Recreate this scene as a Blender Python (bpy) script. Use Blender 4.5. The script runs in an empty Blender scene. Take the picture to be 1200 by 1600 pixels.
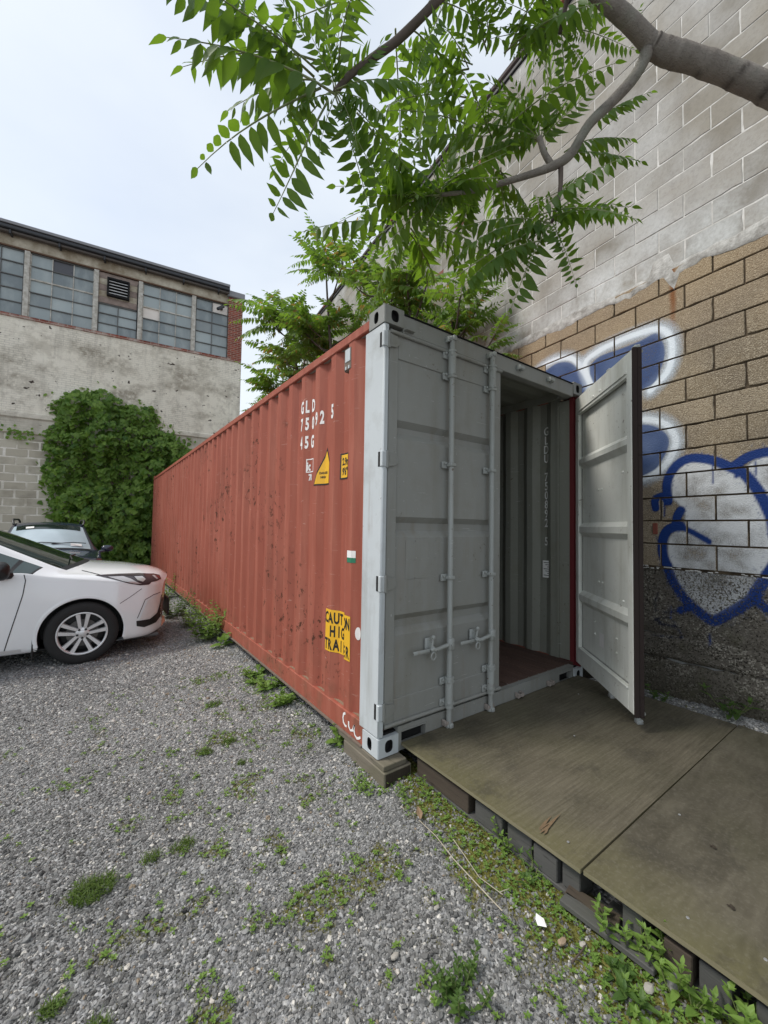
import bpy, bmesh, math, random
import numpy as np
from mathutils import Vector, Matrix, noise as mnoise
from mathutils.bvhtree import BVHTree

SC = bpy.context.scene
COL = SC.collection
rnd = random.Random(7)

# ------------------------------------------------------------------ camera, sky, sun, exposure
cam_data = bpy.data.cameras.new('camera')
cam = bpy.data.objects.new('camera', cam_data)
COL.objects.link(cam)
CAM = Vector((-1.48688, -2.08806, 1.44885))
CR = Vector((0.81068674, -0.58527681, 0.01542943))
CU = Vector((-0.03395411, -0.02068919, 0.99920923))
CF = Vector((0.58449477, 0.81056956, 0.03664501))
cm = Matrix.Identity(4)
for i in range(3):
    cm[i][0], cm[i][1], cm[i][2], cm[i][3] = CR[i], CU[i], -CF[i], CAM[i]
cam.matrix_world = cm
cam_data.sensor_fit = 'HORIZONTAL'
cam_data.sensor_width = 36.0
cam_data.lens = 36.0 * 630.37 / 1200.0
cam_data.clip_start = 0.05
cam_data.clip_end = 2000.0
SC.camera = cam

SUN_EL, SUN_AZ = 54.0, 296.0            # azimuth measured clockwise from +Y
world = bpy.data.worlds.new('World')
SC.world = world
world.use_nodes = True
wn = world.node_tree.nodes
wl = world.node_tree.links
wn.clear()
w_out = wn.new('ShaderNodeOutputWorld')
w_bg = wn.new('ShaderNodeBackground')
w_bg.inputs['Strength'].default_value = 0.1
w_sky = wn.new('ShaderNodeTexSky')
w_sky.sky_type = 'NISHITA'
w_sky.sun_disc = False
w_sky.sun_elevation = math.radians(SUN_EL)
w_sky.sun_rotation = math.radians(SUN_AZ)
w_sky.air_density = 1.0
w_sky.dust_density = 2.0
w_tc = wn.new('ShaderNodeTexCoord')
w_map = wn.new('ShaderNodeMapping')
w_map.inputs['Scale'].default_value = (1.0, 1.0, 2.2)
w_noise = wn.new('ShaderNodeTexNoise')
w_noise.inputs['Scale'].default_value = 1.3
w_noise.inputs['Detail'].default_value = 5.0
w_noise.inputs['Roughness'].default_value = 0.5
w_ramp = wn.new('ShaderNodeValToRGB')
w_ramp.color_ramp.elements[0].position = 0.3
w_ramp.color_ramp.elements[0].color = (0.52, 0.52, 0.52, 1)
w_ramp.color_ramp.elements[1].position = 0.75
w_ramp.color_ramp.elements[1].color = (0.97, 0.97, 0.97, 1)
w_mix = wn.new('ShaderNodeMixRGB')
w_mix.inputs['Color2'].default_value = (5.1, 5.42, 5.68, 1)
wl.new(w_tc.outputs['Generated'], w_map.inputs['Vector'])
wl.new(w_map.outputs['Vector'], w_noise.inputs['Vector'])
wl.new(w_noise.outputs['Fac'], w_ramp.inputs['Fac'])
wl.new(w_ramp.outputs['Color'], w_mix.inputs['Fac'])
wl.new(w_sky.outputs['Color'], w_mix.inputs['Color1'])
wl.new(w_mix.outputs['Color'], w_bg.inputs['Color'])
wl.new(w_bg.outputs['Background'], w_out.inputs['Surface'])

sun_data = bpy.data.lights.new('sun', 'SUN')
sun_data.energy = 1.5
sun_data.angle = math.radians(14)
sun_data.color = (1.0, 0.96, 0.9)
sun = bpy.data.objects.new('sun', sun_data)
COL.objects.link(sun)
az, el = math.radians(SUN_AZ), math.radians(SUN_EL)
sdir = Vector((math.sin(az) * math.cos(el), math.cos(az) * math.cos(el), math.sin(el)))
sun.rotation_euler = sdir.to_track_quat('Z', 'Y').to_euler()
sun.location = (-8, -4, 20)

SC.view_settings.view_transform = 'Standard'
SC.view_settings.look = 'None'
SC.view_settings.gamma = 1.0
SC.view_settings.use_curve_mapping = False
SC.view_settings.exposure = 0.95

# ------------------------------------------------------------------ helpers
IDENT = Matrix.Identity(4)


class MB:
    """collects geometry and links it as one mesh object"""
    def __init__(self, tf=None):
        self.v, self.f, self.m = [], [], []
        self.tf = tf
        self.mi = 0

    def add(self, vs, fs, mi=None):
        b = len(self.v)
        t = self.tf
        for p in vs:
            self.v.append(tuple(t(*p)) if t else tuple(p))
        k = self.mi if mi is None else mi
        for f in fs:
            self.f.append(tuple(b + i for i in f))
            self.m.append(k)
        return b

    def box(self, x0, x1, y0, y1, z0, z1, mi=None):
        self.add([(x0, y0, z0), (x1, y0, z0), (x1, y1, z0), (x0, y1, z0), (x0, y0, z1), (x1, y0, z1), (x1, y1, z1), (x0, y1, z1)],
                 [(3, 2, 1, 0), (4, 5, 6, 7), (0, 1, 5, 4), (1, 2, 6, 5), (2, 3, 7, 6), (3, 0, 4, 7)], mi)

    def bbox(self, x0, x1, y0, y1, z0, z1, b=0.005, mi=None, M=None):
        c = [(x0 + x1) / 2, (y0 + y1) / 2, (z0 + z1) / 2]
        h = [(x1 - x0) / 2, (y1 - y0) / 2, (z1 - z0) / 2]
        b = min(b, 0.45 * min(h))
        vs, idx = [], {}
        for sx in (-1, 1):
            for sy in (-1, 1):
                for sz in (-1, 1):
                    for ax in range(3):
                        s = (sx, sy, sz)
                        p = Vector([c[k] + s[k] * (h[k] - (0 if k == ax else b)) for k in range(3)])
                        if M is not None:
                            p = M @ p
                        idx[(s, ax)] = len(vs)
                        vs.append(p)
        fs = []
        for ax in range(3):
            o1, o2 = [k for k in range(3) if k != ax]
            for sg in (-1, 1):
                ring = []
                for a, d in ((-1, -1), (1, -1), (1, 1), (-1, 1)):
                    s = [0, 0, 0]
                    s[ax], s[o1], s[o2] = sg, a, d
                    ring.append(idx[(tuple(s), ax)])
                fs.append(tuple(ring))
        for ax in range(3):
            o1, o2 = [k for k in range(3) if k != ax]
            for a in (-1, 1):
                for d in (-1, 1):
                    s0, s1 = [0, 0, 0], [0, 0, 0]
                    s0[ax], s1[ax] = -1, 1
                    s0[o1] = s1[o1] = a
                    s0[o2] = s1[o2] = d
                    fs.append((idx[(tuple(s0), o1)], idx[(tuple(s1), o1)], idx[(tuple(s1), o2)], idx[(tuple(s0), o2)]))
        for sx in (-1, 1):
            for sy in (-1, 1):
                for sz in (-1, 1):
                    s = (sx, sy, sz)
                    fs.append((idx[(s, 0)], idx[(s, 1)], idx[(s, 2)]))
        self.add(vs, fs, mi)

    def tube(self, pts, rad, seg=10, mi=None, cap=True):
        pts = [Vector(p) for p in pts]
        n = len(pts)
        if not isinstance(rad, (list, tuple)):
            rad = [rad] * n
        vs, fs = [], []
        up = None
        for i, p in enumerate(pts):
            t = (pts[min(i + 1, n - 1)] - pts[max(i - 1, 0)])
            if t.length < 1e-9:
                t = Vector((0, 0, 1))
            t.normalize()
            if up is None:
                up = Vector((0, 0, 1)) if abs(t.z) < 0.9 else Vector((1, 0, 0))
            a = up - t * up.dot(t)
            if a.length < 1e-6:
                a = t.orthogonal()
            a.normalize()
            b = t.cross(a)
            up = a
            for k in range(seg):
                th = 2 * math.pi * k / seg
                vs.append(p + (a * math.cos(th) + b * math.sin(th)) * rad[i])
        for i in range(n - 1):
            for k in range(seg):
                k2 = (k + 1) % seg
                fs.append((i * seg + k, i * seg + k2, (i + 1) * seg + k2, (i + 1) * seg + k))
        if cap:
            fs.append(tuple(range(seg - 1, -1, -1)))
            fs.append(tuple(range((n - 1) * seg, n * seg)))
        self.add(vs, fs, mi)

    def prism(self, poly, ax, a0, a1, mi=None):
        """poly: 2-D outline in the two other axes (in axis order), extruded along axis ax"""
        def P(u, v, w):
            if ax == 0:
                return (w, u, v)
            if ax == 1:
                return (u, w, v)
            return (u, v, w)
        n = len(poly)
        vs = [P(u, v, a0) for u, v in poly] + [P(u, v, a1) for u, v in poly]
        fs = [tuple(range(n - 1, -1, -1)), tuple(range(n, 2 * n))]
        for i in range(n):
            j = (i + 1) % n
            fs.append((i, j, n + j, n + i))
        self.add(vs, fs, mi)

    def grid(self, rows, mi=None, close=False):
        """rows: list of equal-length point lists"""
        n, m = len(rows), len(rows[0])
        vs = [p for r in rows for p in r]
        fs = []
        for i in range(n - 1):
            for j in range(m if close else m - 1):
                j2 = (j + 1) % m
                fs.append((i * m + j, i * m + j2, (i + 1) * m + j2, (i + 1) * m + j))
        self.add(vs, fs, mi)

    def lathe(self, prof, c, axis, seg=32, mi=None):
        """prof: (radius, offset along axis)"""
        ax = Vector(axis).normalized()
        a = ax.orthogonal().normalized()
        b = ax.cross(a)
        c = Vector(c)
        rows = []
        for r, o in prof:
            rows.append([c + ax * o + (a * math.cos(2 * math.pi * k / seg) + b * math.sin(2 * math.pi * k / seg)) * r for k in range(seg)])
        self.grid(rows, mi, close=True)

    def mesh(self, name, mats, smooth=0, fix=True):
        me = bpy.data.meshes.new(name)
        me.from_pydata([tuple(p) for p in self.v], [], self.f)
        if not isinstance(mats, (list, tuple)):
            mats = [mats]
        for mt in mats:
            me.materials.append(mt)
        if len(mats) > 1:
            me.polygons.foreach_set('material_index', self.m)
        if fix:
            bm = bmesh.new()
            bm.from_mesh(me)
            bmesh.ops.recalc_face_normals(bm, faces=bm.faces)
            bm.to_mesh(me)
            bm.free()
        if smooth:
            me.polygons.foreach_set('use_smooth', [True] * len(me.polygons))
            if smooth < 180:
                me.set_sharp_from_angle(angle=math.radians(smooth))
        me.update()
        return me

    def build(self, name, mats, parent=None, smooth=0, fix=True):
        return put(name, self.mesh(name, mats, smooth, fix), parent)


def put(name, me, parent=None, basis=None):
    o = bpy.data.objects.new(name, me)
    COL.objects.link(o)
    if parent is not None:
        o.parent = parent
        inv = parent.get('_inv')
        if inv is not None:
            o.matrix_parent_inverse = Matrix.Translation(-Vector(inv))
    if basis is not None:
        o.matrix_basis = basis
    return o


def tag(o, label=None, cat=None, group=None, kind=None):
    if label:
        o['label'] = label
    if cat:
        o['category'] = cat
    if group:
        o['group'] = group
    if kind:
        o['kind'] = kind
    return o


def thing(name, loc, label, cat, group=None):
    o = bpy.data.objects.new(name, None)
    o.empty_display_size = 0.2
    COL.objects.link(o)
    o.location = loc
    o['_inv'] = tuple(loc)
    return tag(o, label, cat, group)


def lerp(a, b, t):
    return a + (b - a) * t


def sstep(a, b, x):
    t = min(1, max(0, (x - a) / (b - a)))
    return t * t * (3 - 2 * t)


def table(tab, x):
    """piecewise smooth table lookup [(x, y), ...]"""
    if x <= tab[0][0]:
        return tab[0][1]
    for (x0, y0), (x1, y1) in zip(tab, tab[1:]):
        if x <= x1:
            return lerp(y0, y1, (x - x0) / (x1 - x0))
    return tab[-1][1]


# ------------------------------------------------------------------ materials
class NT:
    def __init__(self, name):
        self.mat = bpy.data.materials.new(name)
        self.mat.use_nodes = True
        self.t = self.mat.node_tree
        self.n, self.l = self.t.nodes, self.t.links
        self.n.clear()
        self.out = self.n.new('ShaderNodeOutputMaterial')
        self._pos = None

    def set(self, sock, v):
        if isinstance(v, bpy.types.NodeSocket):
            self.l.new(v, sock)
        elif isinstance(v, (tuple, list)):
            v = tuple(v)
            if len(v) == 3 and len(sock.default_value) == 4:
                v = v + (1.0,)
            sock.default_value = v
        elif hasattr(sock.default_value, '__len__'):
            sock.default_value = (v, v, v, 1.0)
        else:
            sock.default_value = v

    def pos(self):
        if self._pos is None:
            self._pos = self.n.new('ShaderNodeNewGeometry')
        return self._pos.outputs['Position']

    def objco(self):
        return self.n.new('ShaderNodeTexCoord').outputs['Object']

    def sc(self, vec, s):
        m = self.n.new('ShaderNodeMapping')
        self.set(m.inputs['Vector'], vec)
        m.inputs['Scale'].default_value = s
        return m.outputs['Vector']

    def noise(self, scale, detail=4, rough=0.55, vec=None, dist=0.0):
        n = self.n.new('ShaderNodeTexNoise')
        self.set(n.inputs['Vector'], self.pos() if vec is None else vec)
        n.inputs['Scale'].default_value = scale
        n.inputs['Detail'].default_value = detail
        n.inputs['Roughness'].default_value = rough
        n.inputs['Distortion'].default_value = dist
        return n.outputs['Fac']

    def vor(self, scale, vec=None, feature='F1', out='Distance', rand=1.0):
        n = self.n.new('ShaderNodeTexVoronoi')
        n.feature = feature
        self.set(n.inputs['Vector'], self.pos() if vec is None else vec)
        n.inputs['Scale'].default_value = scale
        n.inputs['Randomness'].default_value = rand
        return n.outputs[out]

    def ramp(self, fac, stops, interp='LINEAR'):
        n = self.n.new('ShaderNodeValToRGB')
        cr = n.color_ramp
        cr.interpolation = interp
        while len(cr.elements) < len(stops):
            cr.elements.new(0.5)
        for e, (p, c) in zip(cr.elements, stops):
            e.position = p
            e.color = (c, c, c, 1) if isinstance(c, (int, float)) else tuple(c) + (1,)
        self.set(n.inputs['Fac'], fac)
        return n.outputs['Color']

    def step(self, fac, a, b):
        n = self.n.new('ShaderNodeMapRange')
        n.clamp = True
        self.set(n.inputs['Value'], fac)
        n.inputs['From Min'].default_value = a
        n.inputs['From Max'].default_value = b
        return n.outputs['Result']

    def mix(self, fac, a, b, mode='MIX'):
        n = self.n.new('ShaderNodeMixRGB')
        n.blend_type = mode
        self.set(n.inputs['Fac'], fac)
        self.set(n.inputs['Color1'], a)
        self.set(n.inputs['Color2'], b)
        return n.outputs['Color']

    def math(self, op, a, b=0.0, clamp=False):
        n = self.n.new('ShaderNodeMath')
        n.operation = op
        n.use_clamp = clamp
        self.set(n.inputs[0], a)
        self.set(n.inputs[1], b)
        return n.outputs[0]

    def sep(self, vec=None):
        n = self.n.new('ShaderNodeSeparateXYZ')
        self.set(n.inputs[0], self.pos() if vec is None else vec)
        return n.outputs

    def attr(self, name, typ='GEOMETRY'):
        n = self.n.new('ShaderNodeAttribute')
        n.attribute_name = name
        n.attribute_type = typ
        return n.outputs

    def rand(self):
        """a random value per object and per loose piece of a joined mesh"""
        o = self.n.new('ShaderNodeObjectInfo').outputs['Random']
        g = self.n.new('ShaderNodeNewGeometry').outputs['Random Per Island']
        return self.math('FRACT', self.math('ADD', o, g))

    def bump(self, h, strength=0.3, dist=0.01, normal=None):
        n = self.n.new('ShaderNodeBump')
        n.inputs['Strength'].default_value = strength
        n.inputs['Distance'].default_value = dist
        self.set(n.inputs['Height'], h)
        if normal is not None:
            self.set(n.inputs['Normal'], normal)
        return n.outputs['Normal']

    def bsdf(self, color, rough=0.7, metal=0.0, normal=None, spec=None, **kw):
        b = self.n.new('ShaderNodeBsdfPrincipled')
        self.set(b.inputs['Base Color'], color)
        self.set(b.inputs['Roughness'], rough)
        self.set(b.inputs['Metallic'], metal)
        if normal is not None:
            self.set(b.inputs['Normal'], normal)
        if spec is not None:
            self.set(b.inputs['Specular IOR Level'], spec)
        for k, v in kw.items():
            self.set(b.inputs[k.replace('_', ' ')], v)
        self.l.new(b.outputs[0], self.out.inputs['Surface'])
        return b


def simple(name, col, rough=0.6, metal=0.0, var=0.12, scale=9.0, bump=0.0, **kw):
    N = NT(name)
    f = N.noise(scale, 4)
    c = N.mix(f, tuple(x * (1 - var) for x in col), tuple(min(1, x * (1 + var)) for x in col))
    nm = N.bump(N.noise(scale * 6, 3), bump, 0.004) if bump else None
    N.bsdf(c, rough, metal, nm, **kw)
    return N.mat


def mat_red():
    N = NT('red_container_paint')
    p = N.pos()
    big = N.noise(0.9, 3)
    c = N.mix(big, (0.262, 0.073, 0.046), (0.36, 0.107, 0.072))
    streak = N.noise(3.2, 5, 0.6, N.sc(p, (1, 3.0, 0.22)))
    c = N.mix(N.math('MULTIPLY', N.step(streak, 0.46, 0.72), 0.5), c, (0.43, 0.17, 0.118))
    c = N.mix(N.math('MULTIPLY', N.step(N.noise(0.8, 5, 0.65), 0.52, 0.70), 0.45), c, (0.22, 0.075, 0.05))
    c = N.mix(N.math('MULTIPLY', N.step(N.noise(5, 5, 0.65, N.sc(p, (1, 3.5, 0.3))), 0.55, 0.7), 0.4), c, (0.20, 0.05, 0.038))
    # rust scabs, gathered in patches
    patch = N.step(N.noise(0.85, 3), 0.50, 0.60)
    scab = N.math('MULTIPLY', N.step(N.noise(15, 6, 0.7, N.sc(p, (1, 1, 0.8))), 0.565, 0.615), patch)
    c = N.mix(scab, c, (0.075, 0.030, 0.018))
    scr = N.step(N.noise(9, 2, 0.5, N.sc(p, (1, 0.5, 5)), 2.0), 0.70, 0.735)
    c = N.mix(N.math('MULTIPLY', scr, 0.5), c, (0.52, 0.33, 0.27))
    z = N.sep()[2]
    low = N.math('MULTIPLY', N.math('SUBTRACT', 1.0, N.step(z, 0.12, 0.5)), N.step(N.noise(6, 5), 0.5, 0.7))
    c = N.mix(N.math('MULTIPLY', low, 0.55), c, (0.13, 0.075, 0.045))
    nm = N.bump(N.math('ADD', N.noise(3, 4), N.math('MULTIPLY', scab, -0.4)), 0.25, 0.012)
    N.bsdf(c, N.mix(scab, 0.62, 0.9), 0.0, nm, spec=0.22)
    return N.mat


def mat_grey(name, a, b, rust=0.5, dirt=(0.17, 0.155, 0.12)):
    N = NT(name)
    p = N.pos()
    c = N.mix(N.noise(1.6, 4), a, b)
    st = N.noise(7, 5, 0.6, N.sc(p, (1, 1, 0.12)))
    c = N.mix(N.math('MULTIPLY', N.step(st, 0.5, 0.72), 0.35), c, dirt)
    blot = N.step(N.noise(3.2, 6, 0.65), 0.50, 0.68)
    c = N.mix(N.math('MULTIPLY', blot, 0.28), c, dirt)
    run = N.math('MULTIPLY', N.step(N.noise(11, 4, 0.6, N.sc(p, (1, 1, 0.05))), 0.60, 0.70), N.step(N.noise(2.0, 3), 0.42, 0.62))
    c = N.mix(N.math('MULTIPLY', run, 0.30), c, (0.20, 0.13, 0.075))
    scr = N.step(N.noise(13, 2, 0.5, N.sc(p, (0.4, 0.4, 6)), 1.5), 0.715, 0.735)
    c = N.mix(N.math('MULTIPLY', scr, 0.35), c, (0.60, 0.60, 0.58))
    spots = N.math('MULTIPLY', N.step(N.noise(26, 5, 0.7), 0.63, 0.67), N.step(N.noise(2.2, 2), 0.48, 0.6))
    c = N.mix(N.math('MULTIPLY', spots, rust), c, (0.10, 0.055, 0.03))
    chips = N.step(N.noise(48, 3, 0.6, N.sc(p, (1, 1, 0.6))), 0.70, 0.73)
    c = N.mix(N.math('MULTIPLY', chips, 0.35), c, (0.62, 0.63, 0.62))
    nm = N.bump(N.noise(5, 3), 0.15, 0.006)
    N.bsdf(c, 0.52, 0.0, nm, spec=0.3)
    return N.mat


MAT = {}
MAT['red'] = mat_red()
MAT['grey'] = mat_grey('grey_paint_shaded_doors', (0.220, 0.223, 0.208), (0.290, 0.293, 0.275))  # same grey paint as the post, darkened for the doors' shade
MAT['post'] = mat_grey('grey_paint_lit_post', (0.45, 0.48, 0.495), (0.56, 0.595, 0.61), 0.6)  # same grey paint as the doors, lightened for the post's lit side
MAT['inner'] = mat_grey('pale_inside_paint', (0.64, 0.65, 0.60), (0.76, 0.77, 0.72), 0.8, (0.30, 0.28, 0.20))
MAT['inside'] = mat_grey('inside_paint_shaded', (0.215, 0.22, 0.185), (0.285, 0.29, 0.25), 0.9, (0.16, 0.15, 0.10))  # inside paint darkened to stand for the shade within the container
MAT['darkred'] = simple('dark_red_primer', (0.13, 0.013, 0.016), 0.7)
MAT['rubber'] = simple('dark_maroon_rubber_seal', (0.020, 0.012, 0.010), 0.95)
MAT['black'] = simple('black_and_hole_shade', (0.006, 0.006, 0.006), 0.9)  # plain black; also paints the dark inside holes and slots
MAT['steel'] = mat_grey('worn_grey_steel', (0.27, 0.285, 0.275), (0.38, 0.395, 0.38), 1.0)
MAT['worn_steel'] = simple('rust_spotted_steel', (0.27, 0.235, 0.21), 0.8, 0, 0.75, 45)
MAT['rust'] = simple('rusty_steel', (0.15, 0.115, 0.09), 0.85, 0, 0.45, 14)
MAT['white'] = simple('white_stencil_paint', (0.76, 0.74, 0.72), 0.7, 0, 0.12, 30)
MAT['yellow'] = simple('yellow_sticker', (0.75, 0.42, 0.02), 0.5, 0, 0.08, 12)
MAT['ink'] = simple('black_ink', (0.012, 0.011, 0.010), 0.6)
MAT['green_sticker'] = simple('green_sticker', (0.02, 0.17, 0.09), 0.5)
MAT['dirt_ledge'] = simple('dirt_on_rail', (0.22, 0.15, 0.10), 0.95, 0, 0.3, 30)

# ------------------------------------------------------------------ measured outlines
GRAF = {'blue': [(0.032, [(0.585, 1.653), (0.582, 1.726), (0.626, 1.757), (0.694, 1.739)]), (0.038, [(0.686, 1.711), (0.68, 1.862), (0.713, 1.962), (0.78, 2.038), (0.86, 2.064), (0.936, 2.053), (1.023, 2.023), (1.093, 1.98), (1.16, 1.938), (1.212, 1.899), (1.262, 1.821), (1.304, 1.737), (1.344, 1.633), (1.372, 1.538), (1.382, 1.422)]), (0.036, [(1.147, 1.952), (1.2, 1.999), (1.264, 2.031), (1.35, 2.042), (1.426, 2.035), (1.519, 1.986), (1.571, 1.89)]), (0.014, [(1.17, 1.92), (1.166, 1.879)]), (0.036, [(0.784, 1.629), (0.759, 1.579), (0.75, 1.524)]), (0.04, [(0.676, 1.15), (0.643, 1.241), (0.641, 1.363), (0.675, 1.449), (0.725, 1.482), (0.782, 1.492)]), (0.024, [(0.782, 1.492), (0.822, 1.469), (0.884, 1.434), (0.943, 1.396), (0.98, 1.372)]), (0.04, [(0.676, 1.15), (0.721, 1.026), (0.785, 0.916), (0.862, 0.831), (0.936, 0.775), (1.008, 0.738), (1.092, 0.805), (1.179, 0.879), (1.249, 0.955), (1.294, 1.048), (1.337, 1.132), (1.379, 1.214)]), (0.032, [(1.262, 1.004), (1.298, 0.931), (1.333, 0.891), (1.385, 0.855)]), (0.03, [(0.839, 0.818), (0.799, 0.793), (0.775, 0.78)])], 'faint': [(0.012, [(0.643, 0.736), (0.726, 0.761), (0.799, 0.793)]), (0.01, [(0.605, 0.898), (0.574, 0.818), (0.586, 0.744)]), (0.012, [(0.59, 0.67), (0.693, 0.7), (0.75, 0.63), (0.785, 0.557)]), (0.02, [(0.572, 0.666), (0.642, 0.634), (0.733, 0.635)]), (0.012, [(0.554, 0.52), (0.666, 0.533), (0.781, 0.547)])], 'whitefill': [[(0.719, 1.737), (0.712, 1.859), (0.746, 1.949), (0.812, 2.015), (0.89, 2.032), (1.023, 1.989), (1.133, 1.924), (1.211, 1.866), (1.273, 1.764), (1.343, 1.586), (1.37, 1.414), (1.369, 1.352), (1.325, 1.154), (1.244, 0.986), (1.112, 0.842), (1.001, 0.788), (0.907, 0.856), (0.785, 0.979), (0.713, 1.107), (0.681, 1.272), (0.699, 1.393), (0.758, 1.45), (0.814, 1.451), (0.808, 1.623)], [(1.225, 1.922), (1.264, 1.983), (1.35, 2.011), (1.425, 2.0), (1.518, 1.926), (1.547, 1.715), (1.511, 1.493), (1.388, 1.453), (1.362, 1.632), (1.298, 1.794)]], 'bub': [([(-0.579, 3.301), (-0.425, 3.331), (-0.256, 3.271), (-0.131, 3.103), (-0.072, 2.951), (-0.21, 2.887), (-0.553, 2.981), (-0.887, 3.121), (-0.8, 3.261)], [(-0.887, 3.24), (-0.633, 3.357), (-0.425, 3.375), (-0.244, 3.314), (-0.12, 3.151), (-0.044, 2.973)]), ([(-0.043, 3.166), (0.072, 3.226), (0.287, 3.224), (0.467, 3.229), (0.6, 3.247), (0.655, 3.154), (0.674, 3.024), (0.629, 2.883), (0.547, 2.776), (0.209, 2.771), (-0.012, 2.933)], [(-0.027, 2.968), (-0.097, 3.206), (0.052, 3.284), (0.25, 3.306), (0.467, 3.306), (0.633, 3.272), (0.717, 3.164), (0.731, 3.003), (0.691, 2.862), (0.58, 2.757), (0.547, 2.731)]), ([(0.391, 2.444), (0.511, 2.428), (0.609, 2.381), (0.686, 2.296), (0.698, 2.209), (0.653, 2.096), (0.557, 1.987), (0.388, 1.987)], [(0.495, 2.48), (0.593, 2.445), (0.672, 2.394), (0.739, 2.295), (0.749, 2.2), (0.699, 2.073), (0.605, 1.981), (0.491, 1.932)])]}
BRANCH = {'limb': [(2.217, -2.015, 3.512), (1.852, -1.765, 3.796), (1.581, -1.576, 3.955), (1.4, -1.45, 4.051), (1.219, -1.323, 4.131), (1.085, -1.228, 4.176), (1.003, -1.171, 4.218)], 'upper': [(1.003, -1.171, 4.218), (0.85, -1.125, 4.281), (0.651, -1.048, 4.372), (0.386, -0.927, 4.574), (0.062, -0.765, 4.796)], 'lower': [(0.987, -1.158, 4.189), (0.979, -1.131, 4.125), (0.944, -1.084, 4.038), (0.874, -1.009, 3.934), (0.787, -0.923, 3.817), (0.722, -0.85, 3.661), (0.661, -0.786, 3.605), (0.562, -0.694, 3.563), (0.421, -0.572, 3.516), (0.309, -0.471, 3.484), (0.163, -0.347, 3.47)], 'left': [(0.174, -0.841, 4.665), (-0.009, -0.745, 4.337), (-0.177, -0.664, 4.084), (-0.35, -0.579, 3.839), (-0.48, -0.53, 3.688), (-0.577, -0.506, 3.567), (-0.652, -0.498, 3.437)], 'up2': [(0.631, -1.041, 4.546), (0.559, -0.943, 4.45), (0.569, -0.907, 4.386), (0.578, -0.867, 4.276)], 't1': [(0.655, -0.769, 3.614), (0.615, -0.744, 3.689), (0.59, -0.73, 3.78)], 't2': [(0.697, -0.801, 3.63), (0.677, -0.808, 3.434), (0.621, -0.79, 3.234)]}
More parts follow.
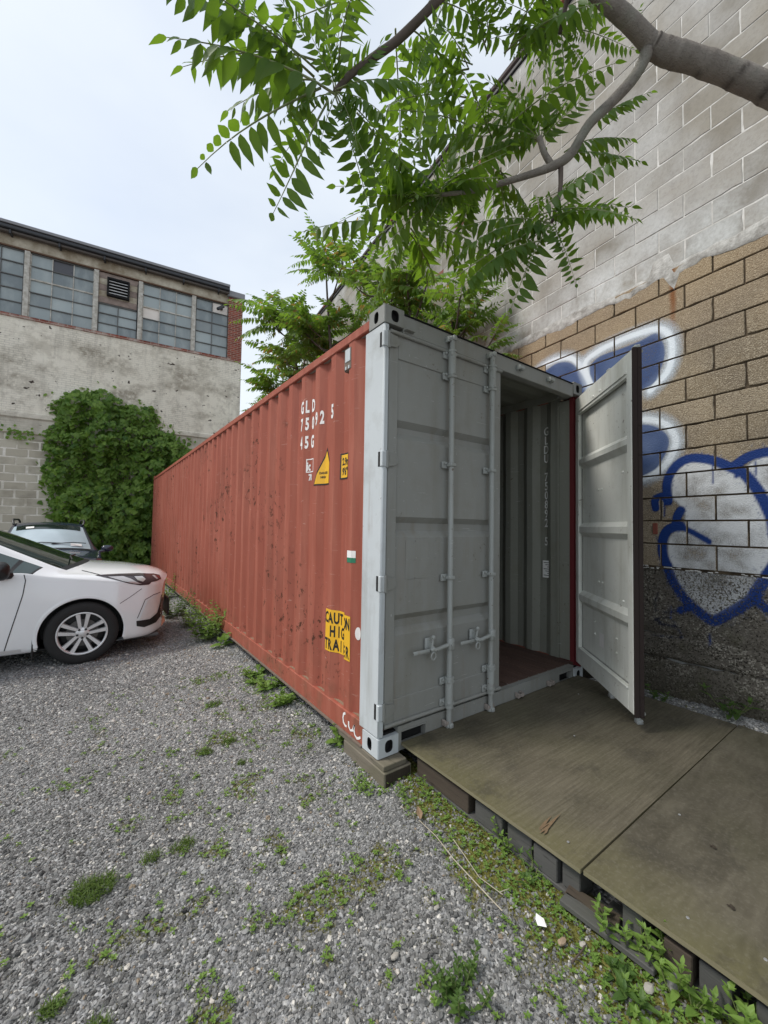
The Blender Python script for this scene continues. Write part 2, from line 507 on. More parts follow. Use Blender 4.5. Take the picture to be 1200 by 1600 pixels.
FROND = [((-0.652, -0.498, 3.437), (-1.294, -0.163, 3.546), 0.9), ((-0.71, -0.457, 3.471), (-1.162, -0.232, 2.976), 0.5), ((-0.672, -0.481, 3.39), (-0.904, -0.411, 2.809), 0.4), ((-0.785, -0.408, 3.578), (-1.115, -0.242, 3.809), 0.7), ((-0.989, -0.39, 3.696), (-1.286, -0.238, 3.721), 0.9), ((-0.652, -0.498, 3.437), (-0.766, -0.554, 3.769), 0.3), ((-0.652, -0.498, 3.437), (-0.593, -0.501, 3.94), 0.3), ((-0.784, -0.472, 3.621), (-0.931, -0.377, 3.847), 0.5), ((-0.652, -0.498, 3.437), (-0.299, -0.696, 3.545), 0.8), ((-0.238, -0.606, 3.326), (-0.166, -0.676, 3.72), 0.3), ((-0.2, -0.725, 3.982), (-0.288, -0.645, 3.631), 0.3), ((-0.21, -0.724, 4.121), (-0.522, -0.612, 3.906), 0.9), ((-0.558, -0.529, 3.986), (-0.588, -0.498, 3.781), 0.4), ((-0.652, -0.498, 3.437), (-0.432, -0.451, 2.995), 0.4), ((-0.652, -0.498, 3.437), (-0.303, -0.614, 3.185), 0.7), ((-0.652, -0.498, 3.437), (-0.429, -0.58, 3.054), 0.5), ((-0.652, -0.498, 3.437), (-0.699, -0.45, 3.14), 0.5), ((-0.652, -0.498, 3.437), (-0.864, -0.398, 3.248), 0.8), ((-0.652, -0.498, 3.437), (-0.583, -0.596, 3.139), 0.3), ((-0.652, -0.498, 3.437), (-0.471, -0.682, 3.256), 0.8), ((-0.652, -0.498, 3.437), (-0.849, -0.548, 3.608), 0.4), ((-0.652, -0.498, 3.437), (-0.452, -0.594, 3.747), 0.6), ((0.163, -0.347, 3.47), (-0.248, -0.241, 3.603), 0.9), ((0.163, -0.347, 3.47), (-0.333, -0.166, 3.299), 0.6), ((0.163, -0.347, 3.47), (-0.381, -0.015, 3.454), 0.7), ((0.163, -0.347, 3.47), (-0.138, -0.175, 3.116), 0.4), ((0.163, -0.347, 3.47), (0.031, -0.298, 3.145), 0.3), ((0.163, -0.347, 3.47), (0.233, -0.353, 3.865), 0.5), ((0.163, -0.347, 3.47), (0.451, -0.371, 3.511), 0.5), ((0.163, -0.347, 3.47), (-0.142, -0.302, 3.248), 0.6), ((0.163, -0.347, 3.47), (-0.226, -0.012, 3.638), 0.6), ((0.163, -0.347, 3.47), (-0.038, -0.279, 3.822), 0.6), ((0.163, -0.347, 3.47), (-0.264, 0.15, 3.394), 0.5), ((0.163, -0.347, 3.47), (-0.073, 0.139, 3.322), 0.5), ((0.163, -0.347, 3.47), (0.207, -0.305, 3.21), 0.3), ((0.597, -0.735, 3.769), (0.209, -0.518, 3.785), 1.0), ((0.753, -0.633, 3.943), (0.248, -0.272, 3.741), 1.0), ((0.753, -0.633, 3.943), (0.543, -0.569, 4.23), 0.5), ((0.753, -0.633, 3.943), (0.475, -0.402, 4.358), 0.6), ((0.753, -0.633, 3.943), (0.856, -0.681, 4.449), 0.5), ((0.753, -0.633, 3.943), (1.143, -0.763, 4.416), 0.6), ((1.064, -0.802, 4.076), (1.36, -1.038, 4.304), 1.0), ((0.889, -0.727, 3.839), (1.274, -1.015, 3.809), 1.0), ((0.872, -0.715, 3.851), (1.322, -0.937, 4.048), 1.0), ((0.753, -0.633, 3.943), (0.406, -0.581, 3.965), 0.7), ((0.753, -0.633, 3.943), (0.427, -0.244, 4.359), 0.6), ((0.753, -0.633, 3.943), (1.024, -0.673, 4.327), 0.5), ((0.753, -0.633, 3.943), (0.428, -0.467, 3.808), 0.9), ((0.753, -0.633, 3.943), (0.368, -0.188, 4.056), 0.9), ((0.743, -0.774, 4.505), (0.422, -0.555, 4.506), 0.9), ((0.244, -0.543, 4.6), (0.21, -0.452, 4.222), 0.4), ((0.819, -0.83, 4.514), (1.165, -1.027, 4.458), 0.6), ((0.743, -0.774, 4.505), (1.013, -0.849, 4.301), 0.5), ((0.743, -0.774, 4.505), (0.681, -0.611, 4.348), 0.5), ((0.743, -0.774, 4.505), (0.823, -0.765, 4.115), 0.4), ((0.743, -0.774, 4.505), (0.599, -0.753, 4.698), 0.5), ((0.743, -0.774, 4.505), (0.428, -0.509, 4.747), 0.6), ((0.743, -0.774, 4.505), (1.047, -0.952, 4.679), 0.8), ((0.743, -0.774, 4.505), (0.538, -0.572, 4.39), 0.6), ((0.743, -0.774, 4.505), (0.43, -0.38, 4.586), 0.6), ((0.743, -0.774, 4.505), (0.811, -0.893, 4.395), 0.6), ((0.594, -0.798, 4.682), (0.318, -0.552, 4.712), 0.8), ((1.357, -1.352, 4.754), (1.097, -1.113, 4.707), 1.0), ((0.496, -0.602, 4.618), (0.313, -0.429, 4.805), 0.5), ((1.144, -1.003, 4.533), (1.228, -1.026, 4.786), 0.6), ((0.783, -0.69, 3.374), (1.148, -0.912, 3.529), 1.0), ((0.783, -0.69, 3.374), (0.862, -0.803, 2.955), 0.35), ((0.783, -0.69, 3.374), (0.54, -0.564, 2.804), 0.4), ((0.687, -0.677, 3.225), (0.25, -0.419, 2.868), 0.9), ((0.783, -0.69, 3.374), (0.308, -0.358, 3.318), 1.0), ((0.783, -0.69, 3.374), (0.442, -0.449, 3.189), 0.8), ((0.783, -0.69, 3.374), (0.593, -0.428, 3.051), 0.6), ((0.783, -0.69, 3.374), (1.025, -0.766, 3.641), 0.6), ((0.783, -0.69, 3.374), (0.569, -0.553, 3.471), 0.6), ((0.783, -0.69, 3.374), (0.838, -0.734, 3.196), 0.5), ((0.854, -0.691, 3.605), (0.655, -0.49, 3.427), 0.6), ((0.854, -0.691, 3.605), (1.065, -0.801, 3.767), 0.7), ((0.783, -0.69, 3.374), (0.734, -0.531, 3.096), 0.5)]

# ------------------------------------------------------------------ shipping container
W_, L_, H_ = 2.438, 12.192, 2.896
cont = thing('shipping_container', (0, 0, 0), 'long red shipping container with grey doors, one of them standing open', 'shipping container')

PITCH, EDGE, DEEP, FACE_X = 0.283, 0.735, 0.040, 0.010


def corr(y):
    """depth of the corrugated side behind its outer plane"""
    t = (EDGE - y) % PITCH
    if t < 0.075:
        d = 0.0
    elif t < 0.145:
        d = (t - 0.075) / 0.07
    elif t < 0.213:
        d = 1.0
    else:
        d = 1 - (t - 0.213) / 0.07
    return FACE_X + DEEP * d


def creases(y0, y1):
    out = []
    k = math.floor((EDGE - y1) / PITCH) - 1
    while True:
        base = EDGE - k * PITCH
        if base - PITCH > y1 + 1:
            k += 1
            continue
        done = True
        for t in (0.0, 0.075, 0.145, 0.213):
            y = base - t
            if y > y0:
                done = False
            if y0 < y < y1:
                out.append(y)
        if done:
            break
        k += 1
    return sorted(set(out))


def dent(y, z):
    return 0.007 * (mnoise.noise(Vector((y * 1.3, z * 1.1, 3.1))) + 0.6 * mnoise.noise(Vector((y * 3.1, z * 2.2, 9.1))))


def side_panel(right):
    ys = [0.20] + creases(0.20, 12.0) + [12.0]
    zs = [0.15 + (2.81 - 0.15) * i / 22 for i in range(23)]
    m = MB()
    for lay in (0, 1):
        rows = []
        for y in ys:
            rows.append([((W_ - corr(y) - dent(y, z) - lay * 0.003) if right else (corr(y) + dent(y, z) + lay * 0.003), y, z) for z in zs])
        m.grid(rows, mi=lay)
    return m.build('side_panel', [MAT['red'], MAT['inside']], cont, 0)


panel_l = side_panel(False)
panel_r = side_panel(True)

# rails
for sgn, xf in ((1, lambda x: x), (-1, lambda x: W_ - x)):
    m = MB(tf=lambda x, y, z, xf=xf: (xf(x), y, z))
    m.bbox(0.0, 0.0305, 0.17, 12.02, 2.795, 2.862, 0.006, 0)
    m.bbox(0.0308, 0.062, 0.076, 12.02, 2.797, 2.880, 0.004, 1)
    m.build('top_rail', [MAT['red'], MAT['inside']], cont)
    m = MB(tf=lambda x, y, z, xf=xf: (xf(x), y, z))
    m.bbox(0.004, 0.055, 0.17, 12.02, 0.004, 0.15, 0.004, 0)
    m.box(-0.012, 0.06, 0.18, 12.0, -0.004, 0.006, 1)
    m.build('bottom_rail', [MAT['red'], MAT['rust']], cont)
m = MB()
m.box(0.03, 0.0525, 0.2, 12.0, 0.1505, 0.1545)
m.build('rail_ledge', MAT['dirt_ledge'], cont)

# roof, corrugated across
m = MB()
rows, ny = [], 150
for i in range(ny + 1):
    y = 0.1 + (12.0 - 0.1) * i / ny
    z = 2.868 + (0.014 if (i // 2) % 2 else 0.0)
    rows.append([(0.045, y, z), (W_ / 2, y, z + 0.006), (W_ - 0.045, y, z)])
m.grid(rows, 0)
m.grid([[(x, y, z - 0.004) for x, y, z in r] for r in rows], 1)
m.build('roof_panel', [MAT['red'], MAT['inside']], cont)

# back wall
m = MB()
m.box(0.03, W_ - 0.03, 12.08, 12.13, 0.1, 2.86)
m.build('end_wall', MAT['red'], cont)

# floor of planks
fl = MB()
fl.box(0.06, W_ - 0.06, 0.03, 12.05, 0.095, 0.13)
floor_o = fl.build('floor', MAT['black'], cont)


def mat_plank(name, a, b, rough=0.75, scale=1.0):
    N = NT(name)
    p = N.sc(N.pos(), (18 * scale, 0.9 * scale, 6 * scale))
    c = N.mix(N.noise(2.2, 6, 0.6, p), a, b)
    r = N.rand()
    c = N.mix(N.math('MULTIPLY', r, 0.4), c, tuple(x * 0.55 for x in a))
    N.bsdf(c, rough, 0, N.bump(N.noise(3, 6, 0.6, p), 0.25, 0.004))
    return N.mat


MAT['floor_plank'] = mat_plank('red_brown_floor_planks', (0.055, 0.030, 0.024), (0.155, 0.088, 0.066))
nP = 16
pw = (W_ - 0.13) / nP
for i in range(nP):
    m = MB()
    x0 = 0.065 + i * pw
    m.bbox(x0 + 0.004, x0 + pw - 0.004, 0.055, 12.04, 0.131, 0.158 + rnd.uniform(-0.001, 0.001), 0.004)
    m.build('plank', MAT['floor_plank'], floor_o)


# corner castings with their oval holes
def casting(name_parent, cx, cy, z0, dx, dy, mat):
    """outer corner at (cx, cy); dx, dy = +-1 pointing into the container; 0.162 x 0.178 x 0.118"""
    m = MB()
    sx, sy, sz = 0.162, 0.178, 0.118
    r = 0.012

    def plate(o, u, v, nrm, w, h, ow, oh):
        o, u, v, nrm = Vector(o), Vector(u), Vector(v), Vector(nrm)
        n = 28
        outer, inner = [], []
        for k in range(n):
            th = 2 * math.pi * k / n
            c, s = math.cos(th), math.sin(th)
            e = max(abs(c) / (w / 2), abs(s) / (h / 2))
            outer.append((w / 2 + c / e, h / 2 + s / e))
            q = 0.75
            inner.append((w / 2 + math.copysign(abs(c) ** q, c) * ow / 2, h / 2 + math.copysign(abs(s) ** q, s) * oh / 2))
        vo = [o + u * a + v * b for a, b in outer]
        vi = [o + u * a + v * b for a, b in inner]
        vd = [p - nrm * 0.03 for p in vi]
        m.grid([vo, vi], 0, close=True)
        m.grid([vi, [p - nrm * 0.004 for p in vi]], 0, close=True)
        m.grid([[p - nrm * 0.004 for p in vi], vd], 1, close=True)  # hole wall coloured black for the shade inside it
        for a in (0, 1):
            for b in (0, 1):
                P = o + u * (w * a) + v * (h * b)
                # corner triangles between the ring and the rectangle's corner
                best = sorted(range(n), key=lambda k: (vo[k] - P).length)[:2]
                if (vo[best[0]] - P).length > 1e-5:
                    m.add([P, vo[best[0]], vo[best[1]]], [(0, 1, 2)], 0)

    # front plate (in the XZ plane) and side plate (in the YZ plane), set back by r for a rounded edge
    plate((cx + dx * r, cy, z0), (dx, 0, 0), (0, 0, 1), (0, -dy, 0), sx - r, sz, 0.064, 0.078)
    plate((cx, cy + dy * r, z0), (0, dy, 0), (0, 0, 1), (-dx, 0, 0), sy - r, sz, 0.052, 0.078)
    arc = [(cx + dx * (r - r * math.sin(t)), cy + dy * (r - r * math.cos(t))) for t in [math.pi / 2 * k / 5 for k in range(6)]]
    m.grid([[(x, y, z0) for x, y in arc], [(x, y, z0 + sz) for x, y in arc]], 0)
    X1, Y1 = cx + dx * sx, cy + dy * sy
    for z in (z0, z0 + sz):
        m.add([(x, y, z) for x, y in arc] + [(cx, Y1, z), (X1, Y1, z), (X1, cy, z)], [tuple(range(9))[::-1]], 0)
    m.add([(X1, cy, z0), (X1, Y1, z0), (X1, Y1, z0 + sz), (X1, cy, z0 + sz)], [(0, 1, 2, 3)], 0)
    m.add([(cx, Y1, z0), (X1, Y1, z0), (X1, Y1, z0 + sz), (cx, Y1, z0 + sz)], [(0, 1, 2, 3)], 0)
    m.add([(cx + dx * .035, cy + dy * .035, z0 + .005), (X1 - dx * .01, cy + dy * .035, z0 + .005), (X1 - dx * .01, cy + dy * .035, z0 + sz - .005), (cx + dx * .035, cy + dy * .035, z0 + sz - .005)], [(0, 1, 2, 3)], 1)
    m.add([(cx + dx * .034, cy + dy * .035, z0 + .005), (cx + dx * .034, Y1 - dy * .01, z0 + .005), (cx + dx * .034, Y1 - dy * .01, z0 + sz - .005), (cx + dx * .034, cy + dy * .035, z0 + sz - .005)], [(0, 1, 2, 3)], 1)
    m.build('corner_casting', [mat, MAT['black']], name_parent, 0, fix=False)


for cx, dx in ((-0.003, 1), (W_ + 0.003, -1)):
    casting(cont, cx, -0.003, 0.0, dx, 1, MAT['post'])
    casting(cont, cx, -0.003, H_ - 0.118, dx, 1, MAT['grey'])
    casting(cont, cx, L_, 0.0, dx, -1, MAT['red'])
    casting(cont, cx, L_, H_ - 0.118, dx, -1, MAT['red'])

# corner posts
for k, xf in enumerate((lambda x: x, lambda x: W_ - x)):
    m = MB(tf=lambda x, y, z, xf=xf: (xf(x), y, z))
    m.bbox(0.0, 0.045, 0.0, 0.228, 0.118, 2.778, 0.012)
    m.bbox(0.0455, 0.075, 0.048, 0.09, 0.118, 2.778, 0.003)
    m.build('corner_post', MAT['post'] if k == 0 else MAT['darkred'], cont, 40)
    m = MB(tf=lambda x, y, z, xf=xf: (xf(x), y, z))
    m.bbox(0.0, 0.06, L_ - 0.19, L_ - 0.005, 0.118, 2.778, 0.01)
    m.build('corner_post', MAT['red'], cont)
    if k == 1:
        m = MB(tf=lambda x, y, z, xf=xf: (xf(x), y, z))
        m.bbox(0.046, 0.066, 0.09, 0.2, 0.16, 2.76, 0.004)
        m.box(0.055, 0.075, 0.20, 0.225, 0.16, 2.76)
        m.build('post_lining', MAT['inside'], cont)

# header and sill at the door end
m = MB()
m.bbox(0.1595, W_ - 0.1595, 0.004, 0.075, 2.748, 2.872, 0.004, 0)
m.box(0.165, W_ - 0.165, -0.006, 0.07, 2.8725, 2.878, 1)
m.bbox(0.165, 0.24, -0.028, 0.003, 2.765, 2.772, 0.002, 0)
m.build('door_header', [MAT['grey'], MAT['black']], cont)
m = MB()
for x0, x1, z0, z1 in ((0.1595, 0.19, 0.0, 0.155), (0.40, 2.038, 0.0, 0.155), (2.248, W_ - 0.1595, 0.0, 0.155), (0.19, 0.40, 0.118, 0.155), (2.038, 2.248, 0.118, 0.155), (0.19, 0.40, 0.0, 0.03), (2.038, 2.248, 0.0, 0.03)):
    m.box(x0, x1, 0.006, 0.07, z0, z1, 0)
m.box(0.19, 2.248, 0.055, 0.068, 0.03, 0.118, 1)
m.box(0.185, 0.405, 0.0, 0.0055, 0.118, 0.126, 0)
m.box(2.033, 2.253, 0.0, 0.0055, 0.118, 0.126, 0)
m.build('door_sill', [MAT['grey'], MAT['black']], cont)
for x in (0.58, 1.03, 1.41, 1.86):
    for z, rot in ((2.812, 1), (0.085, 0)):
        m = MB()
        m.bbox(x - 0.035, x - 0.018, -0.035, 0.003, z - 0.02, z + 0.02, 0.003)
        m.bbox(x + 0.018, x + 0.035, -0.035, 0.003, z - 0.02, z + 0.02, 0.003)
        m.bbox(x - 0.036, x + 0.036, -0.04, -0.031, z - 0.012, z + 0.012, 0.003)
        m.build('cam_keeper', MAT['worn_steel'] if z < 1 else MAT['steel'], cont)

# ------------------------------------------------------------------ doors
LEAF, ZB, ZT = 1.135, 0.17, 2.745
RIBS = ((2.162, 2.035), (1.517, 1.381), (0.872, 0.737))


def door_leaf(tf, inner_mat, gasket_right, flip):
    """tf maps (along the leaf from its hinge, outwards, up) to the world"""
    m = MB(tf)
    U0, U1 = 0.075, LEAF - 0.075
    # outer panel with its three pressed-in ribs, as one extruded profile
    prof = [(ZB + 0.165, -0.012)]
    for zt, zb in reversed(RIBS):
        prof += [(zb, -0.012), (zb + 0.045, -0.05), (zt - 0.04, -0.05), (zt, -0.012)]
    prof += [(ZT - 0.177, -0.012)]
    nu = 9
    def dn(u, z):
        return 0.004 * mnoise.noise(Vector((u * 3 + (5 if flip else 0), z * 2.4, 1.7)))
    dense = []
    for (za, wa), (zb_, wb) in zip(prof, prof[1:]):
        k = max(1, int((zb_ - za) / 0.12))
        for i in range(k):
            dense.append((lerp(za, zb_, i / k), lerp(wa, wb, i / k)))
    dense.append(prof[-1])
    rows = [[(lerp(U0, U1, i / nu), w + dn(lerp(U0, U1, i / nu), z), z) for i in range(nu + 1)] for z, w in dense]
    m.grid(rows, 0)
    # inside: the back of the same pressed sheet, its ribs standing proud
    rows = [[(lerp(U0, U1, i / nu), w - 0.006 + dn(lerp(U0, U1, i / nu), z), z) for i in range(nu + 1)] for z, w in dense]
    m.grid(rows, 1)
    for u0, u1, z0, z1, w in ((0.0, U0, ZB, ZT, 0.0), (U1, LEAF, ZB, ZT, 0.0), (U0, U1, ZB, ZB + 0.165, -0.004), (U0, U1, ZT - 0.177, ZT, -0.004)):
        m.bbox(u0, u1, -0.03, w, z0, z1, 0.004, 0)
        m.bbox(u0 + 0.0005, u1 - 0.0005, -0.062, -0.0302, z0 + 0.0005, z1 - 0.0005, 0.004, 1)
    m.bbox(U0, U1, -0.072, -0.060, ZB + 0.150, ZB + 0.166, 0.003, 1)
    m.bbox(U0, U1, -0.070, -0.060, ZT - 0.15, ZT - 0.132, 0.003, 1)
    leaf = m.build('door', [MAT['grey'], inner_mat], cont, 30)
    # seals: rounded lips at head and foot, flat strip on the free edge
    for z in (ZT - 0.012, ZB + 0.012):
        m = MB(tf)
        m.tube([(0.0, 0.006, z), (LEAF, 0.006, z)], 0.0135, 8)
        m.build('seal', MAT['grey'], leaf, 60)
    if gasket_right:
        m = MB(tf)
        m.bbox(LEAF + 0.001, LEAF + 0.020, -0.060, -0.03, ZB - 0.012, ZT + 0.012, 0.003)
        m.bbox(LEAF + 0.001, LEAF + 0.017, -0.029, 0.003, ZB - 0.012, ZT + 0.012, 0.003)
        for k in range(12):
            z = 0.3 + k * 0.21
            m.bbox(LEAF + 0.017, LEAF + 0.022, -0.018, -0.010, z, z + 0.008, 0.001)
        m.build('edge_gasket', MAT['rubber'], leaf)
    # hinges
    for z in (2.67, 1.885, 1.085, 0.28):
        m = MB(tf)
        m.tube([(-0.012, 0.008, z - 0.055), (-0.012, 0.008, z + 0.055)], 0.0125, 10, 0)
        m.grid([[(-0.008, 0.016, z - 0.045), (0.05, 0.0105, z - 0.036), (0.078, 0.009, z - 0.012), (0.078, 0.009, z + 0.022), (0.06, 0.0105, z + 0.034), (-0.008, 0.016, z + 0.045)],
                [(-0.008, 0.004, z - 0.045), (0.05, 0.001, z - 0.036), (0.078, 0.001, z - 0.012), (0.078, 0.001, z + 0.022), (0.06, 0.001, z + 0.034), (-0.008, 0.004, z + 0.045)]], 0, close=True)
        m.add([(-0.008, 0.016, z - 0.045), (0.05, 0.0105, z - 0.036), (0.078, 0.009, z - 0.012), (0.078, 0.009, z + 0.022), (0.06, 0.0105, z + 0.034), (-0.008, 0.016, z + 0.045)], [(0, 1, 2, 3, 4, 5)], 0)
        m.add([(0.0, 0.0175, z - 0.016), (0.045, 0.0125, z - 0.013), (0.062, 0.0112, z), (0.062, 0.0112, z + 0.012), (0.045, 0.0125, z + 0.022), (0.0, 0.0175, z + 0.026)], [(0, 1, 2, 3, 4, 5)], 0)
        m.build('hinge', [MAT['grey'], MAT['black']], leaf, 30)
    # two lock rods with brackets, cams and handles
    for u in (0.54, 0.985):
        m = MB(tf)
        m.tube([(u, 0.036, 0.075), (u, 0.036, 2.822)], 0.0195, 14)
        for z0, z1 in ((ZB + 0.02, 0.39), (2.56, ZT - 0.02)):
            m.tube([(u, 0.036, z0), (u, 0.036, z1)], 0.0285, 14)
            m.tube([(u, 0.036, z1 - 0.004), (u, 0.036, z1 + 0.010)], 0.033, 14)
            m.tube([(u, 0.036, z0 - 0.004), (u, 0.036, z0 + 0.006)], 0.031, 14)
        for z in (0.062, 2.822):
            m.bbox(u - 0.027, u + 0.027, 0.02, 0.052, z - 0.012, z + 0.014, 0.004)
            m.bbox(u - 0.012, u + 0.02, 0.045, 0.066, z - 0.016, z + 0.02, 0.004)
        m.build('lock_rod', MAT['steel'], leaf, 50)
        for z in (0.22, 0.37, 1.095, 1.90, 2.545, 2.70):
            m = MB(tf)
            m.bbox(u - 0.062, u + 0.028, -0.003, 0.012, z - 0.024, z + 0.024, 0.004)
            m.bbox(u - 0.028, u + 0.028, 0.010, 0.062, z - 0.013, z + 0.013, 0.005)
            m.tube([(u - 0.044, 0.010, z + 0.012), (u - 0.044, 0.026, z + 0.012)], 0.0095, 6)
            m.build('rod_bracket', MAT['steel'], leaf, 40)
        m = MB(tf)
        zc = 0.63
        m.bbox(u - 0.028, u + 0.024, 0.03, 0.066, zc - 0.04, zc + 0.04, 0.006)
        m.tube([(u - 0.005, 0.064, zc), (u - 0.005, 0.074, zc)], 0.012, 8)
        m.tube([(u - 0.03, 0.05, zc - 0.002), (u - 0.09, 0.056, zc - 0.006), (u - 0.15, 0.058, zc - 0.016)], [0.015, 0.0135, 0.015], 8)
        m.tube([(u - 0.15, 0.058, zc - 0.016), (u - 0.17, 0.052, zc - 0.005), (u - 0.185, 0.046, zc - 0.014)], [0.014, 0.018, 0.013], 8)
        m.bbox(u - 0.335, u - 0.185, 0.034, 0.044, zc - 0.028, zc - 0.004, 0.004)
        m.build('handle', MAT['steel'], leaf, 50)
        m = MB(tf)
        m.bbox(u - 0.205, u - 0.145, -0.003, 0.012, zc - 0.05, zc + 0.06, 0.004)
        m.prism([(0.012, zc - 0.03), (0.060, zc - 0.03), (0.050, zc + 0.01), (0.012, zc + 0.055)], 0, u - 0.180, u - 0.168)
        m.tube([(u - 0.174, 0.040, zc), (u - 0.174, 0.050, zc + 0.045), (u - 0.170, 0.052, zc + 0.062)], [0.011, 0.009, 0.008], 8)
        ball = [(u - 0.170 + 0.015 * math.sin(math.pi * i / 6) * math.cos(6.283 * k / 10), 0.052 + 0.015 * math.sin(math.pi * i / 6) * math.sin(6.283 * k / 10), zc + 0.072 + 0.015 * math.cos(math.pi * i / 6)) for i in range(7) for k in range(10)]
        m.grid([ball[i * 10:(i + 1) * 10] for i in range(7)], close=True)
        m.tube([(u - 0.174 + 0.021 * math.cos(6.283 * k / 12), 0.060, zc - 0.052 + 0.024 * math.sin(6.283 * k / 12)) for k in range(13)], 0.0055, 6)
        m.build('handle_catch', MAT['steel'], leaf, 50)
    return leaf


T_L = lambda u, w, z: (0.05 + u, 0.010 - w, z)
door_l = door_leaf(T_L, MAT['grey'], False, 0)
# data plate of the closed door
m = MB(T_L)
m.bbox(0.165, 0.372, -0.012, -0.0085, 1.10, 1.365, 0.001)
for u in (0.175, 0.362):
    for z in (1.11, 1.235, 1.355):
        m.lathe([(0.0, -0.0035), (0.004, -0.003), (0.0055, 0.0)], T_L(u, -0.0085, z), (0, 1, 0), 8)
mt = m.tf
m.tf = None
m.tf = mt
m.build('data_plate', MAT['grey'], door_l)

DA = math.radians(47.3)
HX, HY = 2.415, -0.012
dU = (-math.cos(DA), -math.sin(DA))
dW = (math.sin(DA), -math.cos(DA))
T_R = lambda u, w, z: (HX + u * dU[0] + w * dW[0], HY + u * dU[1] + w * dW[1], z)
door_r = door_leaf(T_R, MAT['inner'], True, 1)
door_r['label'] = 'open right-hand door showing its pale inner face'
# bolts and a small sticker inside the open door
for u, z in ((0.45, 1.80), (0.52, 1.80), (0.45, 1.0), (0.52, 1.0), (1.0, 1.88), (1.0, 0.93), (0.36, 0.64), (0.36, 0.53), (0.78, 0.60), (0.78, 0.49), (0.45, 2.63), (0.6, 2.63)):
    m = MB()
    c = Vector(T_R(u, -0.017 if u < .9 and z < 2.5 else -0.062, z))
    m.lathe([(0.012, 0.0), (0.011, 0.006), (0.006, 0.010), (0.0, 0.011)], c, (-dW[0], -dW[1], 0), 8)
    m.build('bolt', MAT['inner'], door_r, 40)
m = MB(T_R)
m.box(0.46, 0.55, -0.0235, -0.0215, 0.455, 0.57)
m.build('sticker', MAT['white'], door_r)
m = MB(T_R)
m.bbox(0.10, 0.2, -0.066, -0.062, 1.73, 1.735, 0.001)
m.build('scratch', MAT['rust'], door_r)
# hinge lugs on the left post; raised black boxes paint the slots' shade
for z in (2.67, 1.885, 1.085, 0.28):
    m = MB()
    m.box(-0.0022, 0.02, 0.022, 0.046, z - 0.048, z + 0.048, 0)
    m.bbox(-0.006, 0.03, -0.006, 0.0215, z - 0.05, z + 0.05, 0.004, 1)
    m.build('hinge_lug_slot_shade', [MAT['black'], MAT['post']], cont)


# ------------------------------------------------------------------ lettering, stickers and marks
def text_tris(s, size, sx=0.72, bold=0.0):
    """(verts 2-D, faces) of a line of text, lower-left corner at the origin"""
    cu = bpy.data.curves.new('lettering_curve', 'FONT')
    cu.body = s
    cu.size = size
    cu.offset = bold
    cu.resolution_u = 3
    o = bpy.data.objects.new('lettering_curve', cu)
    COL.objects.link(o)
    dg = bpy.context.evaluated_depsgraph_get()
    me = bpy.data.meshes.new_from_object(o.evaluated_get(dg))
    vs = [(v.co.x * sx, v.co.y) for v in me.vertices]
    fs = [tuple(p.vertices) for p in me.polygons]
    bpy.data.objects.remove(o)
    bpy.data.curves.remove(cu)
    bpy.data.meshes.remove(me)
    return vs, fs


def drape(name, parts, mats, off=0.0025):
    """parts: list of (verts (y, z), faces, material index, lift); laid over the corrugated left side"""
    bm = bmesh.new()
    for vs, fs, mi, lift in parts:
        nv = [bm.verts.new((lift, y, z)) for y, z in vs]
        for f in fs:
            try:
                fc = bm.faces.new([nv[i] for i in f])
                fc.material_index = mi
            except ValueError:
                pass
    ysv = [v.co.y for v in bm.verts]
    for yc in creases(min(ysv) - 0.01, max(ysv) + 0.01):
        bmesh.ops.bisect_plane(bm, geom=bm.verts[:] + bm.edges[:] + bm.faces[:], plane_co=(0, yc, 0), plane_no=(0, 1, 0))
    for v in bm.verts:
        lift = v.co.x
        v.co.x = corr(v.co.y) + dent(v.co.y, v.co.z) - off - lift
    me = bpy.data.meshes.new(name)
    bm.to_mesh(me)
    bm.free()
    for mt in mats:
        me.materials.append(mt)
    return put(name, me, cont)


def line(s, y, z, h, sx=0.72, bold=0.004, mi=0, lift=0.0, pitch=None):
    """text whose first letter's left edge is at y (letters run towards smaller y), foot at z, cap height h"""
    out = []
    size = h / 0.71
    if pitch is None:
        vs, fs = text_tris(s, size, sx, bold)
        out.append(([(y - a, z + b) for a, b in vs], fs, mi, lift))
    else:
        for k, ch in enumerate(s):
            if ch == ' ':
                continue
            vs, fs = text_tris(ch, size, sx, bold)
            if not vs:
                continue
            mid = (min(a for a, b in vs) + max(a for a, b in vs)) / 2
            out.append(([(y - pitch * (k + 0.5) - (a - mid), z + b) for a, b in vs], fs, mi, lift))
    return out


drape('lettering', line('GLDU', 1.302, 2.455, 0.105, 0.50, 0.006, pitch=0.0708) + line('750892', 1.302, 2.300, 0.105, 0.50, 0.006, pitch=0.0708)
      + line('5', 0.72, 2.30, 0.105, 0.50, 0.006) + line('45G1', 1.302, 2.135, 0.105, 0.50, 0.006, pitch=0.0708), [MAT['white']])


def rect(y0, y1, z0, z1):
    return [(y0, z0), (y1, z0), (y1, z1), (y0, z1)], [(0, 1, 2, 3)]


def frame(y0, y1, z0, z1, t, mi, lift):
    out = []
    for a in ((y0, y1, z0, z0 + t), (y0, y1, z1 - t, z1), (y0, y0 + t, z0, z1), (y1 - t, y1, z0, z1)):
        v, f = rect(*a)
        out.append((v, f, mi, lift))
    return out


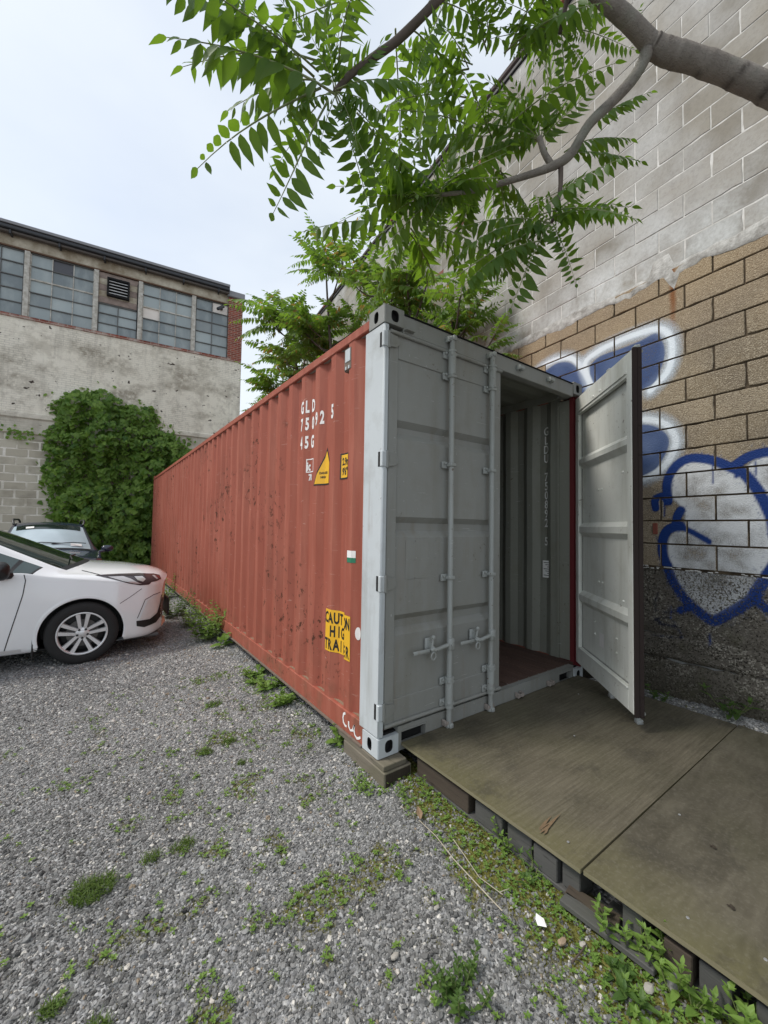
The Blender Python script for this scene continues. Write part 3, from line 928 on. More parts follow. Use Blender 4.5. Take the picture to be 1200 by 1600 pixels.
drape('lettering', frame(1.095, 1.195, 1.915, 2.035, 0.009, 0, 0) + line('ic', 1.187, 1.935, 0.075, 0.55, 0.004) + line('70', 1.17, 1.845, 0.055, 0.6, 0.003), [MAT['white']])
tri = lambda s: ([(0.985 + s * 0.016, 1.795 - s * 0.012), (0.737 - s * 0.0, 1.795 - s * 0.012), (0.845, 2.06 + s * 0.03)], [(0, 1, 2)])
drape('warning_triangle', [tri(1) + (0, 0.0)] + [tri(0) + (1, 0.001)] + line('DANGER', 0.92, 1.875, 0.018, 0.9, 0.001, 0, 0.002) + line('HIGH', 0.91, 1.84, 0.018, 0.9, 0.001, 0, 0.002), [MAT['ink'], MAT['yellow']])
v1, f1 = rect(0.612, 0.455, 1.805, 2.005)
v2, f2 = rect(0.602, 0.465, 1.817, 1.993)
drape('height_sticker', [(v1, f1, 0, 0.0), (v2, f2, 1, 0.001)] + line('2.9m', 0.594, 1.915, 0.055, 0.6, 0.003, 0, 0.002) + line("9'6\"", 0.592, 1.838, 0.055, 0.6, 0.003, 0, 0.002), [MAT['ink'], MAT['yellow']])
v1, f1 = rect(0.745, 0.375, 0.495, 0.81)
drape('caution_sticker', [(v1, f1, 0, 0.0)] + line('CAUTION', 0.741, 0.712, 0.080, 0.60, 0.004, 1, 0.001, 0.0515)
      + line('HIGH', 0.668, 0.612, 0.080, 0.60, 0.004, 1, 0.001, 0.0515) + line('TRAILER', 0.741, 0.512, 0.080, 0.60, 0.004, 1, 0.001, 0.0515), [MAT['yellow'], MAT['ink']])
v1, f1 = rect(0.43, 0.345, 1.225, 1.275)
v2, f2 = rect(0.43, 0.345, 1.19, 1.225)
drape('small_sticker', [(v1, f1, 0, 0.0), (v2, f2, 1, 0.0)], [MAT['white'], MAT['green_sticker']])
ov = [(0.318 + 0.022 * math.cos(t), 0.70 + 0.045 * math.sin(t)) for t in [2 * math.pi * k / 14 for k in range(14)]]
drape('paint_splash', [(ov, [tuple(range(14))], 0, 0.0)], [MAT['white']])
ov = [(0.275 + 0.013 * math.cos(t), 2.44 + 0.03 * math.sin(t)) for t in [2 * math.pi * k / 12 for k in range(12)]]
drape('paint_splash', [(ov, [tuple(range(12))], 0, 0.0)], [MAT['white']])
# vertical number near the far end
far = []
for k, ch in enumerate('GLDU750892'):
    if ch:
        far += line(ch, 11.83, 2.36 - k * 0.112 - (0.10 if k > 3 else 0), 0.085, 0.8, 0.006)
drape('lettering', far, [MAT['white']])


def ribbon(pts, w):
    """a brush stroke on a flat face: list of (a, b) points to (verts, faces)"""
    n = len(pts)
    vs, fs = [], []
    for i, p in enumerate(pts):
        q0, q1 = pts[max(0, i - 1)], pts[min(n - 1, i + 1)]
        d = Vector((q1[0] - q0[0], q1[1] - q0[1]))
        d.normalize()
        k = w * (0.5 + 0.08 * math.sin(i * 2.3))
        vs += [(p[0] - d.y * k, p[1] + d.x * k), (p[0] + d.y * k, p[1] - d.x * k)]
    for i in range(n - 1):
        fs.append((2 * i, 2 * i + 1, 2 * i + 3, 2 * i + 2))
    return vs, fs


m = MB()
for st in ([(0.405, 0.132), (0.43, 0.118), (0.437, 0.09), (0.43, 0.06), (0.405, 0.046), (0.385, 0.05)],
           [(0.36, 0.095), (0.357, 0.06), (0.335, 0.042), (0.305, 0.055), (0.29, 0.085), (0.283, 0.10)],
           [(0.283, 0.10), (0.29, 0.065), (0.275, 0.035), (0.25, 0.025), (0.225, 0.035), (0.205, 0.05)]):
    vs, fs = ribbon(st, 0.016)
    m.add([(0.0022, y, z) for y, z in vs], fs)
m.build('chalk_scrawl', MAT['white'], cont)

# little vent near the top of the side
m = MB()
yv, zv = 0.47, 2.685
m.bbox(0.004, 0.05, yv - 0.055, yv + 0.055, zv - 0.085, zv + 0.09, 0.01, 0)
m.bbox(0.0, 0.006, yv - 0.04, yv + 0.03, zv - 0.02, zv + 0.075, 0.003, 1)
for dy in (-0.03, 0.01):
    m.bbox(0.0, 0.006, yv + dy, yv + dy + 0.018, zv - 0.075, zv - 0.05, 0.003, 1)
m.build('vent', [MAT['rust'], MAT['post']], cont)

# stencilled number and a paper on the inside of the right-hand wall
MAT['faded'] = simple('faded_white_stencil', (0.80, 0.80, 0.77), 0.8)
xin = lambda y: W_ - corr(y) - 0.003 - 0.006 - 0.003
vs_all, fs_all = [], []
for k, ch in enumerate('GLDU 750892 5'):
    if ch == ' ':
        continue
    vs, fs = text_tris(ch, 0.088 / 0.71, 0.75, 0.002)
    mid = (min(a for a, b in vs) + max(a for a, b in vs)) / 2
    b0 = len(vs_all)
    vs_all += [(0.37 - (a - mid), 2.45 - k * 0.0975 + b) for a, b in vs]
    fs_all += [tuple(b0 + i for i in f) for f in fs]
m = MB()
m.add([(min(xin(y), xin(0.37)) - 0.0015, y, z) for y, z in vs_all], fs_all)
m.build('lettering', MAT['faded'], cont)
m = MB()
xp = xin(0.36)
m.box(xp - 0.003, xp - 0.0015, 0.31, 0.41, 0.94, 1.12)
m.build('paper_label', MAT['faded'], cont)
m = MB()
for k in range(7):
    z = 1.095 - k * 0.022
    m.box(xp - 0.0042, xp - 0.0032, 0.322, 0.398 - 0.02 * (k % 3), z, z + 0.006)
m.build('paper_print', MAT['ink'], cont)

# ------------------------------------------------------------------ block wall beside the container
WA = math.radians(-6.2487)
WO = Vector((2.68437, 0, 0))
WT = Vector((math.sin(WA), -math.cos(WA), 0))       # along the wall, towards the camera
WN = Vector((-math.cos(WA), -math.sin(WA), 0))      # out of the wall, towards the container
W_MAT = Matrix(((WT.x, WN.x, 0, WO.x), (WT.y, WN.y, 0, WO.y), (WT.z, WN.z, 1, 0), (0, 0, 0, 1)))


def wp(s, w, z):
    return WO + WT * s + WN * w + Vector((0, 0, z))


S_FAR, S_NEAR, Z_TOP = -9.6, 4.4, 7.43
BH, BL = 0.2032, 0.4064
Z_TAN = 3.369 + 2 * BH            # 3.775: split-faced blocks below, smooth grey ones above
Z_BASE = 3.369 - 11 * BH          # 1.134
bwall = thing('block_wall', wp(-2, 0, 0), 'tall concrete block wall sprayed with blue graffiti beside the container', 'wall')


def tan_edge(s):
    """height where the smeared mortar ends and the bare tan blocks begin"""
    return 3.715 + 0.07 * mnoise.noise(Vector((s * 1.1, 4.2, 0))) + 0.05 * mnoise.noise(Vector((s * 3.7, 1.2, 0)))


def mat_tan():
    N = NT('tan_split_block')
    p = N.pos()
    r = N.rand()
    c = N.mix(r, (0.25, 0.20, 0.135), (0.345, 0.28, 0.195))
    c = N.mix(N.step(N.noise(1.6, 3), 0.42, 0.66), c, (0.21, 0.175, 0.135))
    z = N.sep()[2]
    sp = N.vor(190, out='Color')
    spk = N.sep(sp)[0]
    c = N.mix(N.math('MULTIPLY', N.step(spk, 0.70, 0.88), 0.65), c, (0.52, 0.45, 0.34))
    c = N.mix(N.math('MULTIPLY', N.math('SUBTRACT', 1.0, N.step(spk, 0.06, 0.24)), 0.65), c, (0.12, 0.088, 0.056))
    c = N.mix(N.math('MULTIPLY', N.step(N.noise(70, 3), 0.52, 0.75), 0.25), c, (0.14, 0.105, 0.07))
    warm = N.step(N.math('ADD', z, N.math('MULTIPLY', N.noise(0.8, 3), 0.8)), 3.2, 3.9)
    c = N.mix(N.math('MULTIPLY', warm, 0.35), c, (0.39, 0.285, 0.165))
    c = N.mix(N.math('MULTIPLY', N.step(N.noise(1.1, 5, 0.65), 0.50, 0.68), 0.4), c, (0.17, 0.14, 0.105))
    yy = N.sep()[1]
    rs = N.math('SUBTRACT', 1.0, N.step(N.math('ABSOLUTE', N.math('ADD', N.math('SUBTRACT', yy, -0.735), N.math('MULTIPLY', N.math('SUBTRACT', N.noise(6, 3), 0.5), 0.03))), 0.008, 0.035))
    rs = N.math('MULTIPLY', rs, N.step(z, 3.05, 3.5))
    c = N.mix(N.math('MULTIPLY', rs, 0.85), c, (0.20, 0.075, 0.025))
    h = N.math('ADD', N.noise(110, 3), N.vor(95))
    N.bsdf(c, 0.93, 0, N.bump(h, 0.6, 0.006), spec=0.2)
    return N.mat


def mat_greyblock():
    N = NT('grey_concrete_block')
    r = N.rand()
    c = N.mix(r, (0.19, 0.174, 0.142), (0.345, 0.322, 0.278))
    c = N.mix(N.step(N.noise(1.3, 4), 0.42, 0.68), c, (0.42, 0.415, 0.40))
    c = N.mix(N.math('MULTIPLY', N.step(N.noise(0.55, 3), 0.50, 0.66), 0.7), c, (0.52, 0.525, 0.51))
    c = N.mix(N.math('MULTIPLY', N.math('SUBTRACT', 1.0, N.step(N.math('ADD', N.sep()[2], N.math('MULTIPLY', N.noise(1.2, 4), 1.2)), 4.4, 5.1)), N.step(N.noise(2.1, 5, 0.7), 0.40, 0.62)), c, (0.56, 0.575, 0.565))
    c = N.mix(N.math('MULTIPLY', N.step(N.noise(34, 4, 0.7), 0.45, 0.8), 0.35), c, (0.13, 0.12, 0.105))
    c = N.mix(N.math('MULTIPLY', N.step(N.noise(2.6, 5, 0.6, N.sc(N.pos(), (1, 1, 0.25))), 0.55, 0.75), 0.35), c, (0.15, 0.14, 0.125))
    N.bsdf(c, 0.92, 0, N.bump(N.noise(60, 4, 0.65), 0.35, 0.004), spec=0.2)
    return N.mat


def mat_mortar(name, a, b, sc=14, bump=0.5):
    N = NT(name)
    c = N.mix(N.step(N.noise(sc, 5, 0.65), 0.35, 0.65), a, b)
    N.bsdf(c, 0.95, 0, N.bump(N.noise(sc * 5, 4), bump, 0.006), spec=0.15)
    return N.mat


def mat_base():
    N = NT('exposed_aggregate_concrete')
    z = N.sep()[2]
    c = N.mix(N.noise(2.2, 5, 0.6), (0.082, 0.073, 0.060), (0.175, 0.158, 0.132))
    sp = N.vor(105, out='Color')
    spk = N.sep(sp)[1]
    clus = N.step(N.noise(3.5, 4), 0.42, 0.6)
    c = N.mix(N.math('MULTIPLY', N.step(spk, 0.74, 0.86), N.math('ADD', N.math('MULTIPLY', clus, 0.45), 0.15)), c, (0.50, 0.47, 0.40))
    c = N.mix(N.math('SUBTRACT', 1.0, N.step(spk, 0.08, 0.2)), c, (0.03, 0.026, 0.02))
    foot_dark = N.math('MULTIPLY', N.math('SUBTRACT', 1.0, N.step(z, 0.0, 0.42)), 0.75)  # darker towards the foot of the wall
    c = N.mix(foot_dark, c, (0.055, 0.048, 0.032))
    c = N.mix(N.math('MULTIPLY', N.step(N.noise(5, 4), 0.55, 0.7), 0.35), c, (0.07, 0.075, 0.03))
    N.bsdf(c, 0.93, 0, N.bump(N.math('ADD', N.vor(105), N.noise(40, 4)), 0.8, 0.008), spec=0.2)
    return N.mat


MAT['tan'] = mat_tan()
MAT['greyblock'] = mat_greyblock()
MAT['dark_joint'] = mat_mortar('dark_open_joint', (0.040, 0.030, 0.021), (0.12, 0.092, 0.062), 9)
MAT['light_joint'] = mat_mortar('pale_mortar', (0.42, 0.41, 0.38), (0.70, 0.69, 0.66), 6)
MAT['smear'] = mat_mortar('smeared_mortar', (0.24, 0.23, 0.21), (0.52, 0.515, 0.49), 11, 0.9)
MAT['agg'] = mat_base()
MAT['coping'] = simple('red_clay_coping', (0.20, 0.06, 0.04), 0.8, 0, 0.4, 3)
MAT['dark_coping'] = simple('dark_weathered_coping', (0.05, 0.036, 0.032), 0.85, 0, 0.5, 3)
MAT['tar'] = simple('black_tar_flashing', (0.012, 0.012, 0.013), 0.6)


def block_mesh(name, w, h, d, ch, mat, seed):
    """one block's face, chamfered, in (s, w, z) about its lower-left corner"""
    q = random.Random(seed)
    m = MB()
    per = []
    nu, nv = 6, 3
    for i in range(nu):
        per.append((w * i / nu, 0.0))
    for i in range(nv):
        per.append((w, h * i / nv))
    for i in range(nu):
        per.append((w * (1 - i / nu), h))
    for i in range(nv):
        per.append((0.0, h * (1 - i / nv)))
    n = len(per)
    out, inn, bak = [], [], []
    for k, (a, b) in enumerate(per):
        jx, jz = q.uniform(-1, 1), q.uniform(-1, 1)
        chip = 0.006 if q.random() < 0.10 else 0.0
        da = (1 if a < w * .02 else (-1 if a > w * .98 else 0))
        db = (1 if b < h * .02 else (-1 if b > h * .98 else 0))
        out.append((a + da * (0.001 + chip + .0012 * jx), d - ch, b + db * (0.001 + chip + .0012 * jz)))
        inn.append((a + da * (ch + chip + 0.002 + .0012 * jx), d, b + db * (ch + chip + 0.002 + .0012 * jz)))
        bak.append((a, -0.02, b))
    m.add(inn, [tuple(range(n))])
    m.add(inn + out + bak, [(k, (k + 1) % n, n + (k + 1) % n, n + k) for k in range(n)] + [(n + k, n + (k + 1) % n, 2 * n + (k + 1) % n, 2 * n + k) for k in range(n)])
    return m.mesh(name, mat)


TW, TH = BL - 0.011, BH - 0.011
tan_meshes = [block_mesh('block', TW, TH, 0.012, 0.003, MAT['tan'], k) for k in range(7)]
grey_meshes = [block_mesh('block', BL - 0.008, BH - 0.008, 0.006, 0.002, MAT['greyblock'], 20 + k) for k in range(7)]
blocks = []
nrow = int(round((Z_TOP - Z_BASE) / BH))
for r in range(nrow):
    z = Z_BASE + r * BH
    i = 11 - r                     # course line number above this row is i - 1
    off = 0.8297 + (0.0 if i % 2 == 0 else BL / 2)
    k0 = math.floor((S_FAR - off) / BL) - 1
    for k in range(k0, k0 + 60):
        s = off + k * BL
        if s + BL < S_FAR or s > S_NEAR:
            continue
        c = wp(s + BL / 2, 0, z + BH / 2)
        d = c - CAM
        dep = d.dot(CF)
        px = 600 + 630 * d.dot(CR) / max(dep, 0.01)
        py = 800 - 630 * d.dot(CU) / max(dep, 0.01)
        vis = dep > 0.3 and -50 < px < 1250 and -50 < py < 1250 and px > 560
        area = 1.0 / max(dep, 0.3) ** 2 if vis else 0.0
        grey = z + BH / 2 > Z_TAN
        blocks.append((area, s, z, grey, r, k))
blocks.sort(key=lambda b: -b[0])
INV = Matrix.Translation(-Vector(bwall['_inv']))
stuff_t, stuff_g = MB(), MB()
for n, (area, s, z, grey, r, k) in enumerate(blocks):
    q = random.Random(r * 1000 + k)
    gap = 0.008 if grey else 0.011
    push = q.uniform(-0.003, 0.002) if grey else q.uniform(-0.0015, 0.0015)
    if n < 300:
        me = (grey_meshes if grey else tan_meshes)[q.randrange(7)]
        o = put('block', me, bwall, W_MAT @ Matrix.Translation((s + gap / 2 + q.uniform(-.001, .001), push, z + gap / 2)))
    else:
        mb = stuff_g if grey else stuff_t
        w, h, d = BL - gap, BH - gap, 0.006 if grey else 0.012
        s0, z0 = s + gap / 2, z + gap / 2
        vs = [(s0 + a, push + b, z0 + c) for a, b, c in ((0, d, 0), (w, d, 0), (w, d, h), (0, d, h), (0, -.02, 0), (w, -.02, 0), (w, -.02, h), (0, -.02, h))]
        mb.add([W_MAT @ Vector(v) for v in vs], [(0, 1, 2, 3), (4, 5, 1, 0), (5, 6, 2, 1), (6, 7, 3, 2), (7, 4, 0, 3)])
mall = MB()
for mb, mi in ((stuff_t, 0), (stuff_g, 1)):
    if mb.v:
        mall.add(mb.v, mb.f, mi)
tag(mall.build('blocks', [MAT['tan'], MAT['greyblock']], bwall), kind='stuff')

# joints behind the blocks, the smear of mortar between the two kinds, body, coping
m = MB(tf=lambda s, w, z: wp(s, w, z))
m.add([(S_FAR, 0, Z_BASE - 0.02), (S_NEAR, 0, Z_BASE - 0.02), (S_NEAR, 0, Z_TAN), (S_FAR, 0, Z_TAN)], [(0, 1, 2, 3)], 0)
m.add([(S_FAR, 0.002, Z_TAN + .0005), (S_NEAR, 0.002, Z_TAN + .0005), (S_NEAR, 0.002, Z_TOP), (S_FAR, 0.002, Z_TOP)], [(0, 1, 2, 3)], 1)
m.build('mortar', [MAT['dark_joint'], MAT['light_joint']], bwall)
m = MB(tf=lambda s, w, z: wp(s, w, z))
m.box(S_FAR, S_NEAR, -0.25, -0.03, -0.3, Z_TOP)
m.build('wall_core', MAT['greyblock'], bwall)
m = MB(tf=lambda s, w, z: wp(s, w, z))
n = 330
up, lo = [], []
for i in range(n + 1):
    s = lerp(S_FAR, S_NEAR, i / n)
    zt = Z_TAN + 0.03 + 0.05 * mnoise.noise(Vector((s * 1.7, 0.3, 7))) + 0.02 * mnoise.noise(Vector((s * 9, 0.3, 7)))
    if 0.55 < s < 0.75:
        zt += 0.12
    zl = tan_edge(s) + 0.022 * mnoise.noise(Vector((s * 13, 9.3, 7))) + 0.014 * mnoise.noise(Vector((s * 37, 9.3, 7)))
    if -0.02 < s - 0.70 < 0.10:
        zl -= 0.20 * max(0, 1 - abs((s - 0.74) / 0.06))
    up.append(zt)
    lo.append(zl)
rows = []
for t, w in ((0, 0.0123), (0.05, 0.0145), (0.3, 0.0155), (0.6, 0.0135), (0.9, 0.010), (1.0, 0.0062)):
    rows.append([(lerp(S_FAR, S_NEAR, i / n), w + 0.002 * mnoise.noise(Vector((i * .31, t * 5, 2))), lerp(lo[i], up[i], t)) for i in range(n + 1)])
m.grid(rows)
m.build('mortar_smear', MAT['smear'], bwall, 180)
m = MB(tf=lambda s, w, z: wp(s, w, z))
m.bbox(S_FAR, S_NEAR, -0.27, 0.03, Z_TOP + 0.001, Z_TOP + 0.06, 0.01, 0)
m.build('wall_flashing', MAT['tar'], bwall)
for k in range(34):
    m = MB(tf=lambda s, w, z: wp(s, w, z))
    s0 = S_FAR + 0.02 + k * 0.41
    m.bbox(s0, s0 + 0.40, -0.28, 0.05, Z_TOP + 0.061, Z_TOP + 0.15, 0.03)
    m.build('coping_tile', MAT['coping'] if k % 9 == 4 else MAT['dark_coping'], bwall)
# a few red bricks let into the far grey blocks
m = None
for s, z in ((-2.25, 6.05), (-2.75, 5.55), (-3.3, 5.1), (-1.9, 6.7)):
    m = MB(tf=lambda s, w, z: wp(s, w, z))
    m.bbox(s, s + 0.2, 0.0, 0.012, z, z + 0.062, 0.003)
    m.build('brick', MAT['coping'], bwall)
# rust streak and a small red board end behind the door
# footing of rough concrete in three lifts
m = MB(tf=lambda s, w, z: wp(s, w, z))


def lift(z0, z1, w0, amp, seed, top_rough=0.012):
    ns, nz = 220, 14
    rows = []
    for j in range(nz + 1):
        t = j / nz
        row = []
        for i in range(ns + 1):
            s = lerp(-4.0, S_NEAR, i / ns)
            nn = mnoise.noise(Vector((s * 6, t * 4 + seed, seed))) + 0.6 * mnoise.noise(Vector((s * 17, t * 9 + seed, seed)))
            slope = -0.045 * (s - 0.55)
            e = top_rough * mnoise.noise(Vector((s * 8, seed * 3.1, 0))) + 0.5 * top_rough * mnoise.noise(Vector((s * 23, seed * 3.1, 0)))
            zz = lerp(z0, z1, t) + (-slope if 0 else 0.085 * (s - 0.55) * (1 - z1 / 1.2)) + e * (1 if j in (0, nz) else 0.4)
            edge = min(1, min(t, 1 - t) * 9)
            row.append((s, w0 * (0.3 + 0.7 * edge) + amp * nn - 0.012 * (1 - edge), zz))
        rows.append(row)
    m.grid(rows)


lift(0.545, 1.118, 0.012, 0.004, 1.3)
lift(0.335, 0.540, 0.016, 0.006, 2.9)
lift(-0.35, 0.325, 0.022, 0.008, 4.7, 0.02)
m.build('concrete_footing', MAT['agg'], bwall, 180)
m = MB(tf=lambda s, w, z: wp(s, w, z))
q = random.Random(3)
for i in range(70):
    s = q.uniform(0.3, 2.6)
    l = q.uniform(0.008, 0.04)
    zz = 1.118 + q.uniform(-0.008, 0.012)
    m.bbox(s, s + l, 0.004, q.uniform(0.014, 0.024), zz, zz + q.uniform(0.004, 0.012), 0.003)
tag(m.build('mortar_crumbs', MAT['light_joint'], bwall), kind='stuff')
m = MB(tf=lambda s, w, z: wp(s, w, z))
m.bbox(0.56, 0.60, 0.003, 0.02, 1.42, 1.52, 0.003)
m.build('board_end', MAT['coping'], bwall)

# ---- graffiti: paint lying on the block faces and the footing, cut at every joint


def seg_d(p, a, b):
    ax, ay, bx, by = a[0], a[1], b[0], b[1]
    dx, dy = bx - ax, by - ay
    L = dx * dx + dy * dy
    t = np.clip(((p[:, 0] - ax) * dx + (p[:, 1] - ay) * dy) / max(L, 1e-9), 0, 1)
    return np.hypot(p[:, 0] - ax - t * dx, p[:, 1] - ay - t * dy)


def smooth_line(pts, k=4):
    out = []
    n = len(pts)
    for i in range(n - 1):
        p0, p1, p2, p3 = pts[max(0, i - 1)], pts[i], pts[i + 1], pts[min(n - 1, i + 2)]
        for j in range(k):
            t = j / k
            out.append(tuple(0.5 * (2 * p1[c] + (p2[c] - p0[c]) * t + (2 * p0[c] - 5 * p1[c] + 4 * p2[c] - p3[c]) * t * t + (3 * p1[c] - p0[c] - 3 * p2[c] + p3[c]) * t ** 3) for c in (0, 1)))
    out.append(pts[-1])
    return out


def line_d(p, pts):
    d = np.full(len(p), 9.0)
    s = smooth_line(pts)
    for a, b in zip(s, s[1:]):
        d = np.minimum(d, seg_d(p, a, b))
    return d


def poly_d(p, pts, curved=True):
    """signed distance, negative inside"""
    s = smooth_line(list(pts) + [pts[0]]) if curved else list(pts) + [pts[0]]
    d = np.full(len(p), 9.0)
    ins = np.zeros(len(p), bool)
    for a, b in zip(s, s[1:]):
        d = np.minimum(d, seg_d(p, a, b))
        c = ((a[1] > p[:, 1]) != (b[1] > p[:, 1]))
        with np.errstate(divide='ignore', invalid='ignore'):
            x = (b[0] - a[0]) * (p[:, 1] - a[1]) / (b[1] - a[1] + 1e-12) + a[0]
        ins ^= c & (p[:, 0] < x)
    return np.where(ins, -d, d)


def fbm(p, f, seed):
    return np.array([mnoise.noise(Vector((a * f, b * f, seed))) + 0.5 * mnoise.noise(Vector((a * f * 2.3, b * f * 2.3, seed + 4))) for a, b in p])


def paint(p):
    n = len(p)
    rgb = np.full((n, 3), 0.7)
    al = np.zeros(n)

    def lay(a, col):
        nonlocal rgb, al
        a = np.clip(a, 0, 1)
        na = a + al * (1 - a)
        k = np.where(na > 1e-4, a / np.maximum(na, 1e-4), 0)[:, None]
        rgb = rgb * (1 - k) + np.array(col)[None] * k
        al = na

    nz = fbm(p, 9, 1.0)
    nb = fbm(p, 3, 7.0)
    sm = lambda d, e0, e1: np.clip((e1 - d) / (e1 - e0), 0, 1)
    for fill, outl in GRAF['bub']:
        d = line_d(p, outl)
        lay(sm(d, 0.02, 0.10) * (0.80 + 0.1 * nz), (0.60, 0.67, 0.74))
        fd = poly_d(p, fill)
        lay(sm(fd, -0.006, 0.006) * (0.86 + 0.12 * nb), (0.036, 0.075, 0.20))
        lay(sm(fd, -0.03, 0.0) * np.clip(0.25 * nb + 0.05, 0, 0.3), (0.24, 0.30, 0.42))
        lay(sm(d, 0.018, 0.032) * 0.95, (0.70, 0.76, 0.81))
    for poly in GRAF['whitefill']:
        fd = poly_d(p, poly)
        near = np.exp(-np.clip(-fd, 0, 1) / 0.09)
        low = np.where(p[:, 1] < 1.118, 0.62, 1.0)
        lay(sm(fd, -0.01, 0.015) * np.clip(0.60 + 0.5 * near + 0.42 * nz + 0.25 * nb, 0.15, 0.97) * low, (0.66, 0.675, 0.68))
    for w, pts in GRAF['faint']:
        lay(sm(line_d(p, pts), w * 0.4, w * 1.1) * 0.65, (0.008, 0.016, 0.05))
    for w, pts in GRAF['blue']:
        low = np.where(p[:, 1] < 1.118, 0.85, 1.0)
        lay(sm(line_d(p, pts), w - 0.006, w + 0.006) * low, (0.007, 0.036, 0.18))
    for ds, dz, dl in ((1.012, 2.0, .16), (0.655, 1.70, .12), (1.36, 1.6, .2), (0.70, 0.80, .10), (0.98, 0.63, .09), (1.28, 1.98, .10)):
        lay(sm(line_d(p, [(ds, dz), (ds + .004, dz - dl * .5), (ds + .002, dz - dl)]), 0.003, 0.010) * .85, (0.007, 0.036, 0.18))
    spk = np.array([mnoise.cell(Vector((a * 90, b * 90, 3))) for a, b in p])
    dmin = np.full(n, 9.0)
    for w, pts in GRAF['blue']:
        dmin = np.minimum(dmin, line_d(p, pts) - w)
    lay(np.where(spk > 0.90, sm(dmin, 0.01, 0.07) * .5, 0), (0.012, 0.045, 0.19))
    return rgb, al


gv, gf, gc, ga = [], [], [], []


def paint_patch(s0, s1, z0, z1, w, res=0.0105):
    ns, nz_ = max(1, int(round((s1 - s0) / res))), max(1, int(round((z1 - z0) / res)))
    ss, zz = np.linspace(s0, s1, ns + 1), np.linspace(z0, z1, nz_ + 1)
    P = np.array([(s, z) for z in zz for s in ss])
    rgb, al = paint(P)
    if al.max() < 0.05:
        return
    keep = {}
    A = al.reshape(nz_ + 1, ns + 1)
    for j in range(nz_):
        for i in range(ns):
            if max(A[j, i], A[j, i + 1], A[j + 1, i], A[j + 1, i + 1]) > 0.05:
                f = []
                for (jj, ii) in ((j, i), (j, i + 1), (j + 1, i + 1), (j + 1, i)):
                    k = jj * (ns + 1) + ii
                    if k not in keep:
                        keep[k] = len(gv)
                        gv.append(tuple(wp(P[k, 0], w, P[k, 1])))
                        gc.append(tuple(rgb[k]))
                        ga.append(float(al[k]))
                    f.append(keep[k])
                gf.append(tuple(f))


for area, s, z, grey, r, k in blocks:
    if not grey and -0.9 < s < 2.6:
        paint_patch(s + 0.0075, s + BL - 0.0075, z + 0.0075, z + BH - 0.0075, 0.0152)
    if grey and -0.9 < s < 0.9 and z < 4.0:
        paint_patch(s + 0.006, s + BL - 0.006, z + 0.006, z + BH - 0.006, 0.0102)
paint_patch(0.4, 2.5, 0.46, 1.115, 0.0225)
me = bpy.data.meshes.new('graffiti')
me.from_pydata(gv, [], gf)
at = me.attributes.new('paint', 'FLOAT_COLOR', 'POINT')
at.data.foreach_set('color', np.array([c + (1.0,) for c in gc], dtype=np.float32).ravel())
at = me.attributes.new('cover', 'FLOAT', 'POINT')
at.data.foreach_set('value', np.array(ga, dtype=np.float32))


def mat_graffiti():
    N = NT('sprayed_paint')
    b = N.bsdf(N.attr('paint')[0], 0.6, 0, N.bump(N.math('ADD', N.noise(110, 3), N.vor(95)), 0.5, 0.005), spec=0.3)
    cov = N.attr('cover')[2]
    grain = N.math('MULTIPLY', N.math('SUBTRACT', N.noise(120, 2), 0.5), 1.5)
    low = N.math('SUBTRACT', 1.0, N.step(N.sep()[2], 1.05, 1.15))
    pit = N.math('MULTIPLY', N.math('MULTIPLY', N.step(N.noise(70, 2), 0.52, 0.6), 0.7), low)
    mid = N.math('MULTIPLY', cov, N.math('SUBTRACT', 1.0, cov))
    a = N.math('SUBTRACT', N.math('ADD', cov, N.math('MULTIPLY', grain, N.math('MULTIPLY', mid, 3.0))), pit, True)
    N.l.new(a, b.inputs['Alpha'])
    return N.mat


me.materials.append(mat_graffiti())
put('graffiti', me, bwall)

# ------------------------------------------------------------------ old factory building across the lot
BE = Vector((0.99405634, -0.10886687, 0))
BN = Vector((-0.10886687, -0.99405634, 0))
BO = Vector((2.853, 13.3, 0))


def bp(t, w, z):
    return BO + BE * t + BN * w + Vector((0, 0, z))


B_TF = lambda t, w, z: bp(t, w, z)
bld = thing('factory_building', bp(-6, -3, -0.2), 'old factory with a band of grimy windows over a peeling white wall', 'building')


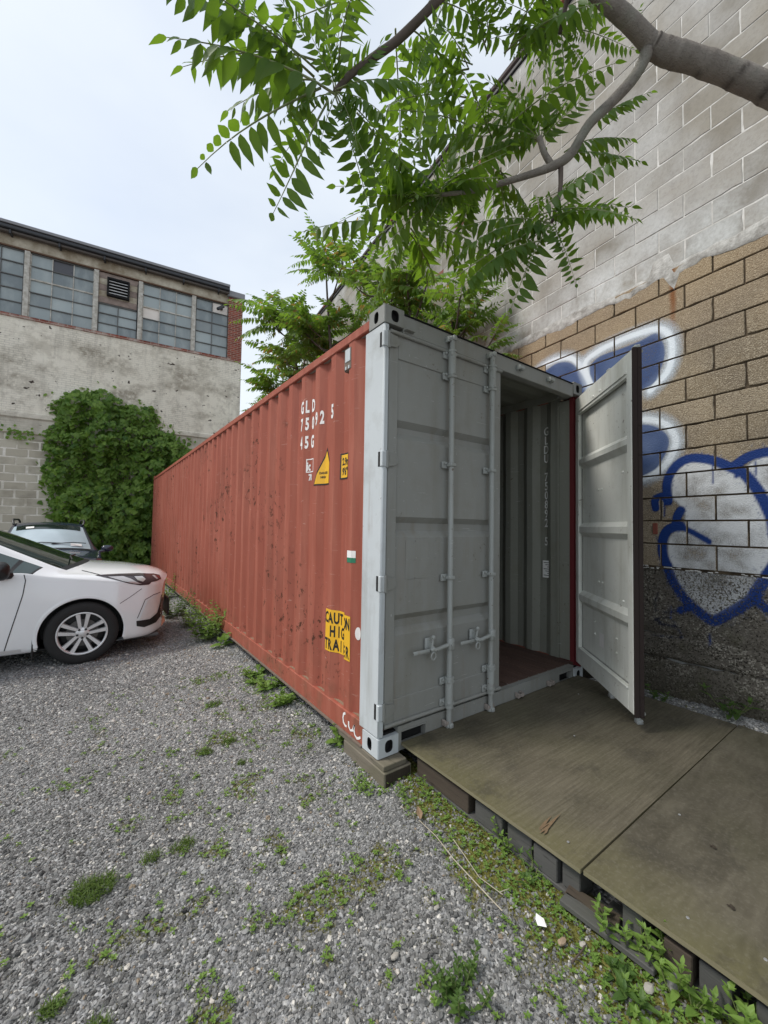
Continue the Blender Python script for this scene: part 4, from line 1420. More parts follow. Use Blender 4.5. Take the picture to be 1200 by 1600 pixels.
def bmat_white():
    N = NT('peeling_white_painted_masonry')
    p = N.pos()
    c = N.mix(N.noise(0.55, 4, 0.6), (0.70, 0.645, 0.535), (0.87, 0.82, 0.71))
    c = N.mix(N.math('MULTIPLY', N.step(N.noise(5.5, 6, 0.7), 0.52, 0.70), 0.5), c, (0.36, 0.32, 0.26))
    dirt = N.step(N.noise(0.9, 5, 0.6, N.sc(p, (0.8, 0.8, 1.4))), 0.50, 0.66)
    c = N.mix(N.math('MULTIPLY', N.math('MULTIPLY', dirt, N.step(N.noise(7, 5, 0.7), 0.30, 0.55)), 0.8), c, (0.27, 0.235, 0.18))
    c = N.mix(N.math('MULTIPLY', N.step(N.noise(1.7, 6, 0.7), 0.52, 0.64), 0.45), c, (0.42, 0.375, 0.30))
    st = N.step(N.noise(2.4, 5, 0.65, N.sc(p, (1.2, 1.2, 0.16))), 0.54, 0.75)
    c = N.mix(N.math('MULTIPLY', st, 0.55), c, (0.30, 0.27, 0.225))
    br = N.n.new('ShaderNodeTexBrick')
    uv = N.n.new('ShaderNodeCombineXYZ')
    s = N.sep(p)
    N.l.new(s[0], uv.inputs[0])
    N.l.new(s[2], uv.inputs[1])
    N.l.new(uv.outputs[0], br.inputs['Vector'])
    br.inputs['Scale'].default_value = 1.0
    br.inputs['Brick Width'].default_value = 0.21
    br.inputs['Row Height'].default_value = 0.068
    br.inputs['Mortar Size'].default_value = 0.007
    br.inputs['Color1'].default_value = (1, 1, 1, 1)
    br.inputs['Color2'].default_value = (0.85, 0.85, 0.85, 1)
    br.inputs['Mortar'].default_value = (0.3, 0.3, 0.3, 1)
    c = N.mix(N.math('MULTIPLY', N.step(N.noise(0.8, 4), 0.42, 0.62), 0.42), c, N.mix(1.0, c, br.outputs['Color'], 'MULTIPLY'))
    hole = N.step(N.noise(5.2, 3, 0.5, N.sc(p, (1, 1, 1.5))), 0.685, 0.70)
    c = N.mix(hole, c, (0.07, 0.055, 0.045))
    z = s[2]
    grey = N.math('SUBTRACT', 1.0, N.step(z, 4.5, 4.75))
    c = N.mix(N.math('MULTIPLY', grey, 0.5), c, (0.40, 0.37, 0.31))
    N.bsdf(c, 0.9, 0, N.bump(N.math('ADD', N.math('MULTIPLY', br.outputs['Fac'], 0.4), N.noise(6, 5)), 0.4, 0.02), spec=0.2)
    return N.mat


def bmat_brick(white=False):
    N = NT('red_brick')
    br = N.n.new('ShaderNodeTexBrick')
    uv = N.n.new('ShaderNodeCombineXYZ')
    s = N.sep()
    N.l.new(N.math('ADD', s[0], s[1]), uv.inputs[0])
    N.l.new(s[2], uv.inputs[1])
    N.l.new(uv.outputs[0], br.inputs['Vector'])
    br.inputs['Scale'].default_value = 1.0
    br.inputs['Brick Width'].default_value = 0.2
    br.inputs['Row Height'].default_value = 0.07
    br.inputs['Mortar Size'].default_value = 0.009
    br.inputs['Color1'].default_value = (0.30, 0.075, 0.048, 1)
    br.inputs['Color2'].default_value = (0.17, 0.045, 0.032, 1)
    br.inputs['Mortar'].default_value = (0.33, 0.25, 0.2, 1)
    c = br.outputs['Color']
    w = N.math('MULTIPLY', N.math('SUBTRACT', 1.0, N.step(N.math('ADD', s[2], N.math('MULTIPLY', N.noise(2.5, 4), 1.6)), 7.9, 8.5)), N.step(N.noise(9, 4), 0.3, 0.5))
    c = N.mix(N.math('MULTIPLY', w, 0.85), c, (0.55, 0.52, 0.46))
    N.bsdf(c, 0.9, 0, N.bump(br.outputs['Fac'], 0.4, 0.01), spec=0.2)
    return N.mat


def bmat_block():
    N = NT('beige_old_block')
    p = N.pos()
    c = N.mix(N.rand(), (0.44, 0.40, 0.32), (0.54, 0.50, 0.41))
    c = N.mix(N.step(N.noise(1.4, 4), 0.45, 0.7), c, (0.28, 0.25, 0.2))
    N.bsdf(c, 0.93, 0, N.bump(N.noise(20, 4), 0.4, 0.01), spec=0.2)
    return N.mat


MAT['bwhite'] = bmat_white()
MAT['bbrick'] = bmat_brick()
MAT['bblock'] = bmat_block()
MAT['bjoint'] = mat_mortar('patchy_pale_joint', (0.46, 0.42, 0.34), (0.80, 0.76, 0.68), 2.6, 0.3)
MAT['fascia'] = mat_mortar('weathered_fascia_board', (0.27, 0.22, 0.155), (0.56, 0.51, 0.41), 2.2, 0.2)
MAT['roof_edge'] = simple('dark_roof_edge', (0.035, 0.037, 0.042), 0.6)
MAT['roof_grey'] = simple('grey_roof_sheet', (0.24, 0.24, 0.25), 0.7)
MAT['sash'] = mat_mortar('peeling_white_window_frame', (0.36, 0.33, 0.28), (0.60, 0.58, 0.53), 9, 0.2)
MAT['sash_dark'] = simple('dark_glazing_bar', (0.11, 0.11, 0.105), 0.7)


def mat_pane():
    N = NT('grimy_window_glass')
    r = N.rand()
    p = N.pos()
    c = N.mix(r, (0.17, 0.20, 0.21), (0.36, 0.41, 0.41))
    c = N.mix(N.math('MULTIPLY', N.step(N.noise(2.5, 5, 0.6, N.sc(p, (1, 1, 0.4))), 0.45, 0.72), 0.6), c, (0.42, 0.46, 0.45))
    c = N.mix(N.step(r, 0.978, 0.982), c, (0.07, 0.07, 0.08))
    N.bsdf(c, N.mix(N.noise(5, 3), 0.18, 0.5), 0, N.bump(N.noise(3, 2), 0.12, 0.02), spec=0.5)
    return N.mat


MAT['pane'] = mat_pane()
MAT['pane_white'] = simple('white_board_pane', (0.74, 0.68, 0.62), 0.8)
MAT['louver_white'] = simple('white_louver_slat', (0.75, 0.75, 0.74), 0.5)
T_LEFT = -19.0
# masonry: upper white wall with windows above, lower lift, ledge
m = MB(B_TF)
m.box(T_LEFT, 0.0, -10.0, 0.0, 4.72, 7.53, 0)
m.box(T_LEFT, -0.02, -9.9, -0.05, -0.4, 4.52, 0)
m.box(T_LEFT, 0.0, -10.0, -0.2, 7.535, 10.0, 1)
m.build('wall', [MAT['bwhite'], MAT['roof_edge']], bld)
m = MB(B_TF)
m.bbox(T_LEFT, 0.005, -0.3, 0.05, 4.525, 4.715, 0.03)
m.build('ledge', MAT['bwhite'], bld)
m = MB(B_TF)
m.box(T_LEFT, -1.5, -0.049, -0.012, -0.4, 4.50)
m.build('mortar', MAT['bjoint'], bld)
# courses of beige blocks low on the wall
bmesh_blk = [None] * 3
for v in range(3):
    mm = MB()
    mm.bbox(0, 0.50, 0, 0.03, 0, 0.215, 0.008)
    bmesh_blk[v] = mm.mesh('block', MAT['bblock'])
BM = Matrix(((BE.x, BN.x, 0, BO.x), (BE.y, BN.y, 0, BO.y), (0, 0, 1, 0), (0, 0, 0, 1)))
nb = 0
big_t = MB(B_TF)
for r in range(19):
    z = -0.3 + r * 0.245
    for k in range(34):
        t = -19 + k * 0.53 + (0.265 if r % 2 else 0)
        if t > -2.2:
            continue
        q = random.Random(r * 100 + k)
        if 1.2 < z < 4.0 and -9.2 < t < -4.6:
            put('block', bmesh_blk[q.randrange(3)], bld, BM @ Matrix.Translation((t + 0.015, -0.035 + q.uniform(-.004, .004), z)) @ Matrix.Diagonal((q.uniform(.92, 1.0), 1, q.uniform(.94, 1.03), 1)))
        elif t > -12:
            big_t.bbox(t + 0.015, t + 0.51, -0.04, -0.005 + q.uniform(-.004, .004), z, z + 0.22, 0.006)
tag(big_t.build('blocks', MAT['bblock'], bld), kind='stuff')
# smooth render between the ledge and the blocks
m = MB(B_TF)
m.box(T_LEFT, -0.02, -0.048, 0.002, 4.10, 4.522)
m.build('render_band', MAT['bwhite'], bld)
m = MB(B_TF)
m.bbox(T_LEFT, -3.2, -0.04, 0.02, 4.06, 4.10, 0.008)
m.build('string_course', MAT['fascia'], bld)
# brick sill, corner pier
m = MB(B_TF)
m.box(T_LEFT, -0.005, -0.35, 0.03, 7.532, 7.62)
m.build('brick_sill', MAT['bbrick'], bld)
m = MB(B_TF)
m.box(-0.50, 0.0, -10.0, 0.012, 7.622, 9.93)
m.build('brick_pier', MAT['bbrick'], bld)
m = MB(B_TF)
m.bbox(-0.56, 0.06, -10.0, 0.10, 9.94, 10.16, 0.02)
m.build('pier_coping', MAT['roof_grey'], bld)
m = MB(B_TF)
m.bbox(0.0, 0.06, -0.3, 0.02, 9.62, 9.93, 0.015)
m.build('gutter_end', MAT['roof_edge'], bld)
# fascia, gutter and roof edge
m = MB(B_TF)
m.box(T_LEFT, -0.503, -0.30, -0.04, 9.66, 10.02)
m.build('fascia_board', MAT['fascia'], bld)
m = MB(B_TF)
m.box(T_LEFT, -0.503, -0.2, 0.0, 9.645, 9.685)
m.build('lintel_trim', simple('brown_lintel', (0.13, 0.075, 0.045), 0.8), bld)
m = MB(B_TF)
m.bbox(T_LEFT, -0.50, -0.2, 0.24, 10.06, 10.17, 0.02, 0)
m.bbox(T_LEFT, -0.50, 0.02, 0.16, 9.985, 10.055, 0.015, 1)
m.build('gutter', [MAT['roof_edge'], simple('rusty_gutter', (0.10, 0.085, 0.075), 0.7)], bld)
m = MB(B_TF)
m.add([(T_LEFT, 0.26, 10.19), (-0.5, 0.26, 10.19), (-0.5, -5.0, 10.75), (T_LEFT, -5.0, 10.75)], [(0, 1, 2, 3)])
m.add([(T_LEFT, 0.26, 10.191), (-0.5, 0.26, 10.191), (-0.5, 0.26, 10.27), (T_LEFT, 0.26, 10.27)], [(0, 1, 2, 3)])
m.add([(T_LEFT, 0.261, 10.27), (-0.5, 0.261, 10.27), (-0.5, -5.0, 10.8), (T_LEFT, -5.0, 10.8)], [(0, 1, 2, 3)])
m.build('roof', MAT['roof_grey'], bld)
for k in range(16):
    t = -0.9 - k * 1.15
    m = MB(B_TF)
    m.bbox(t, t + 0.05, -0.03, 0.2, 9.93, 10.05, 0.008)
    m.build('gutter_bracket', MAT['roof_edge'], bld)
# windows: steel sash divided by pale posts
ZS, ZH = 7.625, 9.64
bays = [(-0.505, -1.60, 2), (-1.72, -3.24, 3), (-3.38, -4.47, 2), (-4.60, -6.19, 3), (-6.33, -7.92, 3), (-8.06, -9.65, 3), (-9.79, -11.4, 3)]
pane_meshes = {}
q = random.Random(12)
for bi, (t1, t0, nx) in enumerate(bays):
    m = MB(B_TF)
    m.bbox(t0 - 0.13, t0 + 0.0, -0.16, -0.02 + 0.03, ZS, ZH, 0.01)
    m.build('window_post', MAT['sash'], bld)
    rows = 5
    infill = bi == 2
    zh = 8.62 if infill else ZH
    if infill:
        rows = 3
    m = MB(B_TF)
    fw = 0.024
    m.box(t0 + 0.001, t1 - 0.001, -0.115, -0.055, ZS, ZS + 0.035, 1)
    m.box(t0 + 0.001, t1 - 0.001, -0.115, -0.055, zh - 0.03, zh, 1)
    pwid = (t1 - t0) / nx
    phei = (zh - ZS) / rows
    for i in range(nx + 1):
        t = t0 + i * pwid
        a, b = (t, t + fw) if i == 0 else ((t - fw, t) if i == nx else (t - fw / 2, t + fw / 2))
        m.box(a + .0015, b - .0015, -0.112, -0.062, ZS + 0.0355, zh - 0.0305, 0 if bi % 2 else 1)
    for j in range(1, rows):
        z = ZS + j * phei
        pale = (bi in (1, 3) and j == 3)
        th = 0.02 if pale else 0.014
        m.box(t0 + 0.003, t1 - 0.003, -0.116, -0.058, z - th, z + th, 0 if pale else 1)
    win = m.build('window', [MAT['sash'], MAT['sash_dark']], bld)
    for i in range(nx):
        for j in range(rows):
            mm = MB(B_TF)
            tl = q.uniform(-.008, .008)
            a0, a1 = t0 + i * pwid + 0.008, t0 + (i + 1) * pwid - 0.008
            z0, z1 = ZS + j * phei + 0.006, ZS + (j + 1) * phei - 0.006
            mm.box(a0, a1, -0.098 + tl, -0.092 + tl, z0, z1)
            board = (bi, i, j) in ((1, 0, 2), (0, 1, 4))
            o = mm.build('pane', MAT['pane_white'] if board else MAT['pane'], win)
            if board:
                o['label'] = 'white boarded pane'
    if infill:
        # patched boards round a louvered vent
        for j in range(5):
            mm = MB(B_TF)
            z0 = 8.635 + j * 0.20
            mm.bbox(t0 + 0.002, t1 - 0.002, -0.10, -0.05 + q.uniform(-.006, .006), z0, z0 + 0.195, 0.004)
            mm.build('board', MAT['fascia'] if j % 2 else simple('peeling_brown_board', (0.27, 0.21, 0.18), 0.9, 0, 0.5, 8), bld)
        lv = MB(B_TF)
        L0, L1, Z0, Z1 = -4.24, -3.62, 8.86, 9.46
        for a in ((L0, L0 + .05, Z0, Z1), (L1 - .05, L1, Z0, Z1), (L0 + .0505, L1 - .0505, Z0, Z0 + .05), (L0 + .0505, L1 - .0505, Z1 - .05, Z1)):
            lv.bbox(a[0], a[1], -0.04, 0.09, a[2], a[3], 0.004, 0)
        lv.box(L0 + .02, L1 - .02, -0.045, -0.02, Z0 + .02, Z1 - .02, 0)
        louver = lv.build('louver', [MAT['black']], bld)
        for j in range(5):
            mm = MB(B_TF)
            z = Z0 + 0.075 + j * 0.098
            mm.prism([(0.075, z), (0.08, z + 0.005), (0.0, z + 0.062), (-0.004, z + 0.056)], 0, L0 + 0.055, L1 - 0.055)
            mm.build('slat', MAT['louver_white'], louver)
m = MB(B_TF)
m.bbox(-3.40, -3.36, -0.1, 0.0, ZS, 9.5, 0.006)
m.build('downpipe', MAT['black'], bld)
# security camera on the last window post
scam = thing('security_camera', bp(-0.78, 0.0, 9.35), 'small dark security camera on a bracket beside the red brick pier', 'camera')
m = MB(B_TF)
m.bbox(-0.80, -0.70, -0.09, 0.02, 9.40, 9.50, 0.006)
m.tube([(-0.75, 0.0, 9.43), (-0.77, 0.16, 9.43)], 0.018, 8)
m.build('bracket', MAT['roof_edge'], scam)
m = MB(B_TF)
m.tube([(-0.70, 0.14, 9.46), (-0.90, 0.22, 9.27)], [0.055, 0.055], 10)
m.tube([(-0.90, 0.22, 9.27), (-0.915, 0.225, 9.255)], [0.045, 0.04], 10)
m.build('camera_body', MAT['roof_edge'], scam, 40)

# dark low roof seen in the gap beyond the container
shed = thing('lean_to_shed', (3.4, 15.3, -0.2), 'dark lean-to roof in the gap between factory and trees', 'shed')
m = MB()
m.box(2.6, 4.6, 14.3, 17.0, -0.3, 4.4)
m.build('wall', MAT['roof_edge'], shed)
m = MB()
m.prism([(2.75, 4.41), (4.7, 4.41), (4.7, 6.1), (2.75, 5.3)], 1, 14.1, 17.2)
m.build('roof', simple('dark_tar_roof', (0.035, 0.028, 0.024), 0.8), shed)

# ------------------------------------------------------------------ leaf materials and ivy


def mat_leaf(name, a, b, trans, young=None, rough=0.5):
    N = NT(name)
    r = N.rand()
    c = N.mix(r, a, b)
    c = N.mix(N.step(N.noise(1.3, 2), 0.35, 0.65), c, N.mix(0.5, c, b))
    t = N.mix(r, trans, tuple(x * 0.7 for x in trans))
    if young:
        k = N.math('MULTIPLY', N.step(N.attr('young', 'INSTANCER')[2] if 0 else N.rand(), 0.93, 0.96), 0.7)
        c = N.mix(k, c, young)
        t = N.mix(k, t, tuple(min(1, x * 2.2) for x in young))
    d = N.n.new('ShaderNodeBsdfPrincipled')
    N.l.new(c, d.inputs['Base Color'])
    d.inputs['Roughness'].default_value = rough
    d.inputs['Specular IOR Level'].default_value = 0.35
    tr = N.n.new('ShaderNodeBsdfTranslucent')
    N.l.new(t, tr.inputs['Color'])
    mx = N.n.new('ShaderNodeMixShader')
    mx.inputs[0].default_value = 0.44
    N.l.new(d.outputs[0], mx.inputs[1])
    N.l.new(tr.outputs[0], mx.inputs[2])
    N.l.new(mx.outputs[0], N.out.inputs['Surface'])
    return N.mat


MAT['ivy'] = mat_leaf('ivy_leaf', (0.045, 0.115, 0.026), (0.24, 0.37, 0.07), (0.24, 0.44, 0.04))
ivy = thing('ivy', bp(-3.6, 0.2, -0.2), 'thick green ivy climbing the factory wall behind the parked cars', 'ivy')
# outline of the patch on the wall (t, z)
IV = [(-5.3, 1.3), (-5.55, 2.6), (-5.62, 3.9), (-5.35, 4.45), (-5.45, 5.15), (-5.0, 5.45), (-4.5, 5.60), (-4.25, 5.75), (-3.6, 5.45), (-2.85, 5.20), (-2.65, 4.6), (-2.1, 4.5), (-1.75, 4.35), (-1.5, 3.7), (-1.35, 2.5), (-1.3, 0.4), (-1.6, -0.3), (-3.3, -0.3), (-4.7, 0.6), (-4.9, 1.2)]
q = random.Random(5)
pts = []
while len(pts) < 9500:
    P = np.array([(q.uniform(-5.9, -1.0), q.uniform(-0.3, 6.0)) for _ in range(800)])
    d = poly_d(P, IV, False)
    for (t, z), dd in zip(P, d):
        lump = mnoise.noise(Vector((t * 0.9, z * 0.9, 2.2))) + 0.5 * mnoise.noise(Vector((t * 2.3, z * 2.3, 6.2)))
        if dd < 0.05 + 0.26 * lump - (0.12 if q.random() < .45 else 0) or (dd < 0.30 and q.random() < 0.05):
            fine_ = mnoise.noise(Vector((t * 4.1, z * 4.1, 1.2)))
            thick = (0.22 if fine_ < -0.20 else 1 + 0.35 * fine_) * min(1, max(0, -dd / 0.55)) ** 0.6 * (0.50 + 0.62 * lump) + 0.05
            pts.append((t, thick * (1 - 0.55 * q.random() ** 2.2), z))
m = MB()
for t, w, z in pts[:9500]:
    sz = q.choice((q.uniform(0.06, 0.10), q.uniform(0.10, 0.18)))
    c = bp(t, max(0.03, w), z)
    yaw, pit, rol = q.gauss(0, 0.6), q.uniform(0.05, 1.35), q.uniform(-0.8, 0.8)
    # leaf hangs: normal tilts up and outwards
    nrm = (BN * math.cos(pit) + Vector((0, 0, 1)) * math.sin(pit) + BE * yaw * 0.8).normalized()
    down = Vector((0, 0, -1)) - nrm * Vector((0, 0, -1)).dot(nrm)
    down.normalize()
    side = nrm.cross(down)
    dd = down * math.cos(rol) + side * math.sin(rol)
    ss = nrm.cross(dd)
    P5 = [c - dd * sz * 0.5, c + ss * sz * 0.55 - dd * sz * 0.25 - nrm * sz * .1, c + ss * sz * 0.35 + dd * sz * 0.25 - nrm * sz * .08, c + dd * sz * 0.75 - nrm * sz * .2, c - ss * sz * 0.35 + dd * sz * 0.25 - nrm * sz * .08, c - ss * sz * 0.55 - dd * sz * 0.25 - nrm * sz * .1]
    m.add(P5, [(0, 1, 2, 3), (0, 3, 4, 5)])
tag(m.build('leaves', MAT['ivy'], ivy, fix=False), kind='stuff')
m = MB()
for k in range(26):
    t = q.uniform(-4.6, -1.6)
    p = [bp(t, 0.02, -0.3)]
    for j in range(7):
        t += q.gauss(-0.05, 0.16)
        p.append(bp(t, 0.03 + 0.05 * q.random(), -0.3 + (j + 1) * q.uniform(0.6, 0.78)))
    m.tube(p, [0.022 - 0.0025 * i for i in range(8)], 5)
m.build('stems', simple('ivy_stem', (0.10, 0.07, 0.045), 0.9), ivy)
sp = thing('ivy_sprig', bp(-6.1, 0.05, 4.0), 'small ivy sprig on the ledge left of the big ivy', 'ivy')
m = MB()
for k in range(46):
    c = bp(-6.15 + q.gauss(0, 0.25), 0.05 + 0.08 * q.random(), 4.06 + q.gauss(0, 0.09) - (0.14 if q.random() < .3 else 0))
    a = q.uniform(0, 6.28)
    u = Vector((math.cos(a), 0.2, math.sin(a))) * 0.05
    v = Vector((-math.sin(a), 0.1, math.cos(a))) * 0.04
    m.add([c - u, c + v, c + u, c - v], [(0, 1, 2, 3)])
tag(m.build('leaves', MAT['ivy'], sp, fix=False), kind='stuff')

# ------------------------------------------------------------------ vehicles


def mat_paint(name, col, rough=0.25, coat=0.6, dust=0.15):
    N = NT(name)
    c = N.mix(N.math('MULTIPLY', N.step(N.noise(2.0, 5), 0.4, 0.75), dust), col, (0.33, 0.31, 0.28))
    N.bsdf(c, rough, 0, None, spec=0.5, Coat_Weight=coat, Coat_Roughness=0.06)
    return N.mat


def mat_glass(name, col, rough=0.04):
    N = NT(name)
    c = N.mix(N.noise(1.5, 3), col, tuple(x * 1.7 for x in col))
    N.bsdf(c, rough, 0, None, spec=0.6, Coat_Weight=0.4, Coat_Roughness=0.03)
    return N.mat


MAT['van_white'] = mat_paint('white_car_paint', (0.80, 0.825, 0.84), 0.18, 1.0, 0.06)
MAT['suv_blue'] = mat_paint('dark_navy_car_paint', (0.012, 0.018, 0.042), 0.22, 0.8, 0.03)
MAT['glass_dark'] = mat_glass('dark_tinted_glass', (0.010, 0.017, 0.013))
MAT['glass_side'] = mat_glass('side_window_glass', (0.035, 0.055, 0.055))
MAT['trim'] = simple('black_plastic_trim', (0.012, 0.012, 0.013), 0.45)
MAT['tyre'] = simple('black_tyre_rubber', (0.018, 0.018, 0.018), 0.85, 0, 0.25, 20)
MAT['alloy'] = simple('silver_alloy', (0.72, 0.72, 0.73), 0.36, 0.6, 0.05)
MAT['lamp_clear'] = simple('clear_headlamp', (0.50, 0.49, 0.49), 0.08, 0.35, 0.25, 14)
MAT['lamp_red'] = simple('dark_red_lamp', (0.16, 0.02, 0.022), 0.15)
MAT['lamp_dark'] = simple('dark_headlamp_lens', (0.04, 0.03, 0.033), 0.08)


def T(tab):
    return lambda x: table(tab, x)


def rounded(tab, k=0.06):
    """table lookup blurred over +-k so profile corners are round"""
    return lambda x: sum(table(tab, x + k * d) * w for d, w in ((-1, .12), (-.5, .22), (0, .32), (.5, .22), (1, .12)))


class Car:
    NF, NR, NS, NU, NTP = 2, 3, 16, 12, 14

    def __init__(self, tf, P):
        self.tf, self.P = tf, P
        L = P['len']
        st, s = [], 0.0
        while s < L - 1e-6:
            st.append(s)
            fine = any(abs(s + 0.25 - a) < 0.62 for a in P['axles']) or s < 0.35
            s += 0.022 if fine else 0.06
        st.append(L)
        self.st = st
        self.rows = [self.section(s) for s in st]           # half sections (s, lat, h)
        self.nj = len(self.rows[0])

    def section(self, s):
        f = self.P
        zb, wl, wm, zm, wb, zbl, we, ze, zt = (f[k](s) for k in ('zb', 'wlow', 'wmax', 'zmax', 'wbelt', 'zbelt', 'wedge', 'zedge', 'ztop'))
        bow = f['bow'](s)
        pts = [(lerp(0, wl - 0.05, i / self.NF), zb) for i in range(self.NF)]
        for i in range(self.NR):
            a = math.pi / 2 * i / self.NR
            pts.append((wl - 0.05 + 0.05 * math.sin(a), zb + 0.06 - 0.06 * math.cos(a)))
        # lower side: quadratic through low, widest, belt
        lo, mid, hi = (wl, zb + 0.06), (wm, zm), (wb, zbl)
        tm = (mid[1] - lo[1]) / max(1e-3, hi[1] - lo[1])
        for i in range(self.NS):
            t = i / self.NS
            z = lerp(lo[1], hi[1], t)
            w = lo[0] * (t - tm) * (t - 1) / (tm * 1.0) + mid[0] * t * (t - 1) / (tm * (tm - 1)) + hi[0] * t * (t - tm) / (1 - tm)
            pts.append((w, z))
        for i in range(self.NU):
            t = i / self.NU
            bulge = f['ubulge'](s) * 4 * t * (1 - t)
            pts.append((lerp(wb, we, t) + bulge, lerp(zbl, ze, t) + bulge * 0.5))
        for i in range(self.NTP + 1):
            t = i / self.NTP
            lat = we * (1 - t)
            pts.append((lat, ze + (zt - ze) * (1 - (1 - t) ** f['crown'](s))))
        out = []
        for lat, z in pts:
            b = bow * min(1.0, (abs(lat) / max(wm, 0.01))) ** 2.0
            out.append((s + b, lat, z))
        return out

    def faces(self):
        """yield (station, j, side)"""
        for i in range(len(self.st) - 1):
            for j in range(self.nj - 1):
                yield i, j

    def build(self, name_root):
        P = self.P
        groups = {}
        R = P['arch']
        js = self.NF + self.NR
        ju = js + self.NS
        jt = ju + self.NU

        def kind(i, j):
            s = 0.5 * (self.st[i] + self.st[i + 1])
            if j >= jt:
                k = j - jt
                if P['ws'][0] < s < P['ws'][1] and k >= 1:
                    return 'windshield'
                if P['cowl'][0] < s <= P['cowl'][1] and k >= 1:
                    return 'cowl'
                if P['rearwin'][0] < s < P['rearwin'][1] and k >= 2:
                    return 'rear_window'
            elif j >= ju:
                k = j - ju
                for a, b in P['side']:
                    if a < s < b and 1 <= k < self.NU - 2:
                        return 'side_window'
                if P['side'][0][0] - 0.02 < s < P['side'][-1][1] + .02 and 1 <= k < self.NU - 2:
                    return 'window_pillar'
            elif js <= j:
                a = self.rows[i][j]
                b = self.rows[i + 1][j + 1]
                cs, ch = (a[0] + b[0]) / 2, (a[2] + b[2]) / 2
                for ax in P['axles']:
                    if math.hypot(cs - ax, ch - P['wr']) < R:
                        return None
            elif j >= self.NF - 1:
                a, b = self.rows[i][j], self.rows[i + 1][j + 1]
                for ax in P['axles']:
                    if abs((a[0] + b[0]) / 2 - ax) < R:
                        return None
            return 'body'

        def snap(p, j):
            s, l, h = p
            if l > 0.6 and j >= js and j < ju:
                for ax in P['axles']:
                    d = math.hypot(s - ax, h - P['wr'])
                    if R - 0.07 < d < R + 0.018 and d > 0:
                        k = R / d
                        return (ax + (s - ax) * k, l, P['wr'] + (h - P['wr']) * k)
            return p

        snapped = [[snap(p, j) for j, p in enumerate(r)] for r in self.rows]
        self.bv, self.bf = [], []
        acc = {}
        for side in (1, -1):
            for i, j in self.faces():
                k = kind(i, j)
                if k is None:
                    continue
                key = (k, side) if k in ('side_window', 'window_pillar') else (k, 0)
                m = acc.setdefault(key, (MB(), {}))
                f = []
                for a, b in ((i, j), (i, j + 1), (i + 1, j + 1), (i + 1, j)):
                    s, l, h = snapped[a][b]
                    kk = (a, b, side if abs(l) > 1e-6 else 0)
                    if kk not in m[1]:
                        m[1][kk] = len(m[0].v)
                        m[0].v.append(tuple(self.tf(s, l * side, h)))
                    f.append(m[1][kk])
                m[0].f.append(tuple(f) if side > 0 else tuple(reversed(f)))
                m[0].m.append(0)
        # nose and tail caps
        mb = acc[('body', 0)][0]
        for i in (0, len(self.st) - 1):
            loop = [self.tf(s, l, h) for s, l, h in snapped[i]] + [self.tf(s, -l, h) for s, l, h in reversed(snapped[i])][1:-1]
            mb.add(loop, [tuple(range(len(loop)))])
        self.bvh = BVHTree.FromPolygons([Vector(v) for v in mb.v], mb.f)
        self.acc = acc
        return acc

    def hit(self, s, h, side=1, direction=None):
        """point and normal on the body seen square from the side at (s, h)"""
        d = Vector(self.tf(0, -side, 0)) - Vector(self.tf(0, 0, 0))
        o = Vector(self.tf(s, side * 3.0, h))
        if direction is not None:
            d = (Vector(self.tf(*direction)) - Vector(self.tf(0, 0, 0)))
            o = Vector(self.tf(s, side * 0.9, h)) - d.normalized() * 3
        p, n, _, _ = self.bvh.ray_cast(o, d.normalized())
        if p is None:
            return None
        if n.dot(d) > 0:
            n = -n
        return p, n

    def patch(self, name, poly, mat, parent, side=1, off=0.004, cuts=3, depth=0.0, smooth=60):
        bm = bmesh.new()
        vs = [bm.verts.new((a, b, 0)) for a, b in poly]
        f = bm.faces.new(vs)
        bmesh.ops.triangulate(bm, faces=[f])
        for _ in range(cuts):
            bmesh.ops.subdivide_edges(bm, edges=bm.edges[:], cuts=1, use_grid_fill=True)
            bmesh.ops.triangulate(bm, faces=bm.faces[:])
        last = None
        for v in bm.verts:
            h = self.hit(v.co.x, v.co.y, side)
            if h is None:
                v.co = last if last is not None else Vector(self.tf(v.co.x, 0.9 * side, v.co.y))
                continue
            v.co = h[0] + h[1] * off
            last = v.co.copy()
        me = bpy.data.meshes.new(name)
        bm.to_mesh(me)
        bm.free()
        me.materials.append(mat)
        me.polygons.foreach_set('use_smooth', [True] * len(me.polygons))
        return put(name, me, parent)

    def seam(self, name, pts, w, mat, parent, side=1, off=0.0025):
        dense = []
        for (a, b) in zip(pts, pts[1:]):
            n = max(2, int(math.hypot(a[0] - b[0], a[1] - b[1]) / 0.03))
            dense += [(lerp(a[0], b[0], k / n), lerp(a[1], b[1], k / n)) for k in range(n)]
        dense.append(pts[-1])
        rows = [[], []]
        for i, p in enumerate(dense):
            q0, q1 = dense[max(0, i - 1)], dense[min(len(dense) - 1, i + 1)]
            d = Vector((q1[0] - q0[0], q1[1] - q0[1])).normalized()
            for r, sg in ((0, 1), (1, -1)):
                h = self.hit(p[0] - d.y * w / 2 * sg, p[1] + d.x * w / 2 * sg, side)
                if h:
                    rows[r].append(h[0] + h[1] * off)
        n = min(len(rows[0]), len(rows[1]))
        if n < 2:
            return
        m = MB()
        m.grid([rows[0][:n], rows[1][:n]])
        return m.build(name, mat, parent, fix=False)


